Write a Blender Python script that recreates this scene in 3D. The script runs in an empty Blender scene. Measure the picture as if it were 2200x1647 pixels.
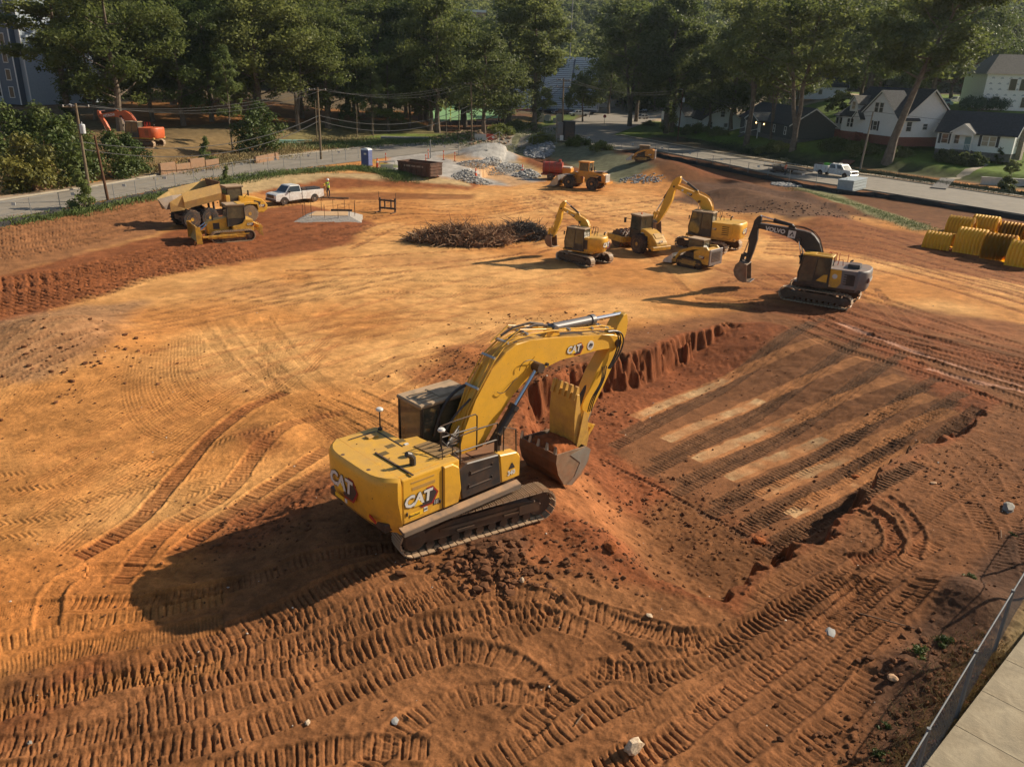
import bpy, bmesh, math, random
import numpy as np
from mathutils import Vector, Matrix, Euler
PI = math.pi
S = bpy.context.scene
COL = S.collection
# ---------------------------------------------------------------- camera
FPX, PITCH, ROLL, CAMH = 1700.0, math.radians(21.6), math.radians(1.7), 13.5
cam = bpy.data.cameras.new('camera'); cam_ob = bpy.data.objects.new('camera', cam); COL.objects.link(cam_ob)
cam.sensor_fit = 'HORIZONTAL'; cam.sensor_width = 36.0; cam.lens = 36.0 * FPX / 2200.0
cam.clip_start = 0.2; cam.clip_end = 6000
_fw = Vector((0, math.cos(PITCH), -math.sin(PITCH))); _up = Vector((0, math.sin(PITCH), math.cos(PITCH))); _rt = Vector((1, 0, 0))
_rt2 = _rt * math.cos(ROLL) + _up * math.sin(ROLL); _up2 = _up * math.cos(ROLL) - _rt * math.sin(ROLL)
cam_ob.matrix_world = Matrix(((_rt2.x, _up2.x, -_fw.x, 0), (_rt2.y, _up2.y, -_fw.y, 0), (_rt2.z, _up2.z, -_fw.z, CAMH), (0, 0, 0, 1)))
S.camera = cam_ob
# ---------------------------------------------------------------- world and sun
SUN_AZ, SUN_EL = math.radians(25), math.radians(30)      # azimuth measured from +X towards +Y
w = bpy.data.worlds.new('World'); S.world = w; w.use_nodes = True
nt = w.node_tree; nt.nodes.clear()
sk = nt.nodes.new('ShaderNodeTexSky'); sk.sky_type = 'NISHITA'; sk.sun_disc = False
sk.sun_elevation = SUN_EL; sk.sun_rotation = math.radians(90) - SUN_AZ
sk.altitude = 200; sk.air_density = 1.2; sk.dust_density = 1.2
bg = nt.nodes.new('ShaderNodeBackground'); bg.inputs['Strength'].default_value = 0.062
ow = nt.nodes.new('ShaderNodeOutputWorld'); nt.links.new(sk.outputs[0], bg.inputs[0]); nt.links.new(bg.outputs[0], ow.inputs[0])
sun = bpy.data.lights.new('sun', 'SUN'); sun.energy = 5.0; sun.angle = math.radians(0.6); sun.color = (1.0, 0.87, 0.68)
sun_ob = bpy.data.objects.new('sun', sun); COL.objects.link(sun_ob)
_sd = Vector((math.cos(SUN_EL) * math.cos(SUN_AZ), math.cos(SUN_EL) * math.sin(SUN_AZ), math.sin(SUN_EL)))
sun_ob.rotation_euler = _sd.to_track_quat('Z', 'Y').to_euler(); sun_ob.location = _sd * 60
S.view_settings.view_transform = 'Standard'; S.view_settings.look = 'None'; S.view_settings.gamma = 1
S.view_settings.exposure = 0.52; S.view_settings.use_curve_mapping = False
S.render.engine = 'CYCLES'
try:
    S.cycles.use_denoising = True; S.cycles.max_bounces = 6; S.cycles.transparent_max_bounces = 12
    S.cycles.volume_bounces = 0; S.cycles.diffuse_bounces = 3; S.cycles.volume_step_rate = 4
except Exception: pass
# ---------------------------------------------------------------- materials
MATS = {}
def mat(name, col, rough=0.6, metal=0.0, spec=0.4, var=0.12, vscale=3.0, dust=0.0, dustcol=(0.36, 0.17, 0.07), bump=0.0, bscale=30.0,
        topdust=0.0, trans=0.0, mud=0.0, vcol=False, emit=None, coat=0.0, alpha=1.0, wave=None):
    if name in MATS: return MATS[name]
    m = bpy.data.materials.new(name); m.use_nodes = True; t = m.node_tree; N, L = t.nodes, t.links
    b = N['Principled BSDF']; b.inputs['Roughness'].default_value = rough; b.inputs['Metallic'].default_value = metal
    b.inputs['Specular IOR Level'].default_value = spec
    if coat: b.inputs['Coat Weight'].default_value = coat
    if trans: b.inputs['Transmission Weight'].default_value = trans
    tc = N.new('ShaderNodeTexCoord')
    def noise(sc, det=4, ro=0.6, src='Object'):
        n = N.new('ShaderNodeTexNoise'); n.inputs['Scale'].default_value = sc; n.inputs['Detail'].default_value = det
        n.inputs['Roughness'].default_value = ro; L.new(tc.outputs[src], n.inputs['Vector']); return n
    def ramp(fac, a, bb, ca=(0, 0, 0, 1), cb=(1, 1, 1, 1)):
        r = N.new('ShaderNodeMapRange'); r.inputs[1].default_value = a; r.inputs[2].default_value = bb
        L.new(fac, r.inputs[0]); return r.outputs[0]
    def mix(fac, A, B, mode='MIX'):
        x = N.new('ShaderNodeMix'); x.data_type = 'RGBA'; x.blend_type = mode
        for sock, v in ((x.inputs[0], fac), (x.inputs[6], A), (x.inputs[7], B)):
            if isinstance(v, bpy.types.NodeSocket): L.new(v, sock)
            elif isinstance(v, (int, float)): sock.default_value = v
            else: sock.default_value = (*v[:3], 1)
        return x.outputs[2]
    if vcol:
        a = N.new('ShaderNodeAttribute'); a.attribute_name = 'Col'; base = a.outputs['Color']
    else: base = tuple(col) + (1,)
    if var:
        n = noise(vscale); f = ramp(n.outputs[0], 0.3, 0.7)
        g = N.new('ShaderNodeMapRange'); L.new(f, g.inputs[0]); g.inputs[3].default_value = 1 - var; g.inputs[4].default_value = 1 + var
        cmb = N.new('ShaderNodeCombineXYZ'); [L.new(g.outputs[0], cmb.inputs[i]) for i in range(3)]
        base = mix(1.0, base, cmb.outputs[0], 'MULTIPLY')
    if dust or topdust:
        n2 = noise(1.7 if dust < .5 else 1.1, 6, 0.65); f2 = ramp(n2.outputs[0], 0.42, 0.72)
        mu = N.new('ShaderNodeMath'); mu.operation = 'MULTIPLY'; L.new(f2, mu.inputs[0]); mu.inputs[1].default_value = dust
        fac = mu.outputs[0]
        if topdust:
            ge = N.new('ShaderNodeNewGeometry'); sp = N.new('ShaderNodeSeparateXYZ'); L.new(ge.outputs['Normal'], sp.inputs[0])
            tp = ramp(sp.outputs[2], 0.55, 0.95)
            n3 = noise(2.6, 5, 0.6); f3 = ramp(n3.outputs[0], 0.25, 0.6)
            m3 = N.new('ShaderNodeMath'); m3.operation = 'MULTIPLY'; L.new(tp, m3.inputs[0]); L.new(f3, m3.inputs[1])
            m4 = N.new('ShaderNodeMath'); m4.operation = 'MULTIPLY_ADD'; L.new(m3.outputs[0], m4.inputs[0]); m4.inputs[1].default_value = topdust; L.new(fac, m4.inputs[2]); m4.use_clamp = True
            fac = m4.outputs[0]
        base = mix(fac, base, dustcol)
    if mud:
        so = N.new('ShaderNodeSeparateXYZ'); L.new(tc.outputs['Object'], so.inputs[0]); hz = N.new('ShaderNodeMapRange'); hz.inputs[1].default_value = 2.3; hz.inputs[2].default_value = .7; L.new(so.outputs[2], hz.inputs[0])
        n5 = noise(3.5, 8, .7); m5 = N.new('ShaderNodeMath'); m5.operation = 'MULTIPLY'; L.new(ramp(n5.outputs[0], .38, .66), m5.inputs[0]); L.new(hz.outputs[0], m5.inputs[1]); m6 = N.new('ShaderNodeMath'); m6.operation = 'MULTIPLY'; L.new(m5.outputs[0], m6.inputs[0]); m6.inputs[1].default_value = mud; m6.use_clamp = True
        base = mix(m6.outputs[0], base, (.26, .12, .05)); n6 = noise(26, 3, .5); base = mix(ramp(n6.outputs[0], .66, .74), base, (.30, .16, .07)) if mud > .5 else base
    if wave:
        wv = N.new('ShaderNodeTexWave'); wv.bands_direction = wave[0]; wv.inputs['Scale'].default_value = wave[1]; wv.inputs['Distortion'].default_value = 0.0
        wv.wave_profile = 'SAW'; L.new(tc.outputs['Object'], wv.inputs['Vector'])
    if isinstance(base, bpy.types.NodeSocket): L.new(base, b.inputs['Base Color'])
    else: b.inputs['Base Color'].default_value = base
    if vcol:
        g1 = noise(22, 4, .7); g2 = N.new('ShaderNodeMapRange'); L.new(g1.outputs[0], g2.inputs[0]); g2.inputs[1].default_value = .3; g2.inputs[2].default_value = .7; g2.inputs[3].default_value = .72; g2.inputs[4].default_value = 1.25; cg = N.new('ShaderNodeCombineXYZ'); [L.new(g2.outputs[0], cg.inputs[i]) for i in range(3)]; old = b.inputs['Base Color'].links[0].from_socket; L.new(mix(1.0, old, cg.outputs[0], 'MULTIPLY'), b.inputs['Base Color'])
    if bump or wave:
        bp = N.new('ShaderNodeBump'); bp.inputs['Strength'].default_value = bump or .5; bp.inputs['Distance'].default_value = 0.03
        L.new((noise(bscale, 6, 0.7).outputs[0] if not wave else wv.outputs[1]), bp.inputs['Height']); L.new(bp.outputs[0], b.inputs['Normal'])
    if emit: b.inputs['Emission Color'].default_value = (*emit[:3], 1); b.inputs['Emission Strength'].default_value = emit[3]
    MATS[name] = m; return m
DUST = (0.42, 0.22, 0.10)
YEL = mat('machine_yellow', (0.72, 0.385, 0.035), 0.42, dust=0.22, dustcol=(.45, .27, .10), mud=0.75, topdust=0.45, var=0.06, spec=0.5)
YELD = mat('machine_yellow_dusty', (0.62, 0.36, 0.06), 0.6, mud=.9, dust=0.55, dustcol=DUST, topdust=0.5, var=0.1)
ORY = mat('loader_orange', (0.72, 0.30, 0.03), 0.5, mud=.8, dust=0.4, dustcol=DUST, topdust=0.5, var=0.08)
BLK = mat('machine_black', (0.028, 0.027, 0.028), 0.45, mud=.45, dust=0.10, dustcol=DUST, topdust=0.25, var=0.1)
CABB = mat('cab_black', (0.03, 0.028, 0.026), 0.4, dust=0.10, dustcol=DUST, topdust=0.3)
CABTOP = mat('cab_roof_dusty', (0.20, 0.145, 0.09), 0.75, dust=0.6, dustcol=(0.44, 0.30, 0.18), topdust=0.95)
STL = mat('track_steel', (0.085, 0.06, 0.045), 0.55, metal=0.25, dust=0.5, dustcol=(0.26, 0.13, 0.06), topdust=0.25)
SHOE = mat('track_shoe_steel', (0.40, 0.29, 0.19), 0.6, metal=0.0, dust=0.6, dustcol=(0.40, 0.23, 0.12), var=0.2)
BARE = mat('bare_steel', (0.38, 0.36, 0.33), 0.35, metal=0.7, dust=0.5, dustcol=(0.34, 0.2, 0.11))
CHR = mat('chrome_rod', (0.75, 0.75, 0.75), 0.15, metal=1.0, var=0)
GRY = mat('machine_grey', (0.16, 0.16, 0.165), 0.5, mud=.5, dust=0.2, dustcol=DUST, topdust=0.4)
GLS = mat('cab_glass', (0.045, 0.05, 0.04), 0.06, spec=0.8, var=0.3, dust=0.45, vscale=2, dustcol=(0.20, 0.16, 0.09))
RUB = mat('tyre_rubber', (0.035, 0.03, 0.028), 0.85, dust=0.6, dustcol=(0.28, 0.15, 0.08))
RED = mat('red_paint', (0.45, 0.03, 0.02), 0.5)
WHT = mat('white_paint', (0.72, 0.72, 0.70), 0.35, mud=.45, var=0.04, coat=0.3)
SOIL = mat('loose_soil', (0.30, 0.095, 0.032), 0.95, spec=0.1, var=0.35, vscale=5, bump=0.6, bscale=14)
def leafmat(name, c, c2, tr=.25):
    m = bpy.data.materials.new(name); m.use_nodes = True; t = m.node_tree; N, L = t.nodes, t.links; b = N['Principled BSDF']; b.inputs['Roughness'].default_value = .55; b.inputs['Specular IOR Level'].default_value = .25
    at_ = N.new('ShaderNodeAttribute'); at_.attribute_name = 'Col'; sp = N.new('ShaderNodeSeparateColor'); L.new(at_.outputs[0], sp.inputs[0]); oi = N.new('ShaderNodeObjectInfo')
    mx = N.new('ShaderNodeMix'); mx.data_type = 'RGBA'; mx.inputs[6].default_value = (*c, 1); mx.inputs[7].default_value = (*c2, 1); ad = N.new('ShaderNodeMath'); ad.operation = 'MULTIPLY_ADD'; L.new(oi.outputs['Random'], ad.inputs[0]); ad.inputs[1].default_value = .9; L.new(sp.outputs[0], ad.inputs[2]); sb = N.new('ShaderNodeMath'); sb.operation = 'SUBTRACT'; L.new(ad.outputs[0], sb.inputs[0]); sb.inputs[1].default_value = .42; sb.use_clamp = True; L.new(sb.outputs[0], mx.inputs[0])
    L.new(mx.outputs[2], b.inputs['Base Color']); tl = N.new('ShaderNodeBsdfTranslucent'); L.new(mx.outputs[2], tl.inputs[0]); ms = N.new('ShaderNodeMixShader'); ms.inputs[0].default_value = tr; L.new(b.outputs[0], ms.inputs[1]); L.new(tl.outputs[0], ms.inputs[2]); L.new(ms.outputs[0], N['Material Output'].inputs[0]); return m
# ---------------------------------------------------------------- mesh helpers
def link_mesh(name, me, m, parent=None, smooth=False):
    o = bpy.data.objects.new(name, me); COL.objects.link(o)
    if m is not None and len(me.materials) == 0: me.materials.append(m)
    if smooth:
        me.polygons.foreach_set('use_smooth', [True] * len(me.polygons))
    if parent is not None: o.parent = parent
    return o
class MB:
    """collects shapes, then links them as one mesh object"""
    def __init__(s): s.bm = bmesh.new()
    def _add(s, vs, fs, M=None):
        b = s.bm; v = [b.verts.new((M @ Vector(p)) if M is not None else p) for p in vs]
        for f in fs:
            try: b.faces.new([v[i] for i in f])
            except ValueError: pass
        return v
    def box(s, c, d, rot=None, bev=0.0, taper=(1, 1), shear=0.0):
        x, y, z = d[0] / 2, d[1] / 2, d[2] / 2; tx, ty = taper
        vs = [(-x, -y, -z), (x, -y, -z), (x, y, -z), (-x, y, -z), (-x * tx + shear, -y * ty, z), (x * tx + shear, -y * ty, z), (x * tx + shear, y * ty, z), (-x * tx + shear, y * ty, z)]
        M = Matrix.Translation(c) @ (Euler(rot).to_matrix().to_4x4() if rot else Matrix.Identity(4))
        v = s._add(vs, [(3, 2, 1, 0), (4, 5, 6, 7), (0, 1, 5, 4), (1, 2, 6, 5), (2, 3, 7, 6), (3, 0, 4, 7)], M)
        if bev:
            es = {e for q in v for e in q.link_edges}
            bmesh.ops.bevel(s.bm, geom=list(es), offset=bev, segments=2 if bev > .04 else 1, affect='EDGES', profile=0.6)
        return s
    def prism(s, pts, y0, y1, axis='y', bev=0.0, M=None):
        """polygon pts (a, b) extruded from y0 to y1; axis y: (x,z) profile, z: (x,y), x: (y,z)"""
        def P(p, t):
            return (p[0], t, p[1]) if axis == 'y' else ((p[0], p[1], t) if axis == 'z' else (t, p[0], p[1]))
        n = len(pts); vs = [P(p, y0) for p in pts] + [P(p, y1) for p in pts]
        fs = [tuple(range(n - 1, -1, -1)), tuple(range(n, 2 * n))] + [(i, (i + 1) % n, n + (i + 1) % n, n + i) for i in range(n)]
        v = s._add(vs, fs, M)
        if bev:
            es = {e for q in v for e in q.link_edges}
            bmesh.ops.bevel(s.bm, geom=list(es), offset=bev, segments=2 if bev > .04 else 1, affect='EDGES', profile=0.6)
        return s
    def cyl(s, a, b, r, n=12, r2=None, cap=True):
        a, b = Vector(a), Vector(b); d = (b - a).normalized(); u = d.orthogonal().normalized(); v = d.cross(u); r2 = r if r2 is None else r2
        vs = [a + (u * math.cos(2 * PI * i / n) + v * math.sin(2 * PI * i / n)) * r for i in range(n)] + [b + (u * math.cos(2 * PI * i / n) + v * math.sin(2 * PI * i / n)) * r2 for i in range(n)]
        fs = [(i, (i + 1) % n, n + (i + 1) % n, n + i) for i in range(n)]
        if cap: fs += [tuple(range(n - 1, -1, -1)), tuple(range(n, 2 * n))]
        s._add(vs, fs); return s
    def tube(s, pts, r, n=6):
        pts = [Vector(p) for p in pts]; rings = []; u = None
        for i, p in enumerate(pts):
            d = (pts[min(i + 1, len(pts) - 1)] - pts[max(i - 1, 0)]).normalized()
            if u is None: u = d.orthogonal().normalized()
            u = (u - d * u.dot(d)).normalized() if (u - d * u.dot(d)).length > 1e-5 else d.orthogonal().normalized()
            v = d.cross(u); rr = r[i] if isinstance(r, (list, tuple)) else r
            rings.append([p + (u * math.cos(2 * PI * k / n) + v * math.sin(2 * PI * k / n)) * rr for k in range(n)])
        vs = [q for g in rings for q in g]; fs = []
        for i in range(len(pts) - 1):
            for k in range(n): fs.append((i * n + k, i * n + (k + 1) % n, (i + 1) * n + (k + 1) % n, (i + 1) * n + k))
        fs += [tuple(range(n - 1, -1, -1)), tuple((len(pts) - 1) * n + k for k in range(n))]
        s._add(vs, fs); return s
    def lathe(s, prof, c, axis='z', n=16):
        """prof (r, h) list revolved round axis through c"""
        vs = []; fs = []
        for r, h in prof:
            for k in range(n):
                a = 2 * PI * k / n; p = (r * math.cos(a), r * math.sin(a), h)
                if axis == 'y': p = (p[0], p[2], p[1])
                if axis == 'x': p = (p[2], p[0], p[1])
                vs.append((p[0] + c[0], p[1] + c[1], p[2] + c[2]))
        for i in range(len(prof) - 1):
            for k in range(n): fs.append((i * n + k, i * n + (k + 1) % n, (i + 1) * n + (k + 1) % n, (i + 1) * n + k))
        fs += [tuple(range(n - 1, -1, -1)), tuple((len(prof) - 1) * n + k for k in range(n))]
        s._add(vs, fs); return s
    def quad(s, a, b, c, d): s._add([a, b, c, d], [(0, 1, 2, 3)]); return s
    def loft(s, rings, cap=True):
        n = len(rings[0]); vs = [p for g in rings for p in g]; fs = []
        for i in range(len(rings) - 1):
            for k in range(n): fs.append((i * n + k, i * n + (k + 1) % n, (i + 1) * n + (k + 1) % n, (i + 1) * n + k))
        if cap: fs += [tuple(range(n - 1, -1, -1)), tuple((len(rings) - 1) * n + k for k in range(n))]
        s._add(vs, fs); return s
    def mesh(s, name):
        bmesh.ops.recalc_face_normals(s.bm, faces=s.bm.faces)
        me = bpy.data.meshes.new(name); s.bm.to_mesh(me); s.bm.free(); return me
    def build(s, name, m, parent=None, smooth=False, label=None, kind=None):
        o = link_mesh(name, s.mesh(name), m, parent, smooth)
        if label: o['label'] = label
        if kind: o['kind'] = kind
        return o
def empty(name, loc=(0, 0, 0), rz=0, label=None, cat=None, group=None, kind=None):
    o = bpy.data.objects.new(name, None); COL.objects.link(o); o.location = loc; o.rotation_euler = (0, 0, rz); o.empty_display_size = .1
    tag(o, label, cat, group, kind); return o
def tag(o, label=None, cat=None, group=None, kind=None):
    for k, v in (('label', label), ('category', cat), ('group', group), ('kind', kind)):
        if v: o[k] = v
    return o
KIDS = {}
def copy_tree(o, parent=None):
    c = o.copy(); COL.objects.link(c)
    if parent is not None: c.parent = parent
    for ch in o.children: copy_tree(ch, c)
    return c
def place(o, loc, rz=None, label=None, group=None, scale=None, cat=None):
    o.location = loc
    if rz is not None: o.rotation_euler = (0, 0, rz)
    if scale is not None: o.scale = (scale,) * 3 if isinstance(scale, (int, float)) else scale
    return tag(o, label, cat, group)
FONT = None
def text_mesh(s, size, ext=0.01, bold=0.0, sx=1.0, shear=0.0):
    cu = bpy.data.curves.new('text', 'FONT'); cu.body = s; cu.size = size; cu.extrude = ext; cu.offset = bold; cu.align_x = 'CENTER'; cu.align_y = 'CENTER'; cu.shear = shear
    cu.resolution_u = 2
    o = bpy.data.objects.new('text', cu); COL.objects.link(o)
    dg = bpy.context.evaluated_depsgraph_get(); me = bpy.data.meshes.new_from_object(o.evaluated_get(dg))
    bpy.data.objects.remove(o); me.transform(Matrix.Diagonal((sx, 1, 1, 1))); me.materials.clear(); return me
def put_text(name, s, size, m, M, parent, ext=0.008, bold=0.0, sx=1.0, shear=0.0):
    me = text_mesh(s, size, ext, bold, sx, shear); me.transform(M); return link_mesh(name, me, m, parent)
def frame(o, x, n):
    """matrix with local x along x, local z along the outward normal n"""
    x = Vector(x).normalized(); n = Vector(n).normalized(); y = n.cross(x)
    return Matrix(((x.x, y.x, n.x, o[0]), (x.y, y.y, n.y, o[1]), (x.z, y.z, n.z, o[2]), (0, 0, 0, 1)))
# ---------------------------------------------------------------- ground shape
def ray(x, y):
    a = (x - 1100) / FPX; b = -(y - 823.5) / FPX; c, s = math.cos(ROLL), math.sin(ROLL)
    a2 = a * c - b * s; b2 = b * c + a * s
    return np.array([a2, math.cos(PITCH) + b2 * math.sin(PITCH), b2 * math.cos(PITCH) - math.sin(PITCH)])
def _hash(ix, iy, seed):
    h = (ix.astype(np.int64) * 374761393 + iy.astype(np.int64) * 668265263 + seed * 1442695041) & 0x7fffffff
    h = ((h ^ (h >> 13)) * 1274126177) & 0x7fffffff
    return ((h ^ (h >> 16)) & 0xffff) / 65535.0
def vnoise(x, y, seed=0):
    fx, fy = np.floor(x), np.floor(y); tx, ty = x - fx, y - fy; tx = tx * tx * (3 - 2 * tx); ty = ty * ty * (3 - 2 * ty)
    a, b, c, d = _hash(fx, fy, seed), _hash(fx + 1, fy, seed), _hash(fx, fy + 1, seed), _hash(fx + 1, fy + 1, seed)
    return (a + (b - a) * tx) * (1 - ty) + (c + (d - c) * tx) * ty
def fbm(x, y, sc, octv=4, seed=0, gain=0.5):
    x = np.asarray(x, float); y = np.asarray(y, float); r = 0; am = 1; tot = 0; f = 1.0 / sc
    for i in range(octv):
        r = r + am * vnoise(x * f + 17.3 * i, y * f - 9.1 * i, seed + i); tot += am; am *= gain; f *= 2.03
    return r / tot - 0.5
def sstep(a, b, x):
    t = np.clip((x - a) / (b - a), 0, 1); return t * t * (3 - 2 * t)
def seg_dist(x, y, a, b):
    dx, dy = b[0] - a[0], b[1] - a[1]; L2 = dx * dx + dy * dy + 1e-9
    t = np.clip(((x - a[0]) * dx + (y - a[1]) * dy) / L2, 0, 1)
    return np.hypot(x - a[0] - t * dx, y - a[1] - t * dy), t
def inside(x, y, poly):
    r = np.zeros(np.shape(x), bool); n = len(poly)
    for i in range(n):
        (x0, y0), (x1, y1) = poly[i], poly[(i + 1) % n]
        if y0 == y1: continue
        c = ((y0 > y) != (y1 > y)) & (x < (x1 - x0) * (y - y0) / (y1 - y0) + x0); r ^= c
    return r
def sdist(x, y, poly):
    d = np.full(np.shape(x), 1e9)
    for i in range(len(poly)): d = np.minimum(d, seg_dist(x, y, poly[i], poly[(i + 1) % len(poly)])[0])
    return np.where(inside(x, y, poly), d, -d)
def line_dist(x, y, pl):
    d = np.full(np.shape(x), 1e9)
    for i in range(len(pl) - 1): d = np.minimum(d, seg_dist(x, y, pl[i], pl[i + 1])[0])
    return d
def base_z(x, y):
    return 0.6 * (1 - sstep(30, 50, y))
def G0(px, py, fn=base_z):
    d = ray(px, py)
    if fn is base_z:
        z = 0.0
        for _ in range(24):
            t = (z - CAMH) / d[2]; p = d * t; z = z * 0.5 + float(fn(np.array([p[0]]), np.array([p[1]]))[0]) * 0.5
        return float(p[0]), float(p[1])
    t = 9.0 * (1500 / 9.0) ** (np.arange(900) / 899.0); zz = CAMH + t * d[2]; gg = fn(t * d[0], t * d[1]); k = int(np.argmax(zz <= gg)); k = max(k, 1)
    a0, a1 = zz[k - 1] - gg[k - 1], zz[k] - gg[k]; f = a0 / (a0 - a1 + 1e-9); tt = t[k - 1] + (t[k] - t[k - 1]) * min(max(f, 0), 1)
    return float(d[0] * tt), float(d[1] * tt)
def PX(pts, fn=base_z): return [G0(a, b, fn) for a, b in pts]
PIT_PX = [(1095, 835), (1200, 790), (1340, 758), (1450, 716), (1560, 693), (1645, 690), (1900, 745), (2160, 862), (2085, 925), (1985, 962),
          (1905, 1008), (1872, 1072), (1800, 1150), (1700, 1195), (1640, 1250), (1592, 1315), (1480, 1285), (1330, 1235), (1240, 1190), (1160, 1120), (1120, 960)]
PIT_W = [0.8, 0.8, 0.75, 0.75, 0.8, 9.0, 11.0, 0.5, 0.45, 0.45, 0.45, 0.5, 0.6, 0.7, 0.7, 1.2, 1.6, 4.0, 4.5, 4.5, 1.2]
PIT = PX(PIT_PX)
EMB_LO = PX([(-500, 640), (0, 588), (200, 545), (330, 500), (400, 470), (560, 423), (640, 414), (800, 411), (1010, 416), (1045, 392)])
EMB_HI = PX([(1010, 388), (800, 400), (640, 398), (560, 400), (400, 408), (200, 448), (0, 480), (-500, 560)])
PAD = (-1.6, 20.6)
def ridge(x, y, pl, w, h):
    return h * np.exp(-(line_dist(x, y, pl) / w) ** 2)
RID1 = PX([(1020, 352), (1090, 345), (1160, 362), (1215, 372)]); RID2 = PX([(1010, 322), (1100, 318), (1190, 322)]); RID3 = PX([(1185, 328), (1290, 350), (1380, 368), (1425, 385)])
BASIN = PX([(1110, 344), (1190, 346), (1250, 366), (1300, 392), (1230, 394), (1160, 366)])
BROW = PX([(1430, 385), (1560, 395), (1700, 425), (1850, 455), (2010, 500)])
_lf = PX([(1440, 268), (1470, 292), (1560, 318), (1700, 345), (1880, 362), (2200, 402), (2500, 440)]); LAWN = _lf + [(200, 140), (200, 420), (60, 420), (_lf[0][0] + 5, 300)]
LBANK = PX([(-400, 420), (240, 388), (480, 345), (640, 318), (820, 300), (950, 285), (950, 240), (500, 225), (-400, 260)])
HEAPS = [(G0(1035, 352), 4.2, 1.0), (G0(1075, 350), 3.0, 1.2), (G0(1012, 388), 2.0, .7), (G0(1135, 375), 1.5, .6), (G0(1075, 1215), .9, .26), (G0(1300, 1165), 1.1, .22),
         (G0(60, 745), 4.5, .7), (G0(150, 720), 3.0, .5), (G0(600, 925), 1.2, .18), (G0(990, 760), 1.0, .22), (G0(510, 950), 1.0, .2), (G0(1680, 450), 5.0, 1.0), (G0(1600, 428), 5.0, .9), (G0(1760, 480), 4, .7),
         (G0(1560, 425), 3, .5), (G0(1640, 470), 2.5, .5), (G0(1720, 430), 2.5, .6), (G0(1500, 408), 2.5, .4), (G0(1790, 452), 2, .5), (G0(2080, 1290), 1.1, .55), (G0(1960, 1440), 0.9, .3)]
def T(x, y):
    x = np.asarray(x, float); y = np.asarray(y, float)
    z = base_z(x, y)
    z = z + 0.38 * (1 - sstep(3.9, 6.5, np.hypot(x - PAD[0], y - PAD[1])))
    # pit
    m = (x > -3) & (x < 30) & (y > 12) & (y < 60)
    if m.any():
        xs, ys = x[m], y[m]; nz = fbm(xs, ys, 0.9, 3, 5); fct = np.ones(xs.shape); n = len(PIT)
        ins = inside(xs, ys, PIT)
        for i in range(n):
            a, b = PIT[i], PIT[(i + 1) % n]; d, _ = seg_dist(xs, ys, a, b); wv = PIT_W[i]
            ln = math.hypot(b[0] - a[0], b[1] - a[1]); al = ((xs - a[0]) * (b[0] - a[0]) + (ys - a[1]) * (b[1] - a[1])) / ln
            g = 1.0 if i < 5 else 0.45
            al2 = al + 1.4 * vnoise(al * .6, d * 0 + 1.7, 3); jag = (.8 * vnoise(al2 * .45 + i * 7, al * 0 + 3.3, 11) + 1.5 * np.maximum(vnoise(al2 * .9 + d, d * 2.2, 12) - .62, 0) + .3 * vnoise(al2 * 3.3, d * 3.2, 13) - .6) * g + nz * 2.0 + 1.1 * fbm(xs, ys, .45, 3, 8, .7)
            fct = np.minimum(fct, sstep(0, 1, (d + jag * (0.55 if wv < 2 else 0.22) - (0.15 if wv < 2 else 0)) / wv))
        sl = sstep(-1.5, 13, (xs * 0.83 - ys * 0.55 + 14.5) * 1.0)
        z[m] = z[m] - np.where(ins, fct, 0) * 1.65
    # left embankment up to the street level
    dl = line_dist(x, y, EMB_LO); dh = line_dist(x, y, EMB_HI); ins = inside(x, y, EMB_LO + EMB_HI)
    up = sdist(x, y, EMB_HI + [(-900, 60), (-900, 900), (60, 900), G0(1110, 330), G0(1060, 372)]) > 0
    emb = np.where(ins, dl / (dl + dh + 1e-6), np.where(up, 1.0, 0.0))
    z = z + emb * 1.1 * (1 - sstep(-12, 6, x - (y - 100) * .05)) * 1.0
    z = z + ridge(x, y, RID1, 3.2, .8) + ridge(x, y, RID2, 6, 1.8) + ridge(x, y, RID3, 6.5, 2.2)
    z = z - 0.8 * sstep(0, 6, sdist(x, y, BASIN))
    z = z + ridge(x, y, BROW, 3.0, 0.35)
    for (c, r, h) in HEAPS:
        z = z + h * np.exp(-((x - c[0]) ** 2 + (y - c[1]) ** 2) / r ** 2 * 1.4)
    z = z + 1.3 * sstep(0.3, 3.2, sdist(x, y, LAWN)) + 1.5 * sstep(1, 9, sdist(x, y, LBANK))
    z = z + 8.0 * sstep(128, 185, y + x * .12 - 8) * sstep(40, 75, x - (y - 150) * .15) * (1 - .0 * y)
    z = z + 2.4 * sstep(120, 175, y) * sstep(40, 75, -x)
    z = z + 82 * sstep(300, 880, y + 0.15 * np.abs(x)) * sstep(-0.2, 1, fbm(x, y, 260, 2, 77) + .75)
    # gentle undulation on the site, stops at the streets
    z = z + 0.25 * fbm(x, y, 9.0, 2, 3) * (1 - sstep(75, 95, y)) * (1 - sstep(30, 50, np.abs(x)))
    return z
def G(px, py): return G0(px, py, T)
def GP(px, py, dz=0.0):
    x, y = G0(px, py, T); return (x, y, float(T(np.array([x]), np.array([y]))[0]) + dz)
def TZ(x, y): return float(T(np.array([float(x)]), np.array([float(y)]))[0])
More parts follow.
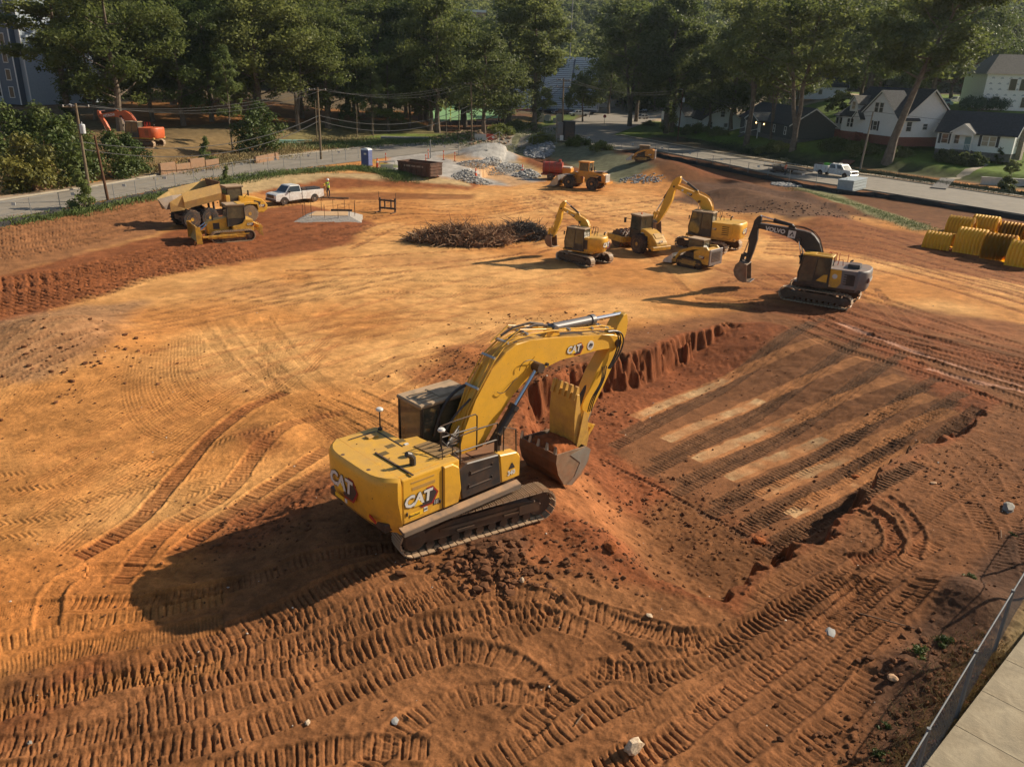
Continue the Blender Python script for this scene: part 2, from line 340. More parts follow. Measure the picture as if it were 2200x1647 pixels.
# ---------------------------------------------------------------- ground grid
def cr(pts, n=10):
    P = [pts[0]] + list(pts) + [pts[-1]]; out = []
    for i in range(1, len(P) - 2):
        for k in range(n):
            t = k / n; p0, p1, p2, p3 = map(np.array, P[i - 1:i + 3])
            out.append(tuple(0.5 * ((2 * p1) + (-p0 + p2) * t + (2 * p0 - 5 * p1 + 4 * p2 - p3) * t * t + (-p0 + 3 * p1 - 3 * p2 + p3) * t ** 3)))
    out.append(tuple(pts[-1])); return out
NC = 1050
_r1 = [-60, -30, -12, -2, 4, 7]
_pyv = np.concatenate([np.arange(1830, 1300, -2.0), np.arange(1300, 650, -1.2), np.arange(650, 430, -1.5), np.arange(430, 262, -2.4)])
_yr = [float((CAMH - 0.6) / -(ray(1100, p)[2]) * ray(1100, p)[1]) for p in _pyv]
_yr = [v for v in _yr if v > 8.2]
_r3 = list(_yr[-1] * 1.022 ** np.arange(1, 90)); rows = np.array(_r1 + _yr + _r3)
u = np.linspace(-1, 1, NC); ucols = np.concatenate([[-40, -12, -4, -2, -1.4, -1.15], u, [1.15, 1.4, 2, 4, 12, 40]])
hw = 0.69 * np.maximum(rows, 5) + 5.0
X = ucols[None, :] * hw[:, None]; Y = np.repeat(rows[:, None], len(ucols), 1)
X = np.clip(X, -3500, 3500)
NRr, NCc = X.shape
Z = T(X.ravel(), Y.ravel()).reshape(X.shape)
nearfade = (1 - sstep(100, 125, Y)); 
# colours (linear albedo of the soils themselves)
def sr(r, g, b):
    f = lambda c: (c / 255 / 12.92 if c / 255 <= 0.04045 else ((c / 255 + 0.055) / 1.055) ** 2.4); return np.array([f(r), f(g), f(b)])
CR_ORANGE = np.array([0.50, 0.215, 0.062]); CR_PALE = np.array([0.56, 0.295, 0.105]); RED_S = np.array([0.195, 0.062, 0.023]); BRN = np.array([0.205, 0.083, 0.033]); DBRN = np.array([0.085, 0.043, 0.025])
GREYG = np.array([0.35, 0.33, 0.30]); MATT = np.array([0.155, 0.150, 0.085]); STRAW = np.array([0.44, 0.31, 0.155]); GRASS = np.array([0.105, 0.155, 0.022]); DRYG = np.array([0.20, 0.145, 0.07]); OLIVE = np.array([0.30, 0.20, 0.075]); FOREST = np.array([0.05, 0.045, 0.02])
C = np.zeros(X.shape + (3,)); R = np.full(X.shape, 0.32)      # R: how clumpy the soil lies
n1 = fbm(X, Y, 7, 4, 21)[..., None]; n2 = fbm(X, Y, 2.2, 4, 33)[..., None]; n3 = fbm(X, Y * 1.0, 0.6, 3, 41)[..., None]
C[:] = CR_ORANGE; C = C + (CR_PALE - C) * np.clip(0.35 + n1 * 3, 0, 1)
def paint(poly, col, feather=1.0, alpha=1.0, rough=None, nz=1.0, px=True):
    global C, R
    P = PX(poly, base_z) if px else poly
    xs = [p[0] for p in P]; ys = [p[1] for p in P]; mgn = feather * 2 + 2
    m = (X > min(xs) - mgn) & (X < max(xs) + mgn) & (Y > min(ys) - mgn) & (Y < max(ys) + mgn)
    if not m.any(): return
    d = sdist(X[m], Y[m], P) + (n1[..., 0][m] * 2.2 + n2[..., 0][m] * 2.0 + n3[..., 0][m] * .6) * feather * nz
    a = sstep(-feather, feather, d) * alpha
    C[m] = C[m] + (col - C[m]) * a[:, None]
    if rough is not None: R[m] = R[m] + (rough - R[m]) * (a if alpha > 0 else sstep(-feather, feather, d))
far = sstep(118, 150, Y)[..., None]; C = C + (np.array([0.12, 0.085, 0.045]) - C) * far
hill = sstep(290, 340, Y)[..., None]; C = C + (FOREST - C) * hill; R *= 1 - hill[..., 0]
# near fresh-dug brown field
paint([(-500, 1900), (-500, 1560), (0, 1400), (200, 1180), (420, 1130), (600, 1060), (820, 1000), (1000, 930), (1050, 780), (1250, 720), (1640, 650), (1800, 640), (2400, 720), (2600, 1300), (2600, 1900)], BRN, 0.9, 0.93, 0.6)
paint([(1620, 680), (1800, 690), (2300, 760), (2300, 1300), (2250, 1700), (1500, 1700), (1600, 1300), (1900, 1050), (2150, 870), (1900, 780)], BRN * 0.86, 0.7, 0.8, 0.75)
paint([(-400, 1250), (150, 1150), (420, 1120), (450, 1290), (330, 1420), (100, 1450), (-400, 1480)], CR_ORANGE * np.array([.95, .82, .75]), 0.9, 0.8, 0.4)
for q in [[(440, 1180), (560, 1080), (700, 1000), (780, 1020), (690, 1110), (520, 1190)], [(880, 800), (1000, 740), (1140, 740), (1260, 700), (1200, 800), (1080, 900), (960, 850)], [(640, 880), (700, 860), (780, 950), (690, 960)],
          [(470, 935), (560, 900), (620, 960), (500, 975)], [(0, 1500), (230, 1370), (300, 1420), (80, 1560), (-100, 1650), (-300, 1600)], [(1010, 1180), (1180, 1060), (1330, 1110), (1440, 1260), (1200, 1240)]]:
    paint(q, RED_S, 0.55, 0.7, 1.0)
paint([(980, 1150), (1060, 1120), (1130, 1190), (1080, 1260), (1010, 1230)], DBRN * 1.1, 0.3, 0.8, 1.3)
paint([(1240, 1080), (1300, 1100), (1340, 1220), (1280, 1230)], DBRN * 1.4, 0.3, 0.6, 1.2)
# pit
paint([(a, b) for a, b in PIT_PX], RED_S * 1.12, 0.25, 0.95, 0.75)
paint([(1330, 890), (1470, 800), (1700, 700), (1860, 745), (2080, 880), (1900, 1010), (1790, 1130), (1560, 1010)], np.array([0.185, 0.08, 0.033]), 0.4, 0.9, 0.12)
paint([(1340, 1060), (1480, 980), (1780, 1130), (1560, 1290), (1400, 1230)], np.array([.155, .068, .026]), 0.6, 0.85, 0.8)
paint([(1120, 1010), (1250, 960), (1400, 1060), (1330, 1150), (1200, 1110)], np.array([.33, .135, .05]), 0.5, 0.6, 0.7)
# left dark red worked field with tread rows and the embankment
paint([(-500, 800), (-500, 620), (0, 590), (330, 510), (460, 455), (560, 450), (640, 440), (800, 470), (760, 520), (560, 560), (300, 600), (160, 650), (0, 700)], RED_S * 1.05, 0.8, 0.95, 0.8)
paint([(-500, 640), (0, 590), (330, 505), (400, 470), (400, 405), (0, 470), (-500, 540)], np.array([0.235, 0.105, 0.045]), 0.6, 0.95, 0.7)
paint([(0, 700), (160, 655), (300, 650), (240, 760), (100, 820), (-200, 830), (-300, 760)], np.array([.25, .14, .075]), 0.8, 0.75, 0.9)
paint([(640, 416), (800, 413), (1020, 418), (1010, 428), (640, 430)], RED_S * .8, 0.4, 0.7, 0.6)
paint([(560, 400), (640, 392), (1010, 390), (1040, 392), (1010, 410), (800, 408), (640, 412), (560, 420)], RED_S * 1.1, 0.5, 0.9, 0.9)
paint([(500, 398), (640, 394), (700, 391), (1010, 397), (1010, 404), (700, 400), (600, 410), (480, 428)], STRAW, 0.35, 0.95, 0.3)
# gravel yard and the far berms
paint([(820, 385), (840, 350), (905, 340), (1010, 335), (1100, 352), (1180, 390), (1090, 400), (1000, 395), (860, 392)], GREYG, 0.7, 0.95, 0.25)
paint([(930, 350), (1010, 352), (1130, 385), (1190, 400), (1090, 398), (1000, 370)], CR_PALE * 0.95, 0.8, 0.75, 0.2)
paint([(1045, 320), (1200, 318), (1290, 342), (1425, 386), (1330, 396), (1220, 350), (1120, 343), (1060, 336)], MATT, 0.5, 0.95, 0.1)
paint([(1000, 338), (1020, 312), (1100, 308), (1200, 315), (1290, 338), (1400, 362), (1430, 388), (1330, 396), (1240, 372), (1130, 352)], MATT, 0.6, 0.97, 0.1)
paint([(1110, 344), (1180, 347), (1240, 366), (1290, 390), (1230, 394), (1180, 374), (1130, 360)], RED_S * .95, 0.5, 0.95, 0.4)
paint([(970, 330), (1040, 330), (1160, 372), (1200, 380), (1160, 388), (1080, 362)], STRAW * .9, 0.5, 0.8, 0.3)
for hx_, hy_, hr_ in ((*G0(1035, 352), 4.6), (*G0(1075, 352), 3.4), (*G0(1012, 388), 2.0)): paint([(hx_ + hr_ * math.cos(q_ * PI / 4), hy_ + hr_ * math.sin(q_ * PI / 4)) for q_ in range(8)], GREYG * 1.1, 0.5, 0.95, 0.4, 1.0, False)
# right dark soil
paint([(1150, 312), (1240, 300), (1560, 345), (1880, 412), (2400, 490), (2400, 545), (2010, 500), (1850, 470), (1700, 440), (1430, 400), (1300, 350)], BRN * .62, 0.8, 0.95, 0.7)
paint([(1400, 360), (1500, 362), (1620, 395), (1560, 400), (1440, 388)], RED_S * .9, 0.8, 0.7, 0.5)
paint([(1480, 400), (1620, 400), (1760, 440), (1850, 480), (1700, 480), (1560, 455), (1440, 430)], DBRN * 1.15, 0.9, 0.95, 1.8)
paint([(1700, 400), (1760, 402), (1900, 455), (2030, 505), (1960, 500), (1830, 455)], np.array([.22, .21, .10]), 0.5, 0.9, 0.3)
paint([(1640, 500), (1800, 470), (2050, 520), (2400, 600), (2400, 640), (1900, 560), (1700, 520)], RED_S * .95, 0.8, 0.8, 0.8)
paint([(1560, 560), (1700, 560), (1760, 640), (1880, 700), (2100, 760), (2300, 820), (2300, 860), (1800, 720), (1500, 620)], RED_S * 1.1, 0.9, 0.55, 0.7)
for q in [(1780, 660), (1900, 690), (2060, 700), (1250, 560), (1350, 620), (1120, 480), (700, 480), (900, 560), (520, 620), (1450, 470)]:
    gx, gy = G0(*q); paint([(gx - 3, gy - 1.2), (gx + 3, gy - 1.6), (gx + 3.5, gy + 1.4), (gx - 2, gy + 1.5)], RED_S * 1.15, 1.2, 0.35, None, 1.0, False)
# lawns, verges, woods floor
paint([(x_ - .8, y_ - 1.2) for x_, y_ in LAWN[:7]] + [(200, 130), (200, 300), (60, 300), (LAWN[0][0] + 3, 290)], GRASS, 1.0, 1.0, 0.0, 0.1, False)
paint(PX([(1250, 268), (1300, 262), (1440, 262), (1480, 294), (1380, 296), (1310, 288)]), GRASS, .6, .9, 0, .2, False)
paint([(30, 285), (62, 215), (110, 215), (110, 330), (30, 400)], np.array([.40, .30, .2]), 1.5, .9, 0, .5, False)
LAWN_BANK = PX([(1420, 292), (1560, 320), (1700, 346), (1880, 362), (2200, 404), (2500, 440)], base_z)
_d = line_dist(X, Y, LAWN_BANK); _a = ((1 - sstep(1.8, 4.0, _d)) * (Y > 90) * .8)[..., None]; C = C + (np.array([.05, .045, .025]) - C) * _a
paint([(-500, 470), (0, 425), (240, 390), (480, 346), (640, 318), (900, 298), (960, 285), (900, 262), (600, 262), (300, 300), (-500, 330)], DRYG * .75, 1.0, 0.9, 0.2)
paint([(200, 300), (300, 268), (500, 258), (900, 262), (960, 268), (1000, 280), (860, 290), (560, 296), (300, 318)], CR_ORANGE * .5, 1.0, 0.9, 0.3)
paint([(600, 320), (700, 290), (900, 280), (960, 296), (820, 306)], np.array([.20, .17, .07]), 1.0, 0.7, 0.1)
paint([(760, 312), (830, 300), (1000, 300), (1180, 275), (1230, 262), (1250, 240), (1100, 262), (1030, 296), (940, 305)], GRASS * 1.1, 1.0, 0.75, 0.1)
paint([(960, 300), (940, 270), (1000, 255), (1150, 250), (1170, 268), (1060, 290)], BRN * .6, 1.0, 0.7, 0.4)
# street verge weeds on the embankment lip
_p = PX([(-300, 515), (0, 476), (200, 444), (400, 404), (600, 375), (760, 356), (860, 378)]); _d = line_dist(X, Y, _p) + n2[..., 0] * 3
C = C + (GRASS * np.array([1.3, 1.1, 1]) - C) * ((1 - sstep(0.3, 1.4, _d)) * .8)[..., None]
# bottom right corner: dry grass behind the wire fence
paint([(1980, 1700), (2030, 1530), (2110, 1400), (2230, 1230), (2600, 1000), (2700, 1700)], DRYG, 0.5, 0.95, 0.5)
paint([(1850, 1680), (1890, 1450), (1990, 1310), (2100, 1180), (2200, 1120), (2240, 1230), (2110, 1400), (2030, 1530), (1990, 1680)], DBRN, 0.35, 0.85, 1.6)
paint([(600, 1200), (1000, 1190), (1900, 1200), (2300, 900), (2300, 1800), (-300, 1800), (-300, 1450)], BRN, 0.8, 0.0, 0.62)
# ---------------------------------------------------------------- tread marks
Xf, Yf = X, Y
def strip(pts, w=0.65, pitch=0.21, amp=0.05, kind='pad', tint=None, ta=0.5, sink=0.02, berm=0.02, brk=0.5, world=False, seed=1):
    P = pts if world else PX(pts, T if len(pts) < 4 else base_z)
    P = cr(P, 8); L = 0.0; half = w / 2 + 0.22; best = {}
    i0r = 0
    while i0r < len(P) - 1:
        i1r = min(i0r + 5, len(P) - 1); sub = P[i0r:i1r + 1]
        xs = [p[0] for p in sub]; ys = [p[1] for p in sub]
        ra, rb = np.searchsorted(rows, min(ys) - half), np.searchsorted(rows, max(ys) + half)
        seglen = sum(math.dist(sub[k], sub[k + 1]) for k in range(len(sub) - 1))
        if rb > ra:
            Xs, Ys = X[ra:rb], Y[ra:rb]; mm = (Xs > min(xs) - half) & (Xs < max(xs) + half)
            if mm.any():
                cols = np.where(mm.any(0))[0]; ca, cb = cols[0], cols[-1] + 1
                xs_, ys_ = X[ra:rb, ca:cb], Y[ra:rb, ca:cb]
                bd = np.full(xs_.shape, 1e9); bs = np.zeros(xs_.shape); bl = np.zeros(xs_.shape); acc = L; edge = np.zeros(xs_.shape, bool)
                for k in range(len(sub) - 1):
                    a, b = sub[k], sub[k + 1]; ln = math.dist(a, b) + 1e-9; ux, uy = (b[0] - a[0]) / ln, (b[1] - a[1]) / ln
                    t = (xs_ - a[0]) * ux + (ys_ - a[1]) * uy; lat = -(xs_ - a[0]) * uy + (ys_ - a[1]) * ux
                    tc_ = np.clip(t, 0, ln); d = np.hypot(lat, t - tc_); c = d < bd
                    bd = np.where(c, d, bd); bs = np.where(c, acc + t, bs); bl = np.where(c, lat, bl); acc += ln
                # ownership of this chunk only
                own = (bs >= L) & (bs < L + seglen)
                ad = np.abs(bl); nzz = fbm(xs_, ys_, 0.5, 2, seed)
                win = (1 - sstep(w / 2 - 0.05, w / 2 + 0.03, ad + nzz * 0.16)) * own
                ss = bs + nzz * 0.06 + fbm(xs_, ys_, 1.3, 2, seed + 3) * .05
                if kind == 'pad': fr = (ss / pitch) % 1; rid_ = _hash(np.floor(ss / pitch), np.floor(ss * 0) + seed, 5); h = -amp * (.35 + .9 * rid_) * (np.exp(-((fr - .5 - .12 * (rid_ - .5)) / .12) ** 4)) + amp * .3 * (rid_ - .5) + amp * .22 * np.exp(-((fr - .22) / .10) ** 2)
                elif kind == 'fine': fr = (ss / (pitch * .5)) % 1; h = -amp * .7 * np.exp(-((fr - .5) / .22) ** 2)
                elif kind == 'tyre': fr = ((ss + ad * 0.8) / pitch) % 1; h = -amp * np.exp(-((fr - .5) / .22) ** 2)
                elif kind == 'line': fr = (bl / pitch) % 1; h = -amp * np.exp(-((fr - .5) / .2) ** 2) * (0.6 + 0.8 * (((ss / .25) % 1) > .4))
                else: h = 0 * ss
                pb = np.clip(0.5 + brk * 3.4 * fbm(xs_, ys_, 1.1, 3, seed + 9) + (1 - brk) * .5, 0, 1)
                # small relief fades where the rows of the grid get coarse
                res = np.gradient(rows)[ra:rb][:, None]; lod = np.clip(1.6 - res / (pitch * .42), 0, 1) if kind != 'line' else 1.0
                dz = (h * pb * lod - sink) * win + berm * np.exp(-((ad - w / 2 - .06) / .06) ** 2) * own * pb
                Zs = Z[ra:rb, ca:cb]; Zs += dz
                TR[ra:rb, ca:cb] = np.maximum(TR[ra:rb, ca:cb], win)
                dk = (h / amp if amp else h) * win * pb
                if tint is not None:
                    A = (win * ta * (0.6 + 0.6 * pb) * (np.clip(.75 + 4 * fbm(xs_, ys_, 1.3, 3, seed + 1), 0, 1) if brk > 1 else 1))[..., None].clip(0, 1); C[ra:rb, ca:cb] += (tint - C[ra:rb, ca:cb]) * A
                # print grooves get their shade painted into the colour, stronger where relief fades
                C[ra:rb, ca:cb] *= (1 + 0.22 * dk * (1 + 1.6 * (1 - lod)))[..., None]
        L += seglen; i0r = i1r
TR = np.zeros(X.shape)
def fan(p, q, n, **k):
    """n strips interpolated between two pixel paths"""
    for i in range(n):
        t = (i + random.uniform(-.25, .25) * (n > 2)) / max(n - 1, 1); strip([(a[0] + (b[0] - a[0]) * t, a[1] + (b[1] - a[1]) * t) for a, b in zip(p, q)], seed=random.randint(1, 999), **k)
random.seed(4)
# pale crust on the left: light tyre lines and arcs
fan([(-100, 960), (150, 880), (420, 720), (600, 690)], [(-100, 1120), (200, 1100), (520, 900), (640, 800)], 7, w=1.0, pitch=.16, amp=.018, kind='line', sink=.0, berm=.0, brk=.8)
fan([(430, 690), (520, 800), (640, 880), (760, 960)], [(560, 680), (640, 780), (740, 860), (860, 900)], 4, w=.6, pitch=.12, amp=.03, kind='line', sink=.01, berm=.0, brk=.3)
fan([(420, 720), (430, 800), (500, 850), (620, 850)], [(300, 760), (290, 850), (360, 930), (560, 940)], 5, w=.8, pitch=.15, amp=.02, kind='line', sink=.0, berm=.0, brk=.5)
fan([(620, 590), (570, 700), (560, 760), (590, 850)], [(700, 590), (640, 700), (600, 800), (620, 860)], 3, w=.5, pitch=.12, amp=.02, kind='line', sink=.0, berm=.0, brk=.4)
fan([(-50, 1030), (200, 1010), (450, 960), (620, 900)], [(-50, 1160), (180, 1130), (400, 1060), (560, 1000)], 5, w=.55, pitch=.19, amp=.035, kind='tyre', sink=.0, berm=.0, brk=.9)
fan([(-100, 860), (200, 780), (560, 700), (900, 660)], [(-100, 900), (240, 830), (620, 750), (940, 700)], 4, w=.7, pitch=.2, amp=.02, kind='tyre', sink=.0, berm=.0, brk=.9)
fan([(330, 640), (600, 600), (900, 590), (1160, 600)], [(300, 700), (620, 650), (900, 640), (1300, 640)], 5, w=.6, pitch=.25, amp=.03, kind='tyre', sink=.0, berm=.0, brk=.9)
# crisp crawler prints, left of the machine
strip([(165, 1195), (300, 1110), (430, 960), (520, 880), (612, 838)], .62, .2, .07, 'pad', RED_S * 1.25, .55, .03, .03, .1)
strip([(250, 1250), (360, 1130), (480, 1060), (560, 960), (640, 905), (740, 880)], .62, .2, .055, 'pad', RED_S * 1.3, .35, .02, .02, .4)
strip([(370, 1190), (480, 1110), (640, 1000), (700, 960)], .62, .2, .055, 'pad', RED_S * 1.2, .45, .02, .03, .3)
strip([(500, 1130), (600, 1060), (690, 1010)], .6, .2, .05, 'pad', RED_S, .4, .02, .03, .4)
strip([(-60, 1330), (100, 1300), (300, 1290), (520, 1250)], .62, .12, .045, 'fine', None, .5, .03, .03, .2)
strip([(100, 1340), (120, 1260), (200, 1220), (380, 1225)], .55, .12, .035, 'fine', None, .5, .03, .03, .4)
for yy, k in ((1395, 'fine'), (1480, 'fine'), (1340, 'pad')):
    strip([(-60, yy + 60), (150, yy), (330, yy - 30), (480, yy - 60)], .65, .17, .05, k, CR_ORANGE * .8, .3, .03, .03, .3)
fan([(640, 870), (720, 900), (820, 960), (900, 1000)], [(760, 840), (850, 880), (940, 930), (1000, 960)], 3, w=.5, pitch=.14, amp=.035, kind='line', sink=.02, berm=.01, brk=.3)
# heavy crawler prints across the foreground
FG = dict(w=.64, pitch=.192, amp=.054, kind='pad', sink=.03, berm=.035)
strip([(330, 1420), (560, 1330), (760, 1260), (900, 1210)], .7, .16, .07, 'pad', None, .4, .03, .04, .2)
strip([(80, 1520), (330, 1440), (640, 1385), (900, 1320), (1080, 1265)], brk=.3, seed=5, **FG)
strip([(-80, 1620), (260, 1560), (560, 1480), (860, 1370), (1080, 1340), (1240, 1290)], brk=.35, seed=6, **FG)
strip([(300, 1480), (520, 1445), (760, 1400), (960, 1350), (1120, 1330), (1260, 1350)], brk=.5, seed=7, **FG)
strip([(560, 1350), (720, 1330), (880, 1290), (1000, 1250)], brk=.5, seed=8, **FG)
strip([(700, 1500), (860, 1430), (1000, 1400), (1120, 1430), (1220, 1520)], brk=.45, seed=28, **FG)
fan([(-60, 1500), (300, 1400), (600, 1300), (760, 1240)], [(100, 1680), (500, 1580), (900, 1440), (1200, 1330)], 5, brk=.8, **FG)
fan([(1250, 1300), (1450, 1360), (1640, 1330), (1800, 1230)], [(1280, 1680), (1500, 1580), (1760, 1420), (1960, 1250)], 4, brk=.85, **FG)
strip([(760, 1680), (860, 1560), (960, 1500), (1060, 1480), (1180, 1490)], brk=.5, seed=9, **FG)
strip([(450, 1660), (640, 1620), (800, 1600), (920, 1600)], brk=.2, seed=10, **FG)
strip([(950, 1680), (1150, 1590), (1330, 1500), (1520, 1400), (1700, 1290)], brk=.25, seed=11, **FG)
strip([(1120, 1560), (1240, 1470), (1390, 1400), (1560, 1370)], brk=.3, seed=12, **FG)
strip([(1330, 1680), (1500, 1540), (1700, 1390), (1880, 1240), (2010, 1160)], brk=.15, seed=13, tint=BRN * 1.5, ta=.35, **FG)
strip([(1240, 1310), (1360, 1330), (1500, 1370), (1640, 1330), (1760, 1260)], brk=.3, seed=14, **FG)
strip([(1480, 1680), (1650, 1560), (1780, 1450), (1900, 1330), (1990, 1250)], brk=.5, seed=15, **FG)
strip([(1010, 1290), (1150, 1300), (1280, 1350), (1340, 1400)], brk=.7, seed=16, **FG)
strip([(1700, 1330), (1830, 1230), (1960, 1120), (2080, 1030)], brk=.4, seed=17, **FG)
strip([(1620, 1290), (1700, 1240), (1800, 1190)], brk=.4, seed=18, **FG)
strip([(-60, 1680), (160, 1640), (330, 1600), (470, 1570)], brk=.5, seed=19, **FG)
strip([(1640, 1680), (1790, 1560), (1880, 1440)], brk=.6, seed=20, **FG)
strip([(1860, 1085), (1900, 1110), (1925, 1160), (1900, 1190), (1830, 1200)], .5, .16, .05, 'pad', RED_S * 1.2, .4, .05, .08, .2)
strip([(1900, 1060), (1950, 1100), (1975, 1150), (1960, 1190)], .4, .13, .04, 'pad', RED_S * 1.2, .3, .03, .05, .3)
strip([(150, 1290), (420, 1270), (700, 1215), (870, 1195)], .6, .15, .05, 'pad', None, .3, .02, .03, .3)
fan([(1960, 1060), (2060, 980), (2150, 930), (2300, 880)], [(2050, 1230), (2140, 1120), (2230, 1030), (2380, 960)], 4, w=.6, pitch=.2, amp=.035, kind='pad', sink=.0, berm=.0, brk=.9)
# pit floor: bands of prints between scraped pale lanes
PK = dict(w=.62, pitch=.2, amp=.085, kind='pad', sink=.02, berm=.02, brk=.2, tint=np.array([.12, .058, .028]), ta=.65)
lanes = [((1330, 870), (1760, 690)), ((1400, 925), (1850, 735)), ((1460, 965), (1930, 770)), ((1530, 1010), (2000, 820)), ((1600, 1045), (2060, 850)), ((1660, 1085), (2090, 880)), ((1730, 1125), (1960, 1000))]
for i, (a, b) in enumerate(lanes):
    for o in (-10, 14):
        strip([(a[0] + o * .9, a[1] - o), ((a[0] * 2 + b[0]) / 3 + o, (a[1] * 2 + b[1]) / 3 - o - 4), ((a[0] + 2 * b[0]) / 3 + o, (a[1] + 2 * b[1]) / 3 - o * .8 - 3), (b[0] + o, b[1] - o * .6)], seed=40 + i * 2 + (o > 0), **PK)
    if i < 6:
        a2, b2 = lanes[i + 1]; q0 = ((a[0] + a2[0]) / 2, (a[1] + a2[1]) / 2); q1 = ((b[0] * .45 + a[0] * .55 + b2[0] * .45 + a2[0] * .55) / 2, (b[1] * .45 + a[1] * .55 + b2[1] * .45 + a2[1] * .55) / 2)
        qe = ((b[0] + b2[0]) / 2 - 30, (b[1] + b2[1]) / 2 + 14); strip([q0, ((q0[0] + qe[0]) / 2, (q0[1] + qe[1]) / 2 - 3), qe], .85, .2, 0, 'flat', np.array([.34, .145, .055]), .9, .01, 0, .3, seed=80 + i)
        strip([q0, ((q0[0] + q1[0]) / 2, (q0[1] + q1[1]) / 2 - 2), q1], .55, .2, 0, 'flat', np.array([.47, .30, .15]) * (1.1 if i in (5, 1) else .85), .75, .005, 0, 1.6, seed=60 + i)
strip([(1290, 905), (1420, 960), (1560, 1030), (1700, 1095), (1800, 1140)], .18, .22, .12, 'pad', DBRN * 1.4, .35, .03, .01, .1)
fan([(1700, 700), (1800, 740), (1980, 800), (2200, 880)], [(1760, 660), (1900, 720), (2050, 760), (2300, 820)], 6, w=.65, pitch=.24, amp=.06, kind='tyre', sink=.03, berm=.03, brk=.3)
strip([(1800, 690), (1980, 760), (2200, 830)], .45, .2, 0, 'flat', np.array([.44, .23, .15]), .8, .02, .02, .6)
strip([(1990, 790), (2100, 820), (2260, 850)], .5, .2, 0, 'flat', np.array([.44, .23, .15]), .7, .02, .02, .6)
# worked red field at the left with long rows of prints
fan([(-100, 700), (160, 645), (350, 592), (560, 550)], [(-100, 610), (120, 585), (330, 535), (430, 500)], 11, w=.95, pitch=.75, amp=.16, kind='pad', sink=.03, berm=.08, brk=.2)
fan([(-60, 570), (90, 545), (230, 515), (360, 470)], [(-60, 505), (90, 480), (230, 455), (360, 425)], 9, w=.9, pitch=.8, amp=.13, kind='pad', sink=.0, berm=.10, brk=.3, tint=BRN * 1.1, ta=.3)
fan([(540, 545), (640, 520), (760, 500), (880, 490)], [(520, 500), (640, 470), (720, 450), (760, 430)], 5, w=.6, pitch=.5, amp=.06, kind='tyre', sink=.03, berm=.03, brk=.6)
# middle distance sweeps
fan([(560, 450), (760, 425), (950, 440), (1180, 420)], [(760, 540), (900, 480), (1050, 470), (1200, 440)], 6, w=.6, pitch=.5, amp=.05, kind='tyre', sink=.03, berm=.03, brk=.7, tint=RED_S * 1.3, ta=.3)
fan([(1100, 420), (1180, 430), (1320, 430), (1440, 420)], [(1180, 470), (1260, 475), (1360, 460), (1480, 440)], 4, w=.6, pitch=.5, amp=.05, kind='tyre', sink=.02, berm=.03, brk=.7, tint=RED_S * 1.3, ta=.3)
fan([(1660, 500), (1850, 490), (2000, 530), (2260, 600)], [(1640, 540), (1800, 560), (2000, 610), (2300, 700)], 8, w=.6, pitch=.4, amp=.07, kind='pad', sink=.03, berm=.04, brk=.3, tint=RED_S, ta=.5)
fan([(1560, 600), (1700, 590), (1900, 640), (2200, 740)], [(1480, 650), (1700, 680), (1900, 730), (2240, 800)], 6, w=.6, pitch=.3, amp=.05, kind='tyre', sink=.03, berm=.03, brk=.5, tint=RED_S * 1.2, ta=.4)
fan([(1180, 640), (1400, 620), (1560, 630), (1660, 660)], [(1240, 690), (1400, 660), (1560, 660), (1640, 680)], 4, w=.6, pitch=.26, amp=.04, kind='pad', sink=.02, berm=.02, brk=.7)
fan([(760, 800), (860, 760), (980, 740), (1100, 690)], [(840, 880), (920, 830), (980, 790), (1100, 750)], 4, w=.6, pitch=.2, amp=.06, kind='pad', sink=.02, berm=.03, brk=.8, tint=RED_S, ta=.4)
# sweeping wheel paths over the middle of the site
fan([(300, 760), (620, 690), (900, 620), (1180, 560)], [(480, 840), (760, 760), (1000, 700), (1300, 640)], 5, w=.5, pitch=.17, amp=.03, kind='line', sink=.01, berm=.01, brk=.7, tint=RED_S * 1.6, ta=.22)
fan([(700, 470), (900, 455), (1150, 465), (1320, 440), (1480, 420)], [(600, 600), (860, 590), (1100, 560), (1200, 540), (1260, 600)], 7, w=.55, pitch=.35, amp=.05, kind='tyre', sink=.01, berm=.02, brk=.8, tint=RED_S * 1.5, ta=.3)
fan([(-60, 760), (240, 690), (560, 610), (760, 560)], [(-60, 860), (300, 730), (600, 660), (900, 600)], 6, w=.55, pitch=.22, amp=.03, kind='tyre', sink=.01, berm=.02, brk=.9, tint=BRN * 1.4, ta=.25)
fan([(0, 1040), (260, 900), (420, 820), (560, 760)], [(120, 1180), (330, 1010), (480, 900), (620, 800)], 6, w=.5, pitch=.14, amp=.022, kind='line', sink=.0, berm=.0, brk=.9, tint=RED_S * 1.8, ta=.12)
fan([(640, 720), (720, 650), (860, 620), (980, 650)], [(660, 800), (760, 720), (900, 690), (1020, 700)], 4, w=.5, pitch=.16, amp=.03, kind='line', sink=.0, berm=.0, brk=.8, tint=RED_S * 1.6, ta=.2)
fan([(1180, 400), (1300, 430), (1420, 440), (1560, 480)], [(1140, 420), (1230, 480), (1360, 520), (1480, 620)], 5, w=.6, pitch=.5, amp=.05, kind='tyre', sink=.01, berm=.02, brk=.8, tint=RED_S * 1.5, ta=.3)
fan([(1880, 620), (1960, 700), (2060, 740), (2220, 780)], [(1500, 560), (1640, 620), (1880, 690), (2200, 800)], 7, w=.55, pitch=.25, amp=.045, kind='tyre', sink=.02, berm=.02, brk=.7, tint=RED_S * 1.2, ta=.35)
fan([(2060, 620), (2200, 650), (2300, 700)], [(1900, 560), (2100, 590), (2300, 640)], 4, w=.6, pitch=.3, amp=.05, kind='pad', sink=.02, berm=.02, brk=.6, tint=RED_S * 1.1, ta=.4)
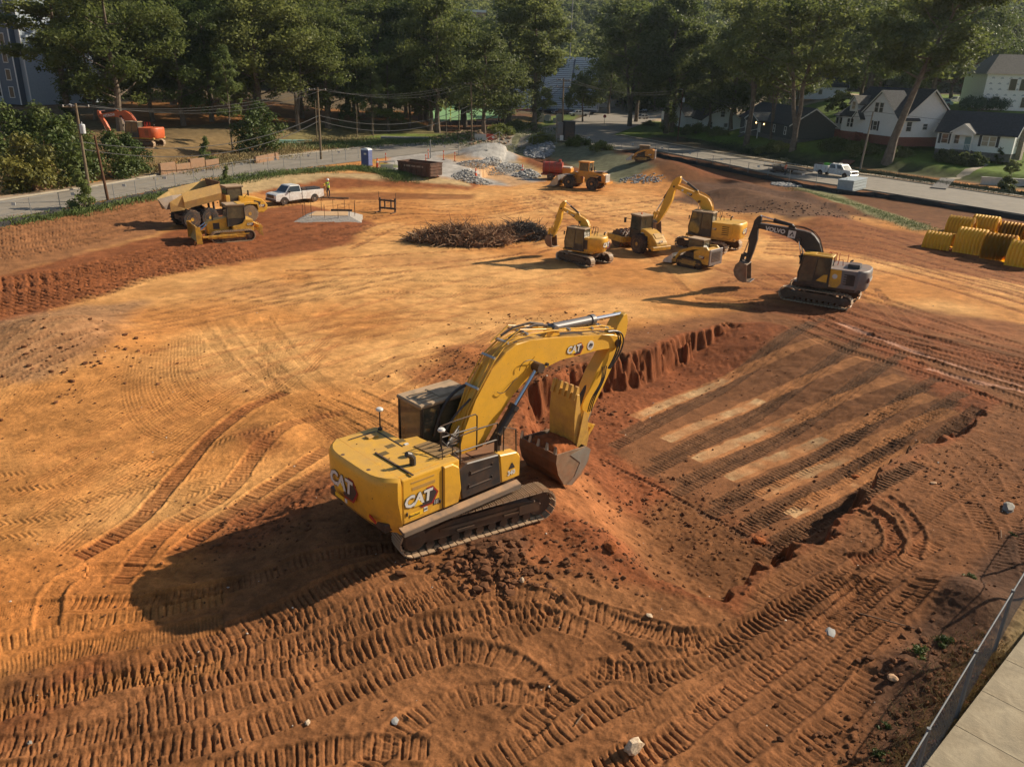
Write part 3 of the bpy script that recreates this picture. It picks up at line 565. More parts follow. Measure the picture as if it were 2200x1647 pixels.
fan([(1960, 980), (2060, 1040), (2140, 1160), (2180, 1300)], [(2060, 930), (2160, 1000), (2230, 1120), (2260, 1250)], 3, w=.6, pitch=.2, amp=.05, kind='pad', sink=.01, berm=.02, brk=.95)
# ---------------------------------------------------------------- crumbly relief
resY = np.gradient(rows)[:, None]
f1 = fbm(X, Y, 0.42, 3, 51, .6); f2 = fbm(X, Y, 0.15, 2, 61, .6); f3 = fbm(X, Y, 1.5, 3, 71)
amp = R * nearfade
Z = Z + (f1 * 0.085 * np.clip(1.6 - resY / .3, 0, 1) * (1 - .8 * TR) + f2 * 0.085 * np.clip(1.6 - resY / .1, 0, 1) * (1 - .25 * TR) + f3 * 0.08) * amp
lump = np.clip(f1 * 4 + f2 * 2 - .9, 0, 1) * np.clip(R - .5, 0, 1) * 2; Z = Z + lump * 0.07 * nearfade
C = C * (1 + n1 * .35 + n2 * .35 + n3 * .3 + (f2 * .5)[..., None] * np.clip(1.4 - resY / .15, 0, 1)[..., None]); C = np.clip(C, 0.01, 0.9)
me = bpy.data.meshes.new('ground'); nv = X.size
co = np.stack([X, Y, Z], -1).reshape(-1, 3).astype(np.float32)
idx = np.arange(nv).reshape(X.shape); q = np.stack([idx[:-1, :-1], idx[:-1, 1:], idx[1:, 1:], idx[1:, :-1]], -1).reshape(-1, 4).astype(np.int32)
me.vertices.add(nv); me.vertices.foreach_set('co', co.ravel()); me.loops.add(q.size); me.loops.foreach_set('vertex_index', q.ravel())
me.polygons.add(len(q)); me.polygons.foreach_set('loop_start', np.arange(0, q.size, 4, dtype=np.int32)); me.polygons.foreach_set('loop_total', np.full(len(q), 4, np.int32))
me.update(calc_edges=True)
ca = me.color_attributes.new('Col', 'FLOAT_COLOR', 'POINT'); ca.data.foreach_set('color', np.concatenate([C, np.ones(C.shape[:2] + (1,))], -1).astype(np.float32).ravel())
me.polygons.foreach_set('use_smooth', np.ones(len(q), bool))
GM = mat('bare_earth', (1, 1, 1), 0.95, spec=0.12, var=0.25, vscale=1.1, vcol=True, bump=0.7, bscale=14.0)
ground = link_mesh('ground', me, GM); ground['kind'] = 'structure'
GZ = Z; 
def gz(x, y):
    """height of the finished ground mesh"""
    r = int(np.clip(np.searchsorted(rows, y) - 1, 0, len(rows) - 2)); t = (y - rows[r]) / (rows[r + 1] - rows[r]); o = 0
    for rr, wt in ((r, 1 - t), (r + 1, t)):
        c = int(np.clip(np.searchsorted(X[rr], x) - 1, 0, NCc - 2)); s = (x - X[rr, c]) / (X[rr, c + 1] - X[rr, c]); o += wt * (GZ[rr, c] * (1 - s) + GZ[rr, c + 1] * s)
    return float(o)
def gp(px, py, dz=0.0):
    x, y = G(px, py); return (x, y, gz(x, y) + dz)
# ---------------------------------------------------------------- shared machine pieces
HEXR = mat('decal_red', (0.30, 0.02, 0.02), 0.5, var=0); HEXD = mat('decal_charcoal', (0.045, 0.035, 0.035), 0.5, var=0)
DWHT = mat('decal_white', (0.62, 0.60, 0.56), 0.5, var=0.05); DYEL = mat('decal_yellow', (0.80, 0.48, 0.03), 0.5, var=0)
def cat_logo(par, M, h, full=True):
    """white slanting letters over a dark hexagon; M: x reading direction, z outward; h = letter height"""
    b = MB(); hx = [(1.50, .72), (2.05, 0), (1.48, -.92), (.40, -.92), (.12, -.58), (.9, -.5), (.9, .72)]
    b.prism([(x * h, y * h) for x, y in hx], 0.0, .004, 'z'); me = b.mesh('logo_hexagon'); me.transform(M); link_mesh('logo_hexagon', me, HEXR, par)
    b = MB(); b.prism([(x * h * .93 - .02 * h, y * h * .86) for x, y in hx], 0.004, .007, 'z'); me = b.mesh('logo_field'); me.transform(M); link_mesh('logo_field', me, HEXD, par)
    o = put_text('logo_outline', 'CAT', h * 1.36, HEXD, M @ Matrix.Translation((0, 0, .010)), par, .002, h * .10, 1.0, .12)
    b = MB(); b.prism([(-.42 * h, -.56 * h), (.02 * h, .0), (.44 * h, -.56 * h)], .0125, .0145, 'z'); me = b.mesh('logo_triangle'); me.transform(M); 
    o = put_text('logo_letters', 'CAT', h * 1.36, DWHT, M @ Matrix.Translation((0, 0, .014)), par, .002, h * .055, 1.0, .12)
    me.transform(Matrix.Translation((0, 0, 0))); link_mesh('logo_triangle', me, DYEL, par)
    me.transform(M @ Matrix.Translation((0, 0, .005)) @ M.inverted())
def oval(L, r, n):
    """points round a track: centre distance L, radius r; returns (x, z, angle) list, evenly spaced"""
    per = 2 * L + 2 * PI * r; out = []
    for i in range(n):
        s = per * i / n
        if s < L: out.append((-L / 2 + s, 0.0, 0.0))
        elif s < L + PI * r: a = (s - L) / r; out.append((L / 2 + r * math.sin(a), r - r * math.cos(a), a))
        elif s < 2 * L + PI * r: q = s - L - PI * r; out.append((L / 2 - q, 2 * r, PI))
        else: a = (s - 2 * L - PI * r) / r; out.append((-L / 2 - r * math.sin(a), r + r * math.cos(a), PI + a))
    return out
def make_track(par, y, sc, rel, side, detail, shoe_w=.6, L=4.05, r=.47, frame_m=None, belt=None):
    """one crawler: frame part with shoes, sprocket and idler below it; side = +1 when the outer face looks to +y"""
    R_ = Matrix.Rotation(rel, 4, 'Z'); M = R_ @ Matrix.Translation((.5 if detail else 0, y * sc, 0)) @ Matrix.Scale(sc, 4)
    def add(name, b, m, p=None, smooth=False):
        me = b.mesh(name); me.transform(M); return link_mesh(name, me, m, p or par, smooth)
    b = MB(); b.prism([(-L / 2 + .1, .30), (L / 2 - .15, .30), (L / 2 + .05, .48), (L / 2 - .2, .66), (.9, .78), (-.9, .78), (-L / 2 + .4, .66), (-L / 2 + .1, .5)], -.20, .20, bev=.02)
    b.box((0, side * .215, .58), (2.6, .04, .10)); b.box((-.5, side * .23, .42), (.55, .05, .07)); b.box((1.0, side * .23, .45), (.5, .05, .06))
    b.box((1.62, side * .22, .48), (.7, .06, .30))
    fr = add('track_frame', b, frame_m or STL)
    for i in range(9): x = -L / 2 + .45 + i * (L - .9) / 8; b = MB(); b.cyl((x, -.17, .19), (x, .17, .19), .13, 12); add('roller', b, STL, fr)
    for x in (-.8, .8): b = MB(); b.cyl((x, -.15, .82), (x, .15, .82), .09, 10); add('roller', b, STL, fr)
    b = MB(); b.lathe([(.05, -.16), (.36, -.14), (.36, .14), (.30, .2), (.16, .23), (.14, .24)] if side > 0 else [(.14, -.24), (.16, -.23), (.30, -.2), (.36, -.14), (.36, .14), (.05, .16)], (-L / 2, 0, r), 'y', 20)
    for k in range(11): a = 2 * PI * k / 11; b.box((-L / 2 + .38 * math.cos(a), 0, r + .38 * math.sin(a)), (.08, .10, .08), (0, -a, 0))
    add('sprocket', b, STL, fr)
    b = MB(); b.lathe([(.1, -.12), (.38, -.12), (.40, -.05), (.40, .05), (.38, .12), (.1, .12)], (L / 2, 0, r), 'y', 20); add('idler', b, STL, fr)
    n = 49 if detail else 46; pts = oval(L, r, n); hw = shoe_w / 2
    if detail:
        b = MB(); b.box((0, 0, 0), (.195, shoe_w, .028)); 
        for dx in (-.07, 0, .07): b.box((dx, 0, -.028), (.018, shoe_w - .02, .035))
        b.box((0, 0, .03), (.16, .26, .05)); me = b.mesh('track_shoe'); me.materials.append(SHOE)
        for (x, z, a) in pts:
            o = bpy.data.objects.new('track_shoe', me); COL.objects.link(o); o.parent = fr
            o.matrix_local = M @ Matrix.Translation((x, 0, z + (.0))) @ Matrix.Rotation(-a, 4, 'Y')
    elif belt:
        b = MB(); vs = []; N_ = len(pts)
        for (x, z, a) in pts: pass
        b.loft([[(x + rr * math.sin(a), hy, z - rr * math.cos(a)) for rr, hy in ((0, -hw), (0, hw), (-.06, hw), (-.06, -hw))] for x, z, a in pts + pts[:1]], cap=False)
        for (x, z, a) in pts: b.box((x + .03 * math.sin(a), 0, z - .03 * math.cos(a)), (.06, shoe_w, .06), (0, -a, 0))
        add('rubber_belt', b, RUB, fr)
    else:
        b = MB()
        for (x, z, a) in pts: b.box((x, 0, z), (.188, shoe_w, .05), (0, -a, 0)); b.box((x + .04 * math.sin(a), 0, z - .04 * math.cos(a)), (.03, shoe_w, .05), (0, -a, 0))
        add('track_belt', b, SHOE, fr)
    return fr
def bezr(p0, p1, p2, p3, n=10):
    return [tuple((1 - t) ** 3 * a + 3 * (1 - t) ** 2 * t * b + 3 * (1 - t) * t * t * c + t ** 3 * d for a, b, c, d in zip(p0, p1, p2, p3)) for t in [i / n for i in range(n + 1)]]
BOOM = [(.10, 1.55), (.60, 1.52), (.85, 2.1), (1.25, 2.68), (1.80, 3.38), (2.25, 3.74), (2.8, 3.99), (3.63, 4.18), (5.21, 4.25), (5.85, 4.24), (6.18, 4.20), (6.32, 4.36), (6.22, 4.56), (5.9, 4.66), (5.35, 4.71), (3.58, 4.84), (2.3, 4.90), (1.8, 4.86), (1.42, 4.66), (.95, 4.25), (.5, 3.5), (.15, 2.6), (-.02, 1.9)]
STICK = [(6.30, 5.22), (6.46, 5.28), (6.58, 5.0), (6.58, 4.6), (6.25, 3.87), (5.80, 2.96), (5.19, 1.86), (4.92, 1.18), (4.78, 1.08), (4.62, 1.18), (4.66, 1.6), (4.95, 2.5), (5.35, 3.5), (5.85, 4.15), (5.95, 4.5), (6.08, 4.9)]
def sim(a0, a1, b0, b1):
    """similarity in the x-z plane carrying a0->b0 and a1->b1; returns fn and scale"""
    va, vb = complex(a1[0] - a0[0], a1[1] - a0[1]), complex(b1[0] - b0[0], b1[1] - b0[1]); k = vb / va
    def f(p):
        z = complex(p[0] - a0[0], p[1] - a0[1]) * k; return (b0[0] + z.real, b0[1] + z.imag)
    return f, abs(k)
def make_excavator(name, label, loc, head, trk, sc=1.0, foot=(.35, 1.75), tip=(6.12, 4.38), pin=(4.76, 1.25), buck=0.0, style='cat', detail=False, ym=None, writing=None):
    root = empty(name, loc, head, label, 'excavator'); YM = ym or YEL; rel = trk - head
    BM = {'cat': YM, 'volvo': GRY, 'orange': YM}[style]; AM = BLK if style == 'volvo' else YM; round_ = style == 'cat' and sc < .8
    s = sc
    for sd in (1, -1): make_track(root, sd * 1.42, s, rel, sd, detail, L=4.05 if not round_ else 3.4)
    b = MB(); b.box((0, 0, .72 * s), (2.3 * s, 2.2 * s, .38 * s), (0, 0, rel), bev=.05); b.cyl((0, 0, .9 * s), (0, 0, 1.15 * s), .72 * s, 24); b.build('car_body', STL, root)
    if round_:
        b = MB(); M = Matrix.Rotation(rel, 4, 'Z'); b.prism([(2.35, .05), (2.45, .05), (2.52, .45), (2.40, .75), (2.3, .75)], -1.5, 1.5, M=M @ Matrix.Scale(s, 4)); b.box((M @ Vector((2.0 * s, 0, .45 * s))), (.8 * s, .5 * s, .15 * s), (0, 0, rel)); b.build('dozer_blade', mat('pale_blade', (.5, .47, .42), .6, dust=.4), root)
    # revolving deck
    x0 = -3.35 * s if not round_ else -2.15 * s
    b = MB(); b.box(((x0 + .5 + 1.75 * s) / 2, 0, 1.26 * s), (1.75 * s - x0 - .5, 2.75 * s, .24 * s), bev=.02); deck = b.build('deck_frame', BLK if style == 'volvo' else YELD if not detail else BLK, root)
    # engine house and counterweight, side faces carry doors and seams
    ht = 2.66 * s; hb = 1.34 * s; hw = (1.60 if detail else 1.49) * s
    xc = -2.45 * s if not round_ else -1.1 * s
    fr = -.55 * s
    b = MB(); b.prism([(xc + .012, -hw), (fr, -hw), (fr, -.1 * s), (fr, .35 * s), (fr - .55 * s, .35 * s), (fr - .55 * s, hw), (xc + .012, hw)] if detail else [(xc + .012, -hw), (fr + .4 * s, -hw), (fr + .4 * s, .42 * s), (fr, .42 * s), (fr, hw), (xc + .012, hw)], hb, ht, 'z', bev=.05 * s)
    house = b.build('engine_house', BM if style != 'volvo' else GRY, root)
    b = MB(); n = 14; rr = []
    bulge = (.46 if detail else .60) * s if not round_ else 1.0 * s
    for k in range(n + 1):
        t = -1 + 2 * k / n; yy = t * hw * (1.0); xx = xc - .12 * s - bulge * (1 - abs(t) ** ((5.0 if detail else 4.0) if not round_ else 2.2)); rr.append((xx, yy))
    prof = [(0.0, 0.10 * s), (.05 * s, .02 * s), (.18 * s, 0), (.85 * s, 0), (1.28 * s, 0.0), (1.42 * s, .025 * s), (1.50 * s, .09 * s)]
    if detail: prof = [(-.20, .10), (-.13, .02), (.05, 0)] + prof[3:]
    rings = []
    for z, ins in prof:
        ring = [(xx + ins + (.16 * s * max(0, 1 - z / (.55 * s)) ** 1.5), yy * (1 - ins / hw), hb - .14 * s + z) for xx, yy in rr] + [(xc, hw - ins, hb - .14 * s + z), (xc, -hw + ins, hb - .14 * s + z)]
        rings.append(ring)
    b.loft(rings); cw = b.build('counterweight', BM, root, smooth=False)
    for p in cw.data.polygons: p.use_smooth = abs(p.normal.z) < .8
    try: cw.data.set_sharp_from_angle(angle=math.radians(32))
    except Exception: pass
    # cab
    cx0, cx1, cy0, cy1, cz0, cz1 = (-.30 if detail else -.62) * s, (1.68 if detail else 1.36) * s, .42 * s, 1.60 * s, 1.38 * s, 3.46 * s
    b = MB(); w_ = .075 * s
    side = [(cx0, cz0), (cx1 + .05 * s, cz0), (cx1 + .12 * s, cz0 + .7 * s), (cx1 - .12 * s, cz1 - .08 * s), (cx0 + .02, cz1 - .08 * s)]
    for yy in (cy0 + .04 * s, cy1 - .04 * s):
        for i in range(5):
            a, c = side[i], side[(i + 1) % 5]; b.cyl((a[0], yy, a[1]), (c[0], yy, c[1]), w_ * .75, 6)
        b.cyl((.45 * s, yy, cz0), (.30 * s, yy, cz1 - .1 * s), w_ * .7, 6)
        b.box(((cx0 + .45 * s) / 2, yy, cz0 + .32 * s), (.45 * s - cx0, .05 * s, .62 * s))
    b.box((cx0 + .03, (cy0 + cy1) / 2, cz0 + .3 * s), (.06 * s, cy1 - cy0, .6 * s)); b.box(((cx0 + cx1) / 2, (cy0 + cy1) / 2, cz0 + .03), (cx1 - cx0, cy1 - cy0 - .02, .08 * s))
    for c in (0, 1, 2, 3): a = side[c]; b.cyl((a[0], cy0, a[1]), (a[0], cy1, a[1]), w_ * .7, 6)
    cab = b.build('cab', CABB, root)
    ROOFM = CABTOP if style != 'volvo' else YEL
    b = MB(); b.box(((cx0 + cx1) / 2 - .05 * s, (cy0 + cy1) / 2, cz1 - .04 * s), (cx1 - cx0 + .05 * s, cy1 - cy0 + .03 * s, .13 * s), bev=.035 * s)
    for k in range(4): b.box(((cx0 + cx1) / 2 - .3 * s, cy0 + .2 * s + k * .21 * s, cz1 + .03 * s), (1.1 * s, .03 * s, .03 * s))
    b.box((.75 * s, (cy0 + cy1) / 2, cz1 + .03 * s), (.5 * s, .7 * s, .05 * s), bev=.02)
    b.build('cab_roof', ROOFM, cab)
    b = MB()
    for yy in (cy0 + .03 * s, cy1 - .03 * s): b.prism([(cx0 + .05, cz0 + .62 * s), (.4 * s, cz0 + .62 * s), (.4 * s, cz0 + .1), (cx1 + .02, cz0 + .1), (cx1 + .08 * s, cz0 + .7 * s), (cx1 - .14 * s, cz1 - .12 * s), (cx0 + .05, cz1 - .12 * s)], yy - .008, yy + .008)
    b.build('side_glass', GLS, cab)
    b = MB(); b.box((cx0, (cy0 + cy1) / 2, cz0 + 1.28 * s), (.015, cy1 - cy0 - .16 * s, 1.34 * s)); b.build('rear_glass', GLS, cab)
    b = MB(); b.quad((cx1 + .1 * s, cy0 + .06, cz0 + .7 * s), (cx1 + .1 * s, cy1 - .06, cz0 + .7 * s), (cx1 - .12 * s, cy1 - .06, cz1 - .1 * s), (cx1 - .12 * s, cy0 + .06, cz1 - .1 * s))
    b.quad((cx1 + .04 * s, cy0 + .06, cz0 + .05), (cx1 + .04 * s, cy1 - .06, cz0 + .05), (cx1 + .1 * s, cy1 - .06, cz0 + .7 * s), (cx1 + .1 * s, cy0 + .06, cz0 + .7 * s)); b.build('windscreen', GLS, cab)
    b = MB(); b.box((.15 * s, (cy0 + cy1) / 2, cz0 + .45 * s), (.5 * s, .5 * s, .16 * s), bev=.03); b.box((-.05 * s, (cy0 + cy1) / 2, cz0 + .85 * s), (.14 * s, .5 * s, .8 * s), bev=.03); b.build('operator_seat', mat('seat_brown', (.16, .07, .03), .8), cab)
    for yy, xx in ((cy1 + .12 * s, cx1 - .05 * s), (cy0 - .1 * s, cx1)):
        b = MB(); b.tube([(xx, yy - .12 * s, cz1 - .5 * s), (xx + .1 * s, yy + .05 * s, cz1 - .45 * s)], .015, 5); b.box((xx + .12 * s, yy + .08 * s, cz1 - .55 * s), (.05, .18 * s, .34 * s), bev=.015); b.build('mirror', BLK, cab)
    # left flank behind the cab: doors and louvres
    b = MB()
    for k in range(5): b.box((xc + .55 * s, hw + .004, hb + .35 * s + k * .17 * s), (.62 * s, .03, .07 * s))
    b.build('louvre', BLK if style == 'volvo' else mat('slot_dark', (.10, .06, .02), .8), house)
    if round_: b = MB(); b.box((-.45 * s - .35 * s, hw + .004, hb + .68 * s), (.42 * s, .03, .9 * s), bev=.02); b.build('grille_panel', BLK, house)
    # right front: tank, steps
    b = MB(); b.prism([(fr + .02, -hw + .01), (1.72 * s, -hw + .01), (1.72 * s, -.55 * s), (fr + .02, -.55 * s)], 1.38 * s, 2.12 * s, 'z', bev=.04 * s)
    b.build('tank_box', BM if style != 'volvo' else GRY, root)
    b = MB(); b.box((1.05 * s, -1.0 * s, 2.15 * s), (1.2 * s, .72 * s, .05 * s)); b.box((.1 * s, -1.0 * s, 2.14 * s), (.6 * s, .7 * s, .06 * s)); b.build('non_slip_plate', mat('plate_soiled', (.20, .10, .05), .9, dust=.6, dustcol=(.3, .12, .05)), root)
    if detail:
        b = MB(); z0, z1 = 1.40 * s, 2.42 * s
        b.prism([(-.48, z0), (.98, z0), (.86, z1 - .05), (-.30, z1 + .05), (-.58, z1 - .1)], -hw - .03, -hw + .14, bev=.03)
        pn = b.build('side_panel', BLK, root)
        for k in (0, 1):
            b = MB(); x_ = .18; zz = z0 + .30 + k * .40
            b.tube([(x_ - .42 + .06 * k, -hw - .035, zz + .10), (x_ - .42 + .06 * k, -hw - .035, zz), (x_ + .42, -hw - .035, zz), (x_ + .42, -hw - .035, zz + .10)], .022, 6); b.build('pressed_rib', BLK, pn)
        b = MB(); b.prism([(1.0, 1.40), (1.72, 1.40), (1.72, 2.02), (1.58, 2.22), (.90, 2.32)], -hw - .02, -hw + .3, bev=.03); b.build('front_box', YEL, root)
        put_text('model_number', '340', .20, DWHT, frame((1.36, -hw - .028, 1.62), (1, 0, 0), (0, -1, 0)), root, .004, .006)
        b = MB(); b.prism([(-.12, -.1), (.12, -.1), (.0, .1)], 0, .004, 'z'); me_ = b.mesh('badge'); me_.transform(frame((1.38, -hw - .028, 1.86), (1, 0, 0), (0, -1, 0))); link_mesh('badge', me_, HEXD, root)
        # the ridge that curves in front of the rear door
        b = MB(); b.prism([(-1.12, 1.36), (-.60, 1.36), (-.50, 1.75), (-.58, 2.45), (-.80, 2.62), (-1.12, 2.62)], -hw - .05, -hw + .05, bev=.035); b.build('door_bulge', YEL, root)
        b = MB(); b.box((-2.45, 0, 2.664), (.018, 2.96, .012)); b.box((-1.13, -hw - .004, 2.0), (.016, .012, 1.3)); b.build('seam', HEXD, house)
        b = MB(); b.box((-1.78, -hw + .0, 2.48), (.75, .012, .045)); b.box((-1.75, -hw + .0, 2.30), (.75, .012, .09)); b.build('vent_slot', mat('slot_dusty', (.42, .24, .06), .8), house)
        for x_, y_ in ((-1.95, -.05), (-1.55, .22), (-1.15, .32)):
            b = MB(); b.box((x_, y_, 2.672), (.26, .20, .018)); b.build('hood_vent', mat('mesh_brown', (.14, .09, .03), .9), house)
        b = MB(); b.prism([(-2.42, -1.42), (-1.12, -1.42), (-1.12, 1.0), (-2.42, 1.0)], 2.662, 2.675, 'z'); b.build('hood_panel', YEL, house)
        b = MB(); b.box((-2.1, -.75, 2.70), (.05, 1.7, .03), (0, 0, .02)); b.build('hood_hinge', BLK, house)
        for x_, y_ in ((-2.86, .55), (-2.80, -.62)): b = MB(); b.lathe([(.05, 0), (.10, .0), (.10, .02), (.05, .045)], (x_, y_, 2.66), 'z', 14); b.build('lifting_eye', BLK, cw)
        for x_, y_ in ((-2.2, .9), (-2.0, .3), (-2.0, -.4), (-1.3, -.6), (-1.3, .8), (-2.9, 0), (-2.62, .95), (-2.6, -.9)): b = MB(); b.cyl((x_, y_, 2.66), (x_, y_, 2.69), .018, 6); b.build('bolt_head', BLK, house)
        b = MB(); b.prism([(-1.05, -.2), (-.55, -.2), (-.3, -1.15), (-.95, -1.25)], 2.662, 2.69, 'z'); b.build('work_tray', mat('tray_mesh', (.25, .15, .06), .9), house)
        b = MB(); b.tube([(-1.72, -1.08, 2.6), (-1.72, -1.08, 2.88), (-1.82, -1.10, 3.0), (-1.93, -1.10, 3.06)], [.09, .09, .085, .075], 10); b.build('exhaust_pipe', BLK, house)
        for x_, y_, z_ in ((-1.15, 1.32, 2.66), (-.62, -.90, 2.66)):
            b = MB(); b.cyl((x_, y_, z_), (x_, y_, z_ + .62), .022, 8); b.cyl((x_, y_, z_), (x_, y_, z_ + .06), .07, 10); ms = b.build('antenna_mast', BLK, root)
            b = MB(); b.lathe([(.03, 0), (.10, .01), (.11, .05), (.08, .09), (.02, .10)], (x_, y_, z_ + .60), 'z', 16); b.build('antenna_dome', DWHT, ms)
        for x_, y_, w_, d_ in ((-1.78, 1.28, .9, .03), (-1.30, .62, .03, 1.3), (-1.95, -1.0, .7, .02)): b = MB(); b.box((x_, y_, 2.682), (w_, d_, .012)); b.build('panel_joint', HEXD, house)
        b = MB(); b.box((-1.62, 1.05, 2.70), (.34, .22, .05), bev=.015); b.build('service_cap', YELD, house); b = MB(); b.box((-1.15, .02, 2.69), (.12, .08, .03)); b.build('white_label', DWHT, house)
        for k in range(4): b = MB(); b.box((-3.08 + k * .0, -1.2 + k * .8, 2.2), (.02, .02, .02)); b.build('bolt_head', BLK, cw)
        for x_ in (-2.30, -1.22): b = MB(); b.box((x_, -hw - .012, 1.62), (.05, .02, .12), bev=.008); b.build('door_latch', BLK, house)
        # catwalk along the flank
        b = MB(); b.prism([(-hw - .17, 1.14), (-hw + .02, 1.22), (-hw + .02, 1.30), (-hw - .17, 1.24)], -2.55, 1.62, 'x'); b.box((-.45, -hw - .18, 1.16), (4.15, .02, .14)); b.build('catwalk', mat('catwalk_steel', (.16, .12, .09), .6, topdust=.8, dustcol=(.42, .24, .12)), root)
        # handrails
        def rail(pts, r_=.022): b = MB(); b.tube(pts, r_, 6); b.build('handrail', CABB, root)
        rail([(-.50, -.70, 2.62), (-.50, -.70, 3.30), (.0, -.70, 3.32), (.75, -.70, 3.32), (.82, -.70, 3.25), (.82, -.70, 2.12)]); rail([(-.50, -.70, 2.95), (.80, -.70, 2.9)])
        rail([(-.35, -1.38, 2.15), (-.35, -1.38, 3.22), (.35, -1.38, 3.24), (1.0, -1.38, 3.22), (1.0, -1.38, 2.15)], .026); rail([(-.35, -1.38, 2.75), (1.0, -1.38, 2.7)])
        rail([(1.25, -1.38, 2.2), (1.25, -1.38, 3.02), (1.75, -1.35, 2.8), (1.82, -1.35, 1.4)]); rail([(-.9, -1.30, 2.66), (-.9, -1.30, 2.95), (-.55, -1.3, 2.95), (-.55, -1.3, 2.66)], .016)
        rail([(-.5, -.7, 3.2), (-.35, -1.38, 3.1)], .02); rail([(-.5, -.7, 2.9), (.0, -1.0, 2.2)], .018)
        b = MB(); b.box((1.12, -1.25, 2.42), (.12, .12, .5)); b.box((1.16, -1.25, 2.62), (.05, .22, .34)); b.build('right_mirror', BLK, root)
        b = MB()
        for k in range(5): b.tube(bezr((-.35 - .08 * k, -.35 - .09 * k, 2.1), (-.3, -.4 - .1 * k, 2.9), (.2, -.32, 2.2 + .1 * k), (.55, -.2, 2.35 + .12 * k)), .03, 6)
        b.box((-.1, -.35, 2.2), (.5, .5, .35), bev=.03); b.build('valve_hoses', BLK, root)
        b = MB(); b.box((-.05, -.05, 1.8), (1.0, .9, .85), bev=.04); b.build('valve_bank', mat('greasy', (.05, .035, .02), .6, dust=.5, dustcol=DUST), root)
        b = MB(); b.box((-.85, .9, 1.75), (.6, 1.1, .5), bev=.03); b.build('battery_deck', YELD, root)
        # small stickers
        b = MB(); b.box((-2.0, -hw - .003, 1.52), (.42, .008, .13)); st_ = b.build('sticker', DYEL, house); put_text('sticker_text', 'Blanchard', .085, HEXD, frame((-2.07, -hw - .008, 1.52), (1, 0, 0), (0, -1, 0)), house, .002, .002)
        b = MB(); b.box((-1.70, -hw - .003, 1.56), (.12, .008, .13)); b.build('sticker', DWHT, house); put_text('sticker_text', 'CAT', .06, HEXD, frame((-1.70, -hw - .010, 1.56), (1, 0, 0), (0, -1, 0)), house, .002, .003)
        b = MB(); b.box((-1.35, -hw - .003, 1.66), (.20, .008, .16)); b.build('sticker', HEXD, house)
        for k in range(3): b = MB(); b.box((-1.40 + k * .05, -hw - .008, 1.66), (.015, .008, .12)); b.build('sticker_bar', DWHT, house)
        # red reflector on the counterweight
        b = MB(); b.box((xc - .12 - bulge + .055, -1.00, 1.46), (.02, .42, .085), (0, 0, -.16)); b.build('reflector', RED, cw)
        b = MB(); b.box((xc - .125 - bulge + .01, .55, 1.48), (.012, .45, .12)); b.build('sticker', DYEL, cw); b = MB(); b.box((xc - .125 - bulge + .01, .22, 1.48), (.012, .10, .12)); b.build('sticker', DWHT, cw)
        cat_logo(cw, frame((xc - .12 - bulge - .006, .42, 1.98), (0.0, -1, 0), (-1, 0.0, 0)), .42)
        cat_logo(house, frame((-1.95, -hw - .006, 1.95), (1, 0, 0), (0, -1, 0)), .33)
    else:
        if style == 'cat':
            cat_logo(cw, frame((xc - .12 * s - bulge - .004, .0, 1.95 * s), (0, -1, 0), (-1, 0, 0)), .38 * s if not round_ else .42 * s)
            b = MB(); b.box((xc - .5 * s, .95 * s if not round_ else .9 * s, hb + .06 * s), (.02, .4 * s, .06 * s), (0, 0, .5)); b.build('reflector', RED, cw)
            cat_logo(house, frame((-.85 * s if not round_ else -.2 * s, hw + .006, 2.1 * s), (-1, 0, 0), (0, 1, 0)), .13 * s)
        rails = [[(-.5 * s, -.9 * s, ht), (-.5 * s, -.9 * s, ht + .55 * s), (.0, -.9 * s, ht + .6 * s), (.1 * s, -.9 * s, 2.1 * s)], [(-1.2 * s, .0, ht), (-1.15 * s, .0, ht + .4 * s), (-.9 * s, .0, ht + .4 * s), (-.85 * s, .0, ht)], [(-.5 * s, -1.4 * s, ht), (-.5 * s, -1.4 * s, ht + .55 * s), (.0, -1.4 * s, ht + .6 * s), (.2 * s, -1.4 * s, 2.1 * s)]]
        for r_ in rails: b = MB(); b.tube(r_, .025, 6); b.build('handrail', CABB if style == 'cat' else RED, root)
        b = MB(); b.tube([(-1.6 * s, -.7 * s, ht - .05), (-1.6 * s, -.7 * s, ht + .25 * s), (-1.75 * s, -.7 * s, ht + .33 * s)], .07 * s, 8); b.build('exhaust_pipe', BLK, house)
        if style == 'volvo':
            b = MB(); b.box((-2.0 * s, .1, ht + .12 * s), (.8 * s, 1.0 * s, .34 * s), bev=.05); b.build('engine_cowl', mat('volvo_dark', (.05, .055, .06), .45, topdust=.3), root)
            b = MB(); b.prism([(fr + .02, hb + .02), (-1.15 * s, hb + .02), (-1.45 * s, ht - .55 * s), (-1.45 * s, ht - .02), (fr - .4 * s, ht - .02), (fr + .6 * s, ht - .02), (fr + .02, ht - .55 * s)][:6] if False else [(fr, hb + .02), (-1.2 * s, hb + .02), (-1.45 * s, hb + .35 * s), (-1.4 * s, ht - .03), (fr, ht - .03)], hw - .03, hw + .012); b.build('side_door', YEL, root)
            b = MB(); b.prism([(fr + .02, hb - .02), (1.4 * s, hb - .02), (1.4 * s, hb + .12 * s), (fr + .75 * s, hb + .35 * s), (fr + .02, ht - .6 * s)], cy1 - .01, cy1 + .015); b.build('cab_skirt', BLK, cab)
            b = MB(); b.prism([(fr + .02, hb + .30 * s), (fr + .75 * s, hb + .36 * s), (fr + .3 * s, ht - .5 * s), (fr + .02, ht - .45 * s)], cy1 + .0, cy1 + .02); b.build('cab_flash', YEL, cab)
            put_text('brand_text', 'VOLVO', .34 * s, DWHT, frame((xc - .12 * s - bulge - .004, -.15 * s, 1.95 * s), (0, -1, 0), (-1, 0, 0)), cw, .01, .012)
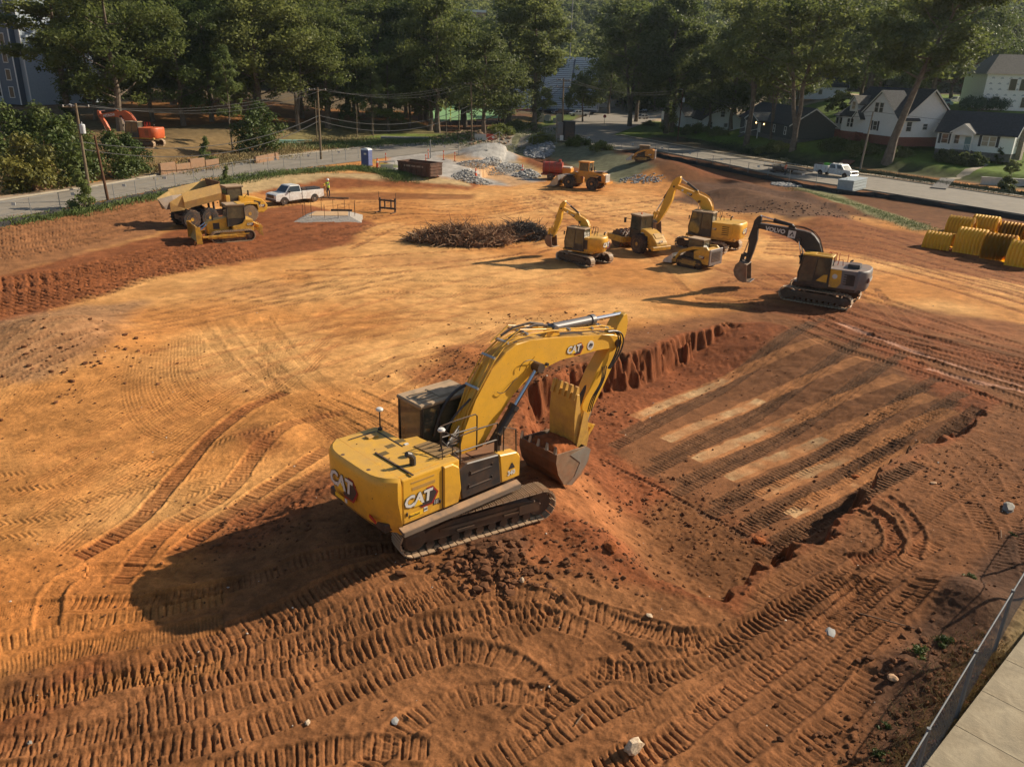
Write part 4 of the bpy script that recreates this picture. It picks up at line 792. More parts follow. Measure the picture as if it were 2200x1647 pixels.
            b = MB(); b.prism([(-.2, .22), (.22, .22), (.05, 0), (.22, -.22), (-.2, -.1)], 0, .01, 'z'); me_ = b.mesh('red_chevron'); me_.transform(frame((xc - .10 * s - bulge * .93, .78 * s, 1.98 * s), (.3, -1, 0), (-1, -.3, 0)) @ Matrix.Scale(s, 4)); link_mesh('red_chevron', me_, RED, cw)
            put_text('brand_text', 'VOLVO', .15 * s, DWHT, frame((fr - .0 * s, hw + .02, hb + .10 * s), (-1, 0, 0), (0, 1, 0)), root, .005, .003)
            b = MB(); b.cyl((-1.0 * s, hw, 2.15 * s), (-1.0 * s, hw + .02, 2.15 * s), .17 * s, 20); b.build('round_badge', DWHT, root)
            b = MB(); b.box((-2.05 * s, hw + .004, 2.0 * s), (.55 * s, .03, .75 * s)); b.build('grille_panel', BLK, house)
            for x_ in (-1.3, -.7, -.1): b = MB(); b.tube([(x_ * s, -1.3 * s, ht - .3), (x_ * s, -1.3 * s, ht + .6 * s)], .02, 5); b.build('rail_post', RED, root)
    # boom: box section with plated edges
    f, k = sim((.35, 1.75), (6.12, 4.38), (foot[0] * s, foot[1] * s), (tip[0] * s, tip[1] * s)); bw = .27 * k
    b = MB(); b.prism([f(p) for p in BOOM], -bw, bw, bev=.02 * k); yb = -0.0
    boom = b.build('boom', AM, root)
    q = lambda x, y, z: (f((x, z))[0], y * k, f((x, z))[1])
    b = MB(); b.prism([f(p) for p in ((3.0, 4.85), (3.7, 4.85), (3.5, 5.12), (3.3, 5.12))], -.09 * k, .09 * k)
    b.prism([f(p) for p in ((2.15, 3.95), (2.3, 4.2), (2.55, 4.42), (2.8, 4.3), (2.85, 4.1), (2.6, 3.85))], -bw - .02, bw + .02)
    b.build('boom_bracket', AM, boom)
    # hydraulic lines laid along the boom back
    hb_ = [(0.15, 2.5), (.32, 3.1), (.62, 3.75), (1.05, 4.42), (1.5, 4.82), (1.9, 4.98), (2.5, 5.02), (3.2, 4.99), (4.4, 4.92), (5.4, 4.84), (5.9, 4.76)]
    for j, yy in enumerate((-.22, -.13, .13, .22) if (detail or s > .8) else (-.2, .2)):
        b = MB(); b.tube([q(x_, yy + .03 * math.sin(i * 1.9 + j), z_ + .05 + .05 * (j % 2) + .035 * math.sin(i * 2.1 + j)) for i, (x_, z_) in enumerate(hb_)], .024 * k, 6); b.build('hydraulic_pipe', YEL if style == 'cat' else BLK, boom)
    if detail:
        for (x_, z_) in ((.55, 3.72), (1.05, 4.5), (1.5, 4.86), (2.2, 5.03), (3.9, 4.97), (4.9, 4.9), (5.6, 4.83)):
            b = MB(); b.box(q(x_, 0, z_ + .06), (.07, .56, .07), (0, -.9 if x_ < 1.2 else -.2, 0)); b.build('pipe_clamp', mat('zinc', (.45, .45, .43), .4, metal=.6), boom)
        for yy in (-.16, .16):
            b = MB(); b.tube([q(1.6, yy, 5.02), q(2.0, yy, 5.2), q(2.6, yy * .7, 5.28), q(3.1, yy * .5, 5.2)], .04, 7); b.build('black_hose', BLK, boom)
            b = MB(); b.tube([q(1.3, yy * 1.4, 4.85), q(1.9, yy * 1.5, 5.25), q(2.5, yy * 1.3, 5.18), q(3.0, yy, 5.12)], .022, 6); b.build('steel_line', YEL, boom)
        for j, (dy, dr) in enumerate(((-.34, .28), (-.36, .42), (-.33, .16))):
            b = MB(); b.tube(bezr(q(5.5, dy, 4.82), q(6.1 + dr, dy - .05, 4.9), q(6.0 + dr, dy, 4.1), q(5.75 + dr * .2, dy + .02, 3.6), 12), .028, 6); b.build('black_hose', BLK, boom)
        for j in range(3):
            b = MB(); b.tube(bezr(q(5.7 - .1 * j, -.3, 3.7), q(5.6, -.42, 3.0), q(5.2 - .1 * j, -.4, 3.1), q(5.25 - .08 * j, -.3, 2.3), 10), .022, 6); b.build('black_hose', BLK, boom)
        b = MB(); b.tube(bezr(q(1.95, -.32, 4.1), q(1.9, -.36, 4.5), q(2.6, -.34, 4.4), q(2.6, -.32, 4.15)), .012, 5); b.tube(bezr(q(1.2, -.31, 3.6), q(1.5, -.34, 3.4), q(1.6, -.34, 3.8), q(1.9, -.31, 3.9)), .012, 5); b.build('thin_cable', BLK, boom)
        b = MB(); b.tube(bezr(q(-.35, .35, 2.4), q(-.2, .35, 3.3), q(.1, .3, 3.6), q(.5, .22, 3.75)), .05, 7); b.tube(bezr(q(-.45, .0, 2.3), q(-.2, -.1, 3.1), q(.1, -.1, 3.2), q(.4, -.15, 3.5)), .035, 7); b.build('feed_hose', BLK, boom)
        cat_logo(boom, frame(q(4.12, -.275, 4.42), (1, 0, -.03), (0, -1, 0)), .235)
        b = MB(); b.cyl(q(4.86, -.265, 4.45), q(4.86, -.282, 4.45), .155, 24); b.build('round_badge', DWHT, boom)
        b = MB(); M_ = frame(q(4.86, -.287, 4.47), (1, 0, 0), (0, -1, 0)); 
        for tri in ([(-.10, -.03), (-.02, .07), (.02, .02), (.05, .06), (.11, -.03)], [(-.09, -.06), (.09, -.06), (.09, -.045), (-.09, -.045)], [(-.05, -.10), (.05, -.10), (.05, -.085), (-.05, -.085)]): b.prism(tri, 0, .003, 'z', M=M_)
        b.build('badge_print', HEXD, boom)
        b = MB(); b.cyl(q(3.05, -.26, 4.12), q(3.05, -.33, 4.12), .055, 12); b.box(q(2.9, -.33, 4.12), (.22, .02, .03), (0, -.7, 0)); b.build('boom_light', BLK, boom)
    elif writing:
        for yy, nx in ((bw + .006, -1), (-bw - .006, 1)):
            if writing == 'CAT': cat_logo(boom, frame((f((4.1, 4.42))[0], yy, f((4.1, 4.42))[1]), (nx * (f((5, 4.42))[0] - f((4, 4.5))[0]), 0, nx * (f((5, 4.42))[1] - f((4, 4.5))[1])), (0, 1 if yy > 0 else -1, 0)), .22 * k)
            else:
                d_ = (nx * (f((5, 4.42))[0] - f((3.6, 4.5))[0]), 0, nx * (f((5, 4.42))[1] - f((3.6, 4.5))[1]))
                put_text('brand_text', writing, .48 * k, DWHT, frame((f((4.55, 4.42))[0], yy, f((4.55, 4.42))[1]), d_, (0, 1 if yy > 0 else -1, 0)), boom, .006, .014)
            b = MB()
            c_ = f((3.2, 4.42)) if style == 'volvo' else f((5.0, 4.44))
            if style == 'volvo':
                M_ = frame((c_[0], yy, c_[1]), d_, (0, 1 if yy > 0 else -1, 0)); b.prism([(-.3, -.3), (.3, -.3), (.3, .3), (-.3, .3)], 0, .005, 'z', M=M_ @ Matrix.Scale(k, 4)); b.build('square_decal', DWHT, boom)
                b = MB(); b.prism([(-.2, -.15), (-.08, -.15), (.02, .05), (.1, -.05), (.05, -.15), (.2, -.15), (0.02, .22)], .006, .012, 'z', M=M_ @ Matrix.Scale(k, 4)); b.build('triangle_print', HEXD, boom)
            elif style == 'cat': b.cyl((c_[0], yy, c_[1]), (c_[0], yy * 1.02, c_[1]), .15 * k, 16); b.build('round_badge', DWHT, boom)
    # boom cylinders, stick cylinder
    for yy in (-bw - .14 * k, bw + .14 * k):
        base = (1.28 * s, yy, 1.62 * s); top = (f((2.55, 4.15))[0], yy, f((2.55, 4.15))[1]); bv, tv = Vector(base), Vector(top)
        b = MB(); b.cyl(bv, bv.lerp(tv, .56), .125 * k, 14); b.cyl(bv.lerp(tv, .53), bv.lerp(tv, .58), .15 * k, 14); cyo = b.build('boom_cylinder', BLK, root)
        b = MB(); b.cyl(bv.lerp(tv, .56), tv, .062 * k, 10); b.build('piston_rod', CHR, cyo)
    b = MB(); c_ = f((2.55, 4.15)); b.cyl((c_[0], -bw - .3 * k, c_[1]), (c_[0], bw + .3 * k, c_[1]), .14 * k, 14); b.build('boom_pin', STL, root)
    g, kk = sim((6.12, 4.38), (4.76, 1.25), (tip[0] * s, tip[1] * s), (pin[0] * s, pin[1] * s)); sw = .21 * kk
    b = MB(); b.prism([g(p) for p in STICK], -sw, sw, bev=.02 * kk); stick = b.build('stick', AM, root)
    b = MB(); b.cyl((tip[0] * s, -bw - .08, tip[1] * s), (tip[0] * s, bw + .08, tip[1] * s), .12 * k, 12); b.build('stick_pin', STL, stick)
    a0 = Vector((f((3.42, 5.08))[0], 0, f((3.42, 5.08))[1])); a1 = Vector((g((6.40, 5.20))[0], 0, g((6.40, 5.20))[1]))
    b = MB(); b.cyl(a0, a0.lerp(a1, .56), .135 * k, 16); b.cyl(a0.lerp(a1, .53), a0.lerp(a1, .58), .165 * k, 16); b.cyl(a0 + Vector((0, -.16 * k, 0)), a0 + Vector((0, .16 * k, 0)), .1 * k, 10); cyo = b.build('stick_cylinder', mat('cylinder_grey', (.16, .15, .15), .35, metal=.4) if detail else BLK, root)
    b = MB(); b.cyl(a0.lerp(a1, .56), a1, .065 * k, 12); b.build('piston_rod', CHR, cyo)
    # bucket cylinder down the front of the stick, links and bucket
    P_ = lambda p: (g(p)[0], 0, g(p)[1])
    b = MB(); c0, c1 = Vector(P_((6.50, 4.75))), Vector(P_((5.50, 1.75))); b.cyl(c0, c0.lerp(c1, .58), .11 * kk, 12); bcy = b.build('bucket_cylinder', BLK, root)
    b = MB(); b.cyl(c0.lerp(c1, .58), c1, .055 * kk, 10); b.build('piston_rod', CHR, bcy)
    bs = s * (.90 if detail else 1.0 if not round_ else .8)
    def B(p): # bucket-local (x forward, z up from the pin) rotated by buck
        ca, sa = math.cos(buck), math.sin(buck); return (pin[0] * s + (p[0] * ca - p[1] * sa) * bs, pin[1] * s + (p[0] * sa + p[1] * ca) * bs)
    lk = B((.42, -.02))
    for yy in (-sw - .07, sw + .07):
        b = MB(); m0 = P_((5.50, 1.75)); b.prism([(m0[0] - .07, m0[2] + .07), (m0[0] + .09, m0[2] + .05), (lk[0] + .1, lk[1] - .02), (lk[0] - .08, lk[1] - .08)], yy - .04, yy + .04); m1 = P_((5.0, 1.95)); b.prism([(m0[0], m0[2] + .08), (m0[0], m0[2] - .08), (m1[0], m1[2] - .08), (m1[0], m1[2] + .08)], yy - .03, yy + .03); b.build('bucket_link', AM, root)
    bwid = (.95 if detail else .65) * bs
    prof = [(-.05, .22), (.18, .05), (.14, -.40), (-.22, -.90), (-.70, -1.18), (-1.15, -1.02), (-1.48, -.50), (-1.62, .0), (-1.60, .34)] if detail else [(-.15, .12), (.45, .08), (.60, -.25), (.55, -.70), (.28, -1.05), (-.10, -1.22), (-.5, -1.2), (-.75, -1.05)]
    inn = [(p[0] * .94 - .03, p[1] * .94 - .0) for p in prof]
    b = MB(); pa = [B(p) for p in prof]; pi_ = [B(p) for p in inn]
    for i in range(len(pa) - 1): b.prism([pa[i], pa[i + 1], pi_[i + 1], pi_[i]], -bwid, bwid)
    bk = b.build('bucket', mat('bucket_brown', (.22, .155, .105), .6, metal=.2, dust=.6, dustcol=(.30, .15, .07)) if not detail else mat('bucket_steel', (.17, .085, .045), .8, dust=.9, dustcol=(.30, .11, .04), var=.3), root)
    for sd in (-1, 1):
        b = MB(); mouth = [pa[0]] + pa[1:] ; b.prism(mouth, sd * bwid - .02, sd * bwid + .02); sp_ = b.build('side_plate', mat('bucket_side', (.24, .16, .10), .7, dust=.8, dustcol=(.28, .11, .045), var=.3), bk)
        if detail: b = MB(); b.prism([B((-.10, .20)), B((.2, .02)), B((.02, -.5)), B((-.75, -1.16)), B((-1.0, -1.05)), B((-.62, -.85)), B((-.35, -.35)), B((-.9, .12))], sd * bwid - .035, sd * bwid + .035); b.build('side_cutter', mat('steel_pale', (.26, .23, .19), .6, metal=.2, dust=.7, dustcol=(.28, .12, .05)), bk)
    lip = prof[-1]; dirx = (prof[-1][0] - prof[-2][0], prof[-1][1] - prof[-2][1]); ln = math.hypot(*dirx); dirx = (dirx[0] / ln, dirx[1] / ln); nx_ = (-dirx[1], dirx[0])
    for i in range(5):
        yy = -bwid + .08 * bs + i * (2 * bwid - .16 * bs) / 4; b = MB()
        a_ = B((lip[0] - nx_[0] * .05, lip[1] - nx_[1] * .05)); c_ = B((lip[0] + nx_[0] * .05, lip[1] + nx_[1] * .05)); d_ = B((lip[0] + dirx[0] * .27, lip[1] + dirx[1] * .27))
        b.prism([a_, c_, (d_[0] + .01, d_[1] + .01), d_], yy - .055 * bs, yy + .055 * bs); b.build('bucket_tooth', BARE, bk)
    for yy in (-.24 * bs, .24 * bs): b = MB(); b.prism([B((-.12, .1)), B((-.05, .2)), B((.35, .15)), B((.5, -.05)), B((.3, -.25)), B((-.1, -.05))], yy - .03, yy + .03); b.build('bucket_ear', BARE, bk)
    if detail:   # soil heaped in the bucket, and the thumb
        random.seed(3); bm = bmesh.new(); n_ = 16; vv = []
        for i in range(n_ + 1):
            for j in range(n_ + 1):
                u_, v_ = i / n_, j / n_; p0, p1 = B((-1.58, .22)), B((.05, .06)); x_ = p0[0] + (p1[0] - p0[0]) * u_; z_ = p0[1] + (p1[1] - p0[1]) * u_; e = min(u_, 1 - u_, v_, 1 - v_) * 3
                z_ += .26 * min(e, 1) ** .6 + .09 * (random.random() - .5) - .25 * (1 - min(e * 2, 1)); vv.append(bm.verts.new((x_, -bwid * .97 + 2 * bwid * .97 * v_, z_)))
        for i in range(n_):
            for j in range(n_): k0 = i * (n_ + 1) + j; bm.faces.new((vv[k0], vv[k0 + n_ + 1], vv[k0 + n_ + 2], vv[k0 + 1]))
        me_ = bpy.data.meshes.new('soil_heap'); bm.to_mesh(me_); bm.free(); so = link_mesh('soil_load', me_, SOIL, bk, True)
        TG = lambda L_: [g(p) for p in L_]
        b = MB(); tw = .58
        b.prism(TG([(4.62, 1.30), (4.85, 1.55), (4.55, 2.4), (4.40, 3.02), (4.27, 3.05), (4.30, 2.3), (4.42, 1.5)]), -tw, tw, bev=.015)
        tb = b.build('thumb', YELD, root)
        for i in range(5): yy = -tw + .09 + i * (2 * tw - .18) / 4; b = MB(); b.prism(TG([(4.20, 2.86), (4.42, 2.86), (4.36, 3.26), (4.28, 3.26)]), yy - .065, yy + .065); b.build('thumb_tooth', YELD, tb)
        for yy in (-tw - .04, tw + .04): b = MB(); b.prism(TG([(4.45, 1.0), (4.70, .88), (4.95, 1.1), (5.0, 1.6), (4.78, 2.4), (4.62, 2.5), (4.55, 1.8)]), yy - .03, yy + .03); b.build('thumb_side', YELD, tb)
        p0, p1 = g((4.76, 1.15)), g((5.12, 1.1)); b = MB(); b.cyl((p0[0], -.62, p0[1]), (p0[0], .62, p0[1]), .12, 14); b.cyl((p1[0], -.4, p1[1]), (p1[0], .4, p1[1]), .10, 12); b.build('bucket_pin', STL, root)
        p0, p1 = g((5.5, 3.4)), g((4.75, 2.1)); b = MB(); b.cyl((p0[0], -.05, p0[1]), (p1[0], -.05, p1[1]), .13, 12); b.build('thumb_cylinder', BLK, root)
    return root
M0 = (-2.05, 20.68); m = make_excavator('excavator', 'large yellow excavator in the foreground with its boom reaching over the pit', (M0[0], M0[1], TZ(*M0) + .10), math.radians(43), math.radians(31.5), foot=(.80, 1.65), tip=(7.35, 4.0), pin=(5.50, .72), detail=True)
make_excavator('excavator', 'short-tailed small yellow excavator parked left of the roller with a curled bucket on the ground', (5.3, 60.0, TZ(5.3, 60)), math.radians(146), math.radians(136), .78, foot=(-.1, 1.8), tip=(2.85, 4.85), pin=(3.8, 2.0), buck=.35, writing='CAT')
make_excavator('excavator', 'tall yellow excavator behind the roller with its boom raised high and stick hanging down', (16.2, 66.6, TZ(16.2, 66.6)), math.radians(148), math.radians(140), .92, foot=(.2, 1.8), tip=(3.75, 5.2), pin=(5.2, 1.75), buck=.35, writing='CAT')
make_excavator('excavator', 'black and yellow excavator with a dark lettered boom beyond the pit', (20.0, 50.6, TZ(20.0, 50.6)), math.radians(150), math.radians(147), .90, foot=(.35, 1.8), tip=(5.15, 4.75), pin=(5.55, 1.85), buck=.35, style='volvo', writing='VOLVO')
# ---------------------------------------------------------------- other vehicles
def pose(pr, pf, hw, side):
    """near-side rear and front ground contacts (photo pixels) -> centre and heading; side=+1 when the near side is the vehicle's left"""
    A, B_ = G(*pr), G(*pf); h = math.atan2(B_[1] - A[1], B_[0] - A[0]); L = math.dist(A, B_)
    cx, cy = (A[0] + B_[0]) / 2, (A[1] + B_[1]) / 2; cx += side * hw * math.sin(h); cy -= side * hw * math.cos(h)
    return cx, cy, TZ(cx, cy), h, L
def wheel(par, x, y, r, w, hubm, side, tyre=None, lug=0):
    b = MB(); b.lathe([(r * .55, -w / 2), (r * .93, -w / 2), (r, -w * .3), (r, w * .3), (r * .93, w / 2), (r * .55, w / 2)], (x, y, r), 'y', 24)
    if lug:
        for k in range(lug):
            a = 2 * PI * k / lug
            for sd in (-1, 1): b.box((x + r * math.cos(a + sd * .06), y + sd * w * .24, r + r * math.sin(a + sd * .06)), (.10 * r, w * .48, .07 * r), (0, -a + PI / 2 if False else -a, sd * .5))
    t = b.build('wheel', tyre or RUB, par); y0 = y + side * w / 2
    b = MB(); b.lathe([(r * .02, 0), (r * .18, .02 * side), (r * .22, -.06 * side), (r * .48, -.08 * side), (r * .58, .01 * side), (r * .56, -w * .3 * side), (r * .02, -w * .3 * side)], (x, y0, r), 'y', 16); b.build('wheel_rim', hubm, t); return t
def glassbox(cab, x0, x1, y, z0, z1, inset=.05, front=.15, rear=.0, m=None):
    """windows on all four sides of a cab"""
    for yy in (-y - .004, y + .004): b = MB(); b.prism([(x0 + inset, z0), (x1 - inset, z0), (x1 - inset - front, z1), (x0 + inset + rear, z1)], yy - .006, yy + .006); b.build('side_window', m or GLS, cab)
    b = MB(); b.quad((x1 + .008, -y + inset, z0), (x1 + .008, y - inset, z0), (x1 + .008 - front, y - inset, z1), (x1 + .008 - front, -y + inset, z1)); b.build('windscreen', m or GLS, cab)
    b = MB(); b.quad((x0 - .008, -y + inset, z0), (x0 - .008, y - inset, z0), (x0 - .008 + rear, y - inset, z1), (x0 - .008 + rear, -y + inset, z1)); b.build('rear_window', m or GLS, cab)
def framecab(par, x0, x1, y, z0, z1, m, roofm, ov=.08, sc=1, taper=.06):
    b = MB()
    for sx in (x0, x1):
        for sy in (-y, y): b.cyl((sx, sy, z0), (sx - (taper if sx == x1 else 0), sy * .94, z1), .05 * sc, 6)
    b.box(((x0 + x1) / 2, 0, z0 + .03), (x1 - x0, 2 * y, .1)); b.box(((x0 + x1) / 2, 0, z0 + (z1 - z0) * .2), (x1 - x0, 2 * y - .02, (z1 - z0) * .34))
    cab = b.build('cab', m, par); b = MB(); b.box(((x0 + x1) / 2, 0, z1 + .05), (x1 - x0 + ov * 2, 2 * y + ov, .13 * sc), bev=.03); b.build('cab_roof', roofm, cab)
    glassbox(cab, x0, x1, y * .97, z0 + (z1 - z0) * .38, z1 - .02, .06, taper); return cab
def make_roller():
    x, y, z, h, L = pose((1373, 546), (1322, 527), .95, 1); h = math.radians(122)
    r = empty('padfoot_roller', (x + .6, y - 1.2, z), h, 'yellow padfoot roller with a dark roofed cab between the two yellow excavators', 'roller')
    for sd in (-1, 1): wheel(r, 0, sd * .80, .78, .55, YEL, sd, lug=22)
    b = MB(); b.prism([(.35, .75), (.35, 1.75), (.1, 1.95), (-.4, 1.9), (-1.2, 1.62), (-1.75, 1.15), (-1.85, .95), (-1.85, .55), (-.9, .5)], -.56, .56, bev=.06); bd = b.build('engine_hood', YEL, r)
    b = MB(); b.box((-1.75, 0, .68), (.3, 1.9, .32), bev=.04); b.build('rear_bumper', YEL, r); b = MB(); b.box((-1.28, 0, 1.58), (.5, .7, .03), (0, -.68, 0)); b.build('hood_grille', YELD, bd)
    for sd in (-1, 1): b = MB(); b.box((-.5, sd * .565, 1.2), (.4, .02, .5)); b.build('side_grille', HEXD, bd); cat_logo(bd, frame((-.05, sd * .566, 1.6), (-sd, 0, 0), (0, sd, 0)), .11)
    cat_logo(bd, frame((-1.80, .15, 1.22), (0, -1, 0), (-1, 0, .35)), .12)
    b = MB(); b.cyl((-.2, -.3, 1.85), (-.2, -.3, 2.5), .045, 8); b.build('exhaust_pipe', BLK, bd)
    cab = framecab(r, .25, 1.45, .62, 1.05, 2.85, CABB, CABTOP); b = MB(); b.cyl((.9, 0, 2.95), (.9, 0, 3.07), .06, 8); b.build('beacon', mat('beacon_orange', (.8, .15, .02), .4), cab)
    for sd in (-1, 1): b = MB(); b.tube([(1.4, sd * .6, 2.5), (1.8, sd * .9, 2.55)], .02, 5); b.box((1.82, sd * .92, 2.4), (.06, .2, .4)); b.build('mirror', BLK, cab)
    b = MB(); b.box((1.35, 0, .8), (.9, .5, .4)); b.build('articulation_joint', STL, r)
    b = MB()
    for sd in (-1, 1): b.box((2.75, sd * 1.10, .80), (2.0, .12, .5), bev=.02)
    for xx in (1.75, 3.75): b.box((xx, 0, .80), (.14, 2.2, .48), bev=.02)
    b.build('drum_frame', YEL, r)
    b = MB(); b.cyl((2.75, -.98, .72), (2.75, .98, .72), .68, 28); dr = b.build('drum', STL, r); pm = None
    for k in range(12):
        for j in range(8):
            a = 2 * PI * (k + .5 * (j % 2)) / 12; b = MB() if pm is None else None
            if pm is None: b.box((0, 0, .06), (.16, .13, .13), taper=(.75, .75)); pm = b.mesh('drum_pad'); pm.materials.append(mat('pad_steel', (.26, .12, .07), .6, dust=.5, dustcol=(.45, .28, .16)))
            o = bpy.data.objects.new('drum_pad', pm); COL.objects.link(o); o.parent = dr; o.matrix_local = Matrix.Translation((2.75, -.84 + j * .24, .72)) @ Matrix.Rotation(a, 4, 'Y') @ Matrix.Translation((0, 0, .66))
def rubber_track(r, y, s, side, L, m=None):
    """triangular rubber track of a compact loader or small dozer; reuses the oval track"""
    return make_track(r, y / s, s, 0, side, False, shoe_w=.75, L=L, r=.52, frame_m=m, belt=True)
def make_ctl(x, y, z, h, label, sc=1.0, near=True):
    r = empty('compact_track_loader', (x, y, z), h, label, 'track loader'); s = .80
    for sd in (-1, 1): make_track(r, sd * .85 / s, s * .95, 0, sd, False, shoe_w=.55, L=1.95, r=.46, frame_m=YELD, belt=True)
    b = MB(); b.prism([(-1.15, .35), (.75, .35), (.85, .9), (.6, 1.05), (-1.15, 1.15)], -.55, .55, bev=.03); b.build('chassis', BLK, r)
    b = MB(); b.prism([(-1.62, .45), (-.35, .45), (-.25, 1.3), (-1.1, 1.62), (-1.62, 1.52)], -.86, .86, bev=.05); bd = b.build('engine_cover', ORY if not near else YEL, r)
    b = MB(); b.prism([(-1.70, .40), (-1.60, .40), (-1.60, 1.60), (-1.68, 1.60)], -.86, .86, bev=.02); rd = b.build('rear_door', GRY, r)
    for k in range(7): b = MB(); b.box((-1.71, 0, .72 + k * .11), (.03, 1.2, .05)); b.build('grille_bar', BLK, rd)
    for sd in (-1, 1): cat_logo(bd, frame((-.95, sd * .866, .98), (-sd, 0, 0), (0, sd, 0)), .15)
    cab = framecab(r, -.75, .62, .46, .95, 2.05, CABB, CABTOP, .04, .9, .08)
    for sd in (-1, 1):
        b = MB(); b.prism([(-1.45, 1.55), (-1.25, 1.72), (-.1, 1.62), (1.05, 1.15), (1.42, .55), (1.5, .25), (1.36, .25), (1.22, .55), (.92, .98), (-.15, 1.42), (-1.3, 1.5)], sd * .70 - .07, sd * .70 + .07, bev=.015); b.build('lift_arm', ORY if not near else YEL, r)
        b = MB(); b.cyl((-.75, sd * .72, 1.0), (.55, sd * .72, 1.15), .05, 8); b.build('lift_cylinder', BLK, r)
    b = MB(); b.box((1.44, 0, .42), (.12, 1.3, .4)); b.build('coupler', BLK, r)
    prof = [(1.5, .82), (1.52, .12), (2.35, .04), (2.36, .08), (1.62, .20), (1.58, .82)]
    b = MB(); b.prism(prof, -.98, .98); bk = b.build('bucket', BARE, r)
    for sd in (-1, 1): b = MB(); b.prism([(1.5, .82), (1.52, .12), (2.35, .06), (2.2, .35)], sd * .98 - .02, sd * .98 + .02); b.build('side_plate', mat('worn_white', (.55, .5, .44), .5, dust=.3), bk)
    return r
def make_loader():
    x, y, z, h, L = pose((1256, 409), (1219, 402), 1.1, 1); h = math.radians(152)
    r = empty('wheel_loader', (x + .2, y, z), h, 'orange-yellow articulated wheel loader with a toothed bucket in front of the matted berm', 'wheel loader')
    for xx in (-1.55, 1.55):
        for sd in (-1, 1): wheel(r, xx, sd * 1.1, .78, .6, ORY, sd, lug=16)
    b = MB(); b.prism([(-3.0, .95), (-.3, .85), (-.3, 2.0), (-1.0, 2.2), (-2.75, 1.95), (-3.0, 1.7)], -.75, .75, bev=.06); eh = b.build('engine_hood', ORY, r)
    b = MB(); b.box((-3.05, 0, 1.45), (.12, 1.3, .9), bev=.02); rg = b.build('rear_grille', mat('silver_grille', (.5, .48, .45), .4, metal=.5), r)
    b = MB(); b.box((-1.9, 0, 2.16), (1.7, 1.2, .08), (0, .08, 0), bev=.02); b.build('hood_top', GRY, eh)
    for sd in (-1, 1): b = MB(); b.prism([(-2.6, 1.05), (-1.9, 1.05), (-1.9, 1.75), (-2.5, 1.75)], sd * .755 - .01, sd * .755 + .01); b.build('side_grille', HEXD, eh)
    b = MB(); b.cyl((-1.4, .35, 2.2), (-1.4, .35, 2.75), .07, 8); b.cyl((-1.0, .3, 2.2), (-1.0, .3, 2.6), .12, 10); b.build('exhaust_pipe', BLK, eh)
    b = MB(); b.box((-3.2, 0, .9), (.3, 2.0, .25)); b.build('counterweight', ORY, r)
    for xx in (-1.55, 1.55):
        for sd in (-1, 1): b = MB(); b.box((xx, sd * 1.08, 1.62), (1.3, .55, .07), bev=.02); b.build('fender', ORY if xx < 0 else BLK, r)
    cab = framecab(r, -.75, .55, .66, 1.55, 3.15, ORY, ORY, .12, 1)
    b = MB(); b.prism([(.2, .6), (2.1, .6), (2.1, 1.3), (1.3, 1.9), (.9, 1.9), (.2, 1.2)], -.45, .45, bev=.03); b.build('front_frame', ORY, r)
    for sd in (-1, 1): b = MB(); b.prism([(.95, 1.95), (1.25, 2.0), (2.6, 1.25), (3.15, .55), (2.95, .45), (2.3, 1.0), (1.0, 1.7)], sd * .5 - .07, sd * .5 + .07); b.build('lift_arm', ORY, r); b = MB(); b.cyl((.9, sd * .35, 1.0), (2.3, sd * .5, 1.15), .08, 8); b.build('lift_cylinder', BLK, r)
    b = MB(); b.cyl((1.1, 0, 1.9), (2.6, 0, 1.35), .09, 8); b.build('tilt_cylinder', CHR, r)
    pr = [(3.05, 1.45), (2.95, .9), (3.0, .35), (3.35, .12), (4.25, .05)]; b = MB()
    for i in range(4): b.prism([pr[i], pr[i + 1], (pr[i + 1][0] + .05, pr[i + 1][1] + .06), (pr[i][0] + .06, pr[i][1])], -1.45, 1.45)
    bk = b.build('bucket', mat('bucket_dark', (.10, .09, .09), .5, dust=.4), r)
    for sd in (-1, 1): b = MB(); b.prism(pr + [(3.9, .6)], sd * 1.45 - .02, sd * 1.45 + .02); b.build('side_plate', BARE, bk)
    for k in range(8): b = MB(); b.box((4.35, -1.32 + k * .377, .06), (.3, .12, .07)); b.build('bucket_tooth', mat('tooth_pale', (.6, .58, .55), .5), bk)
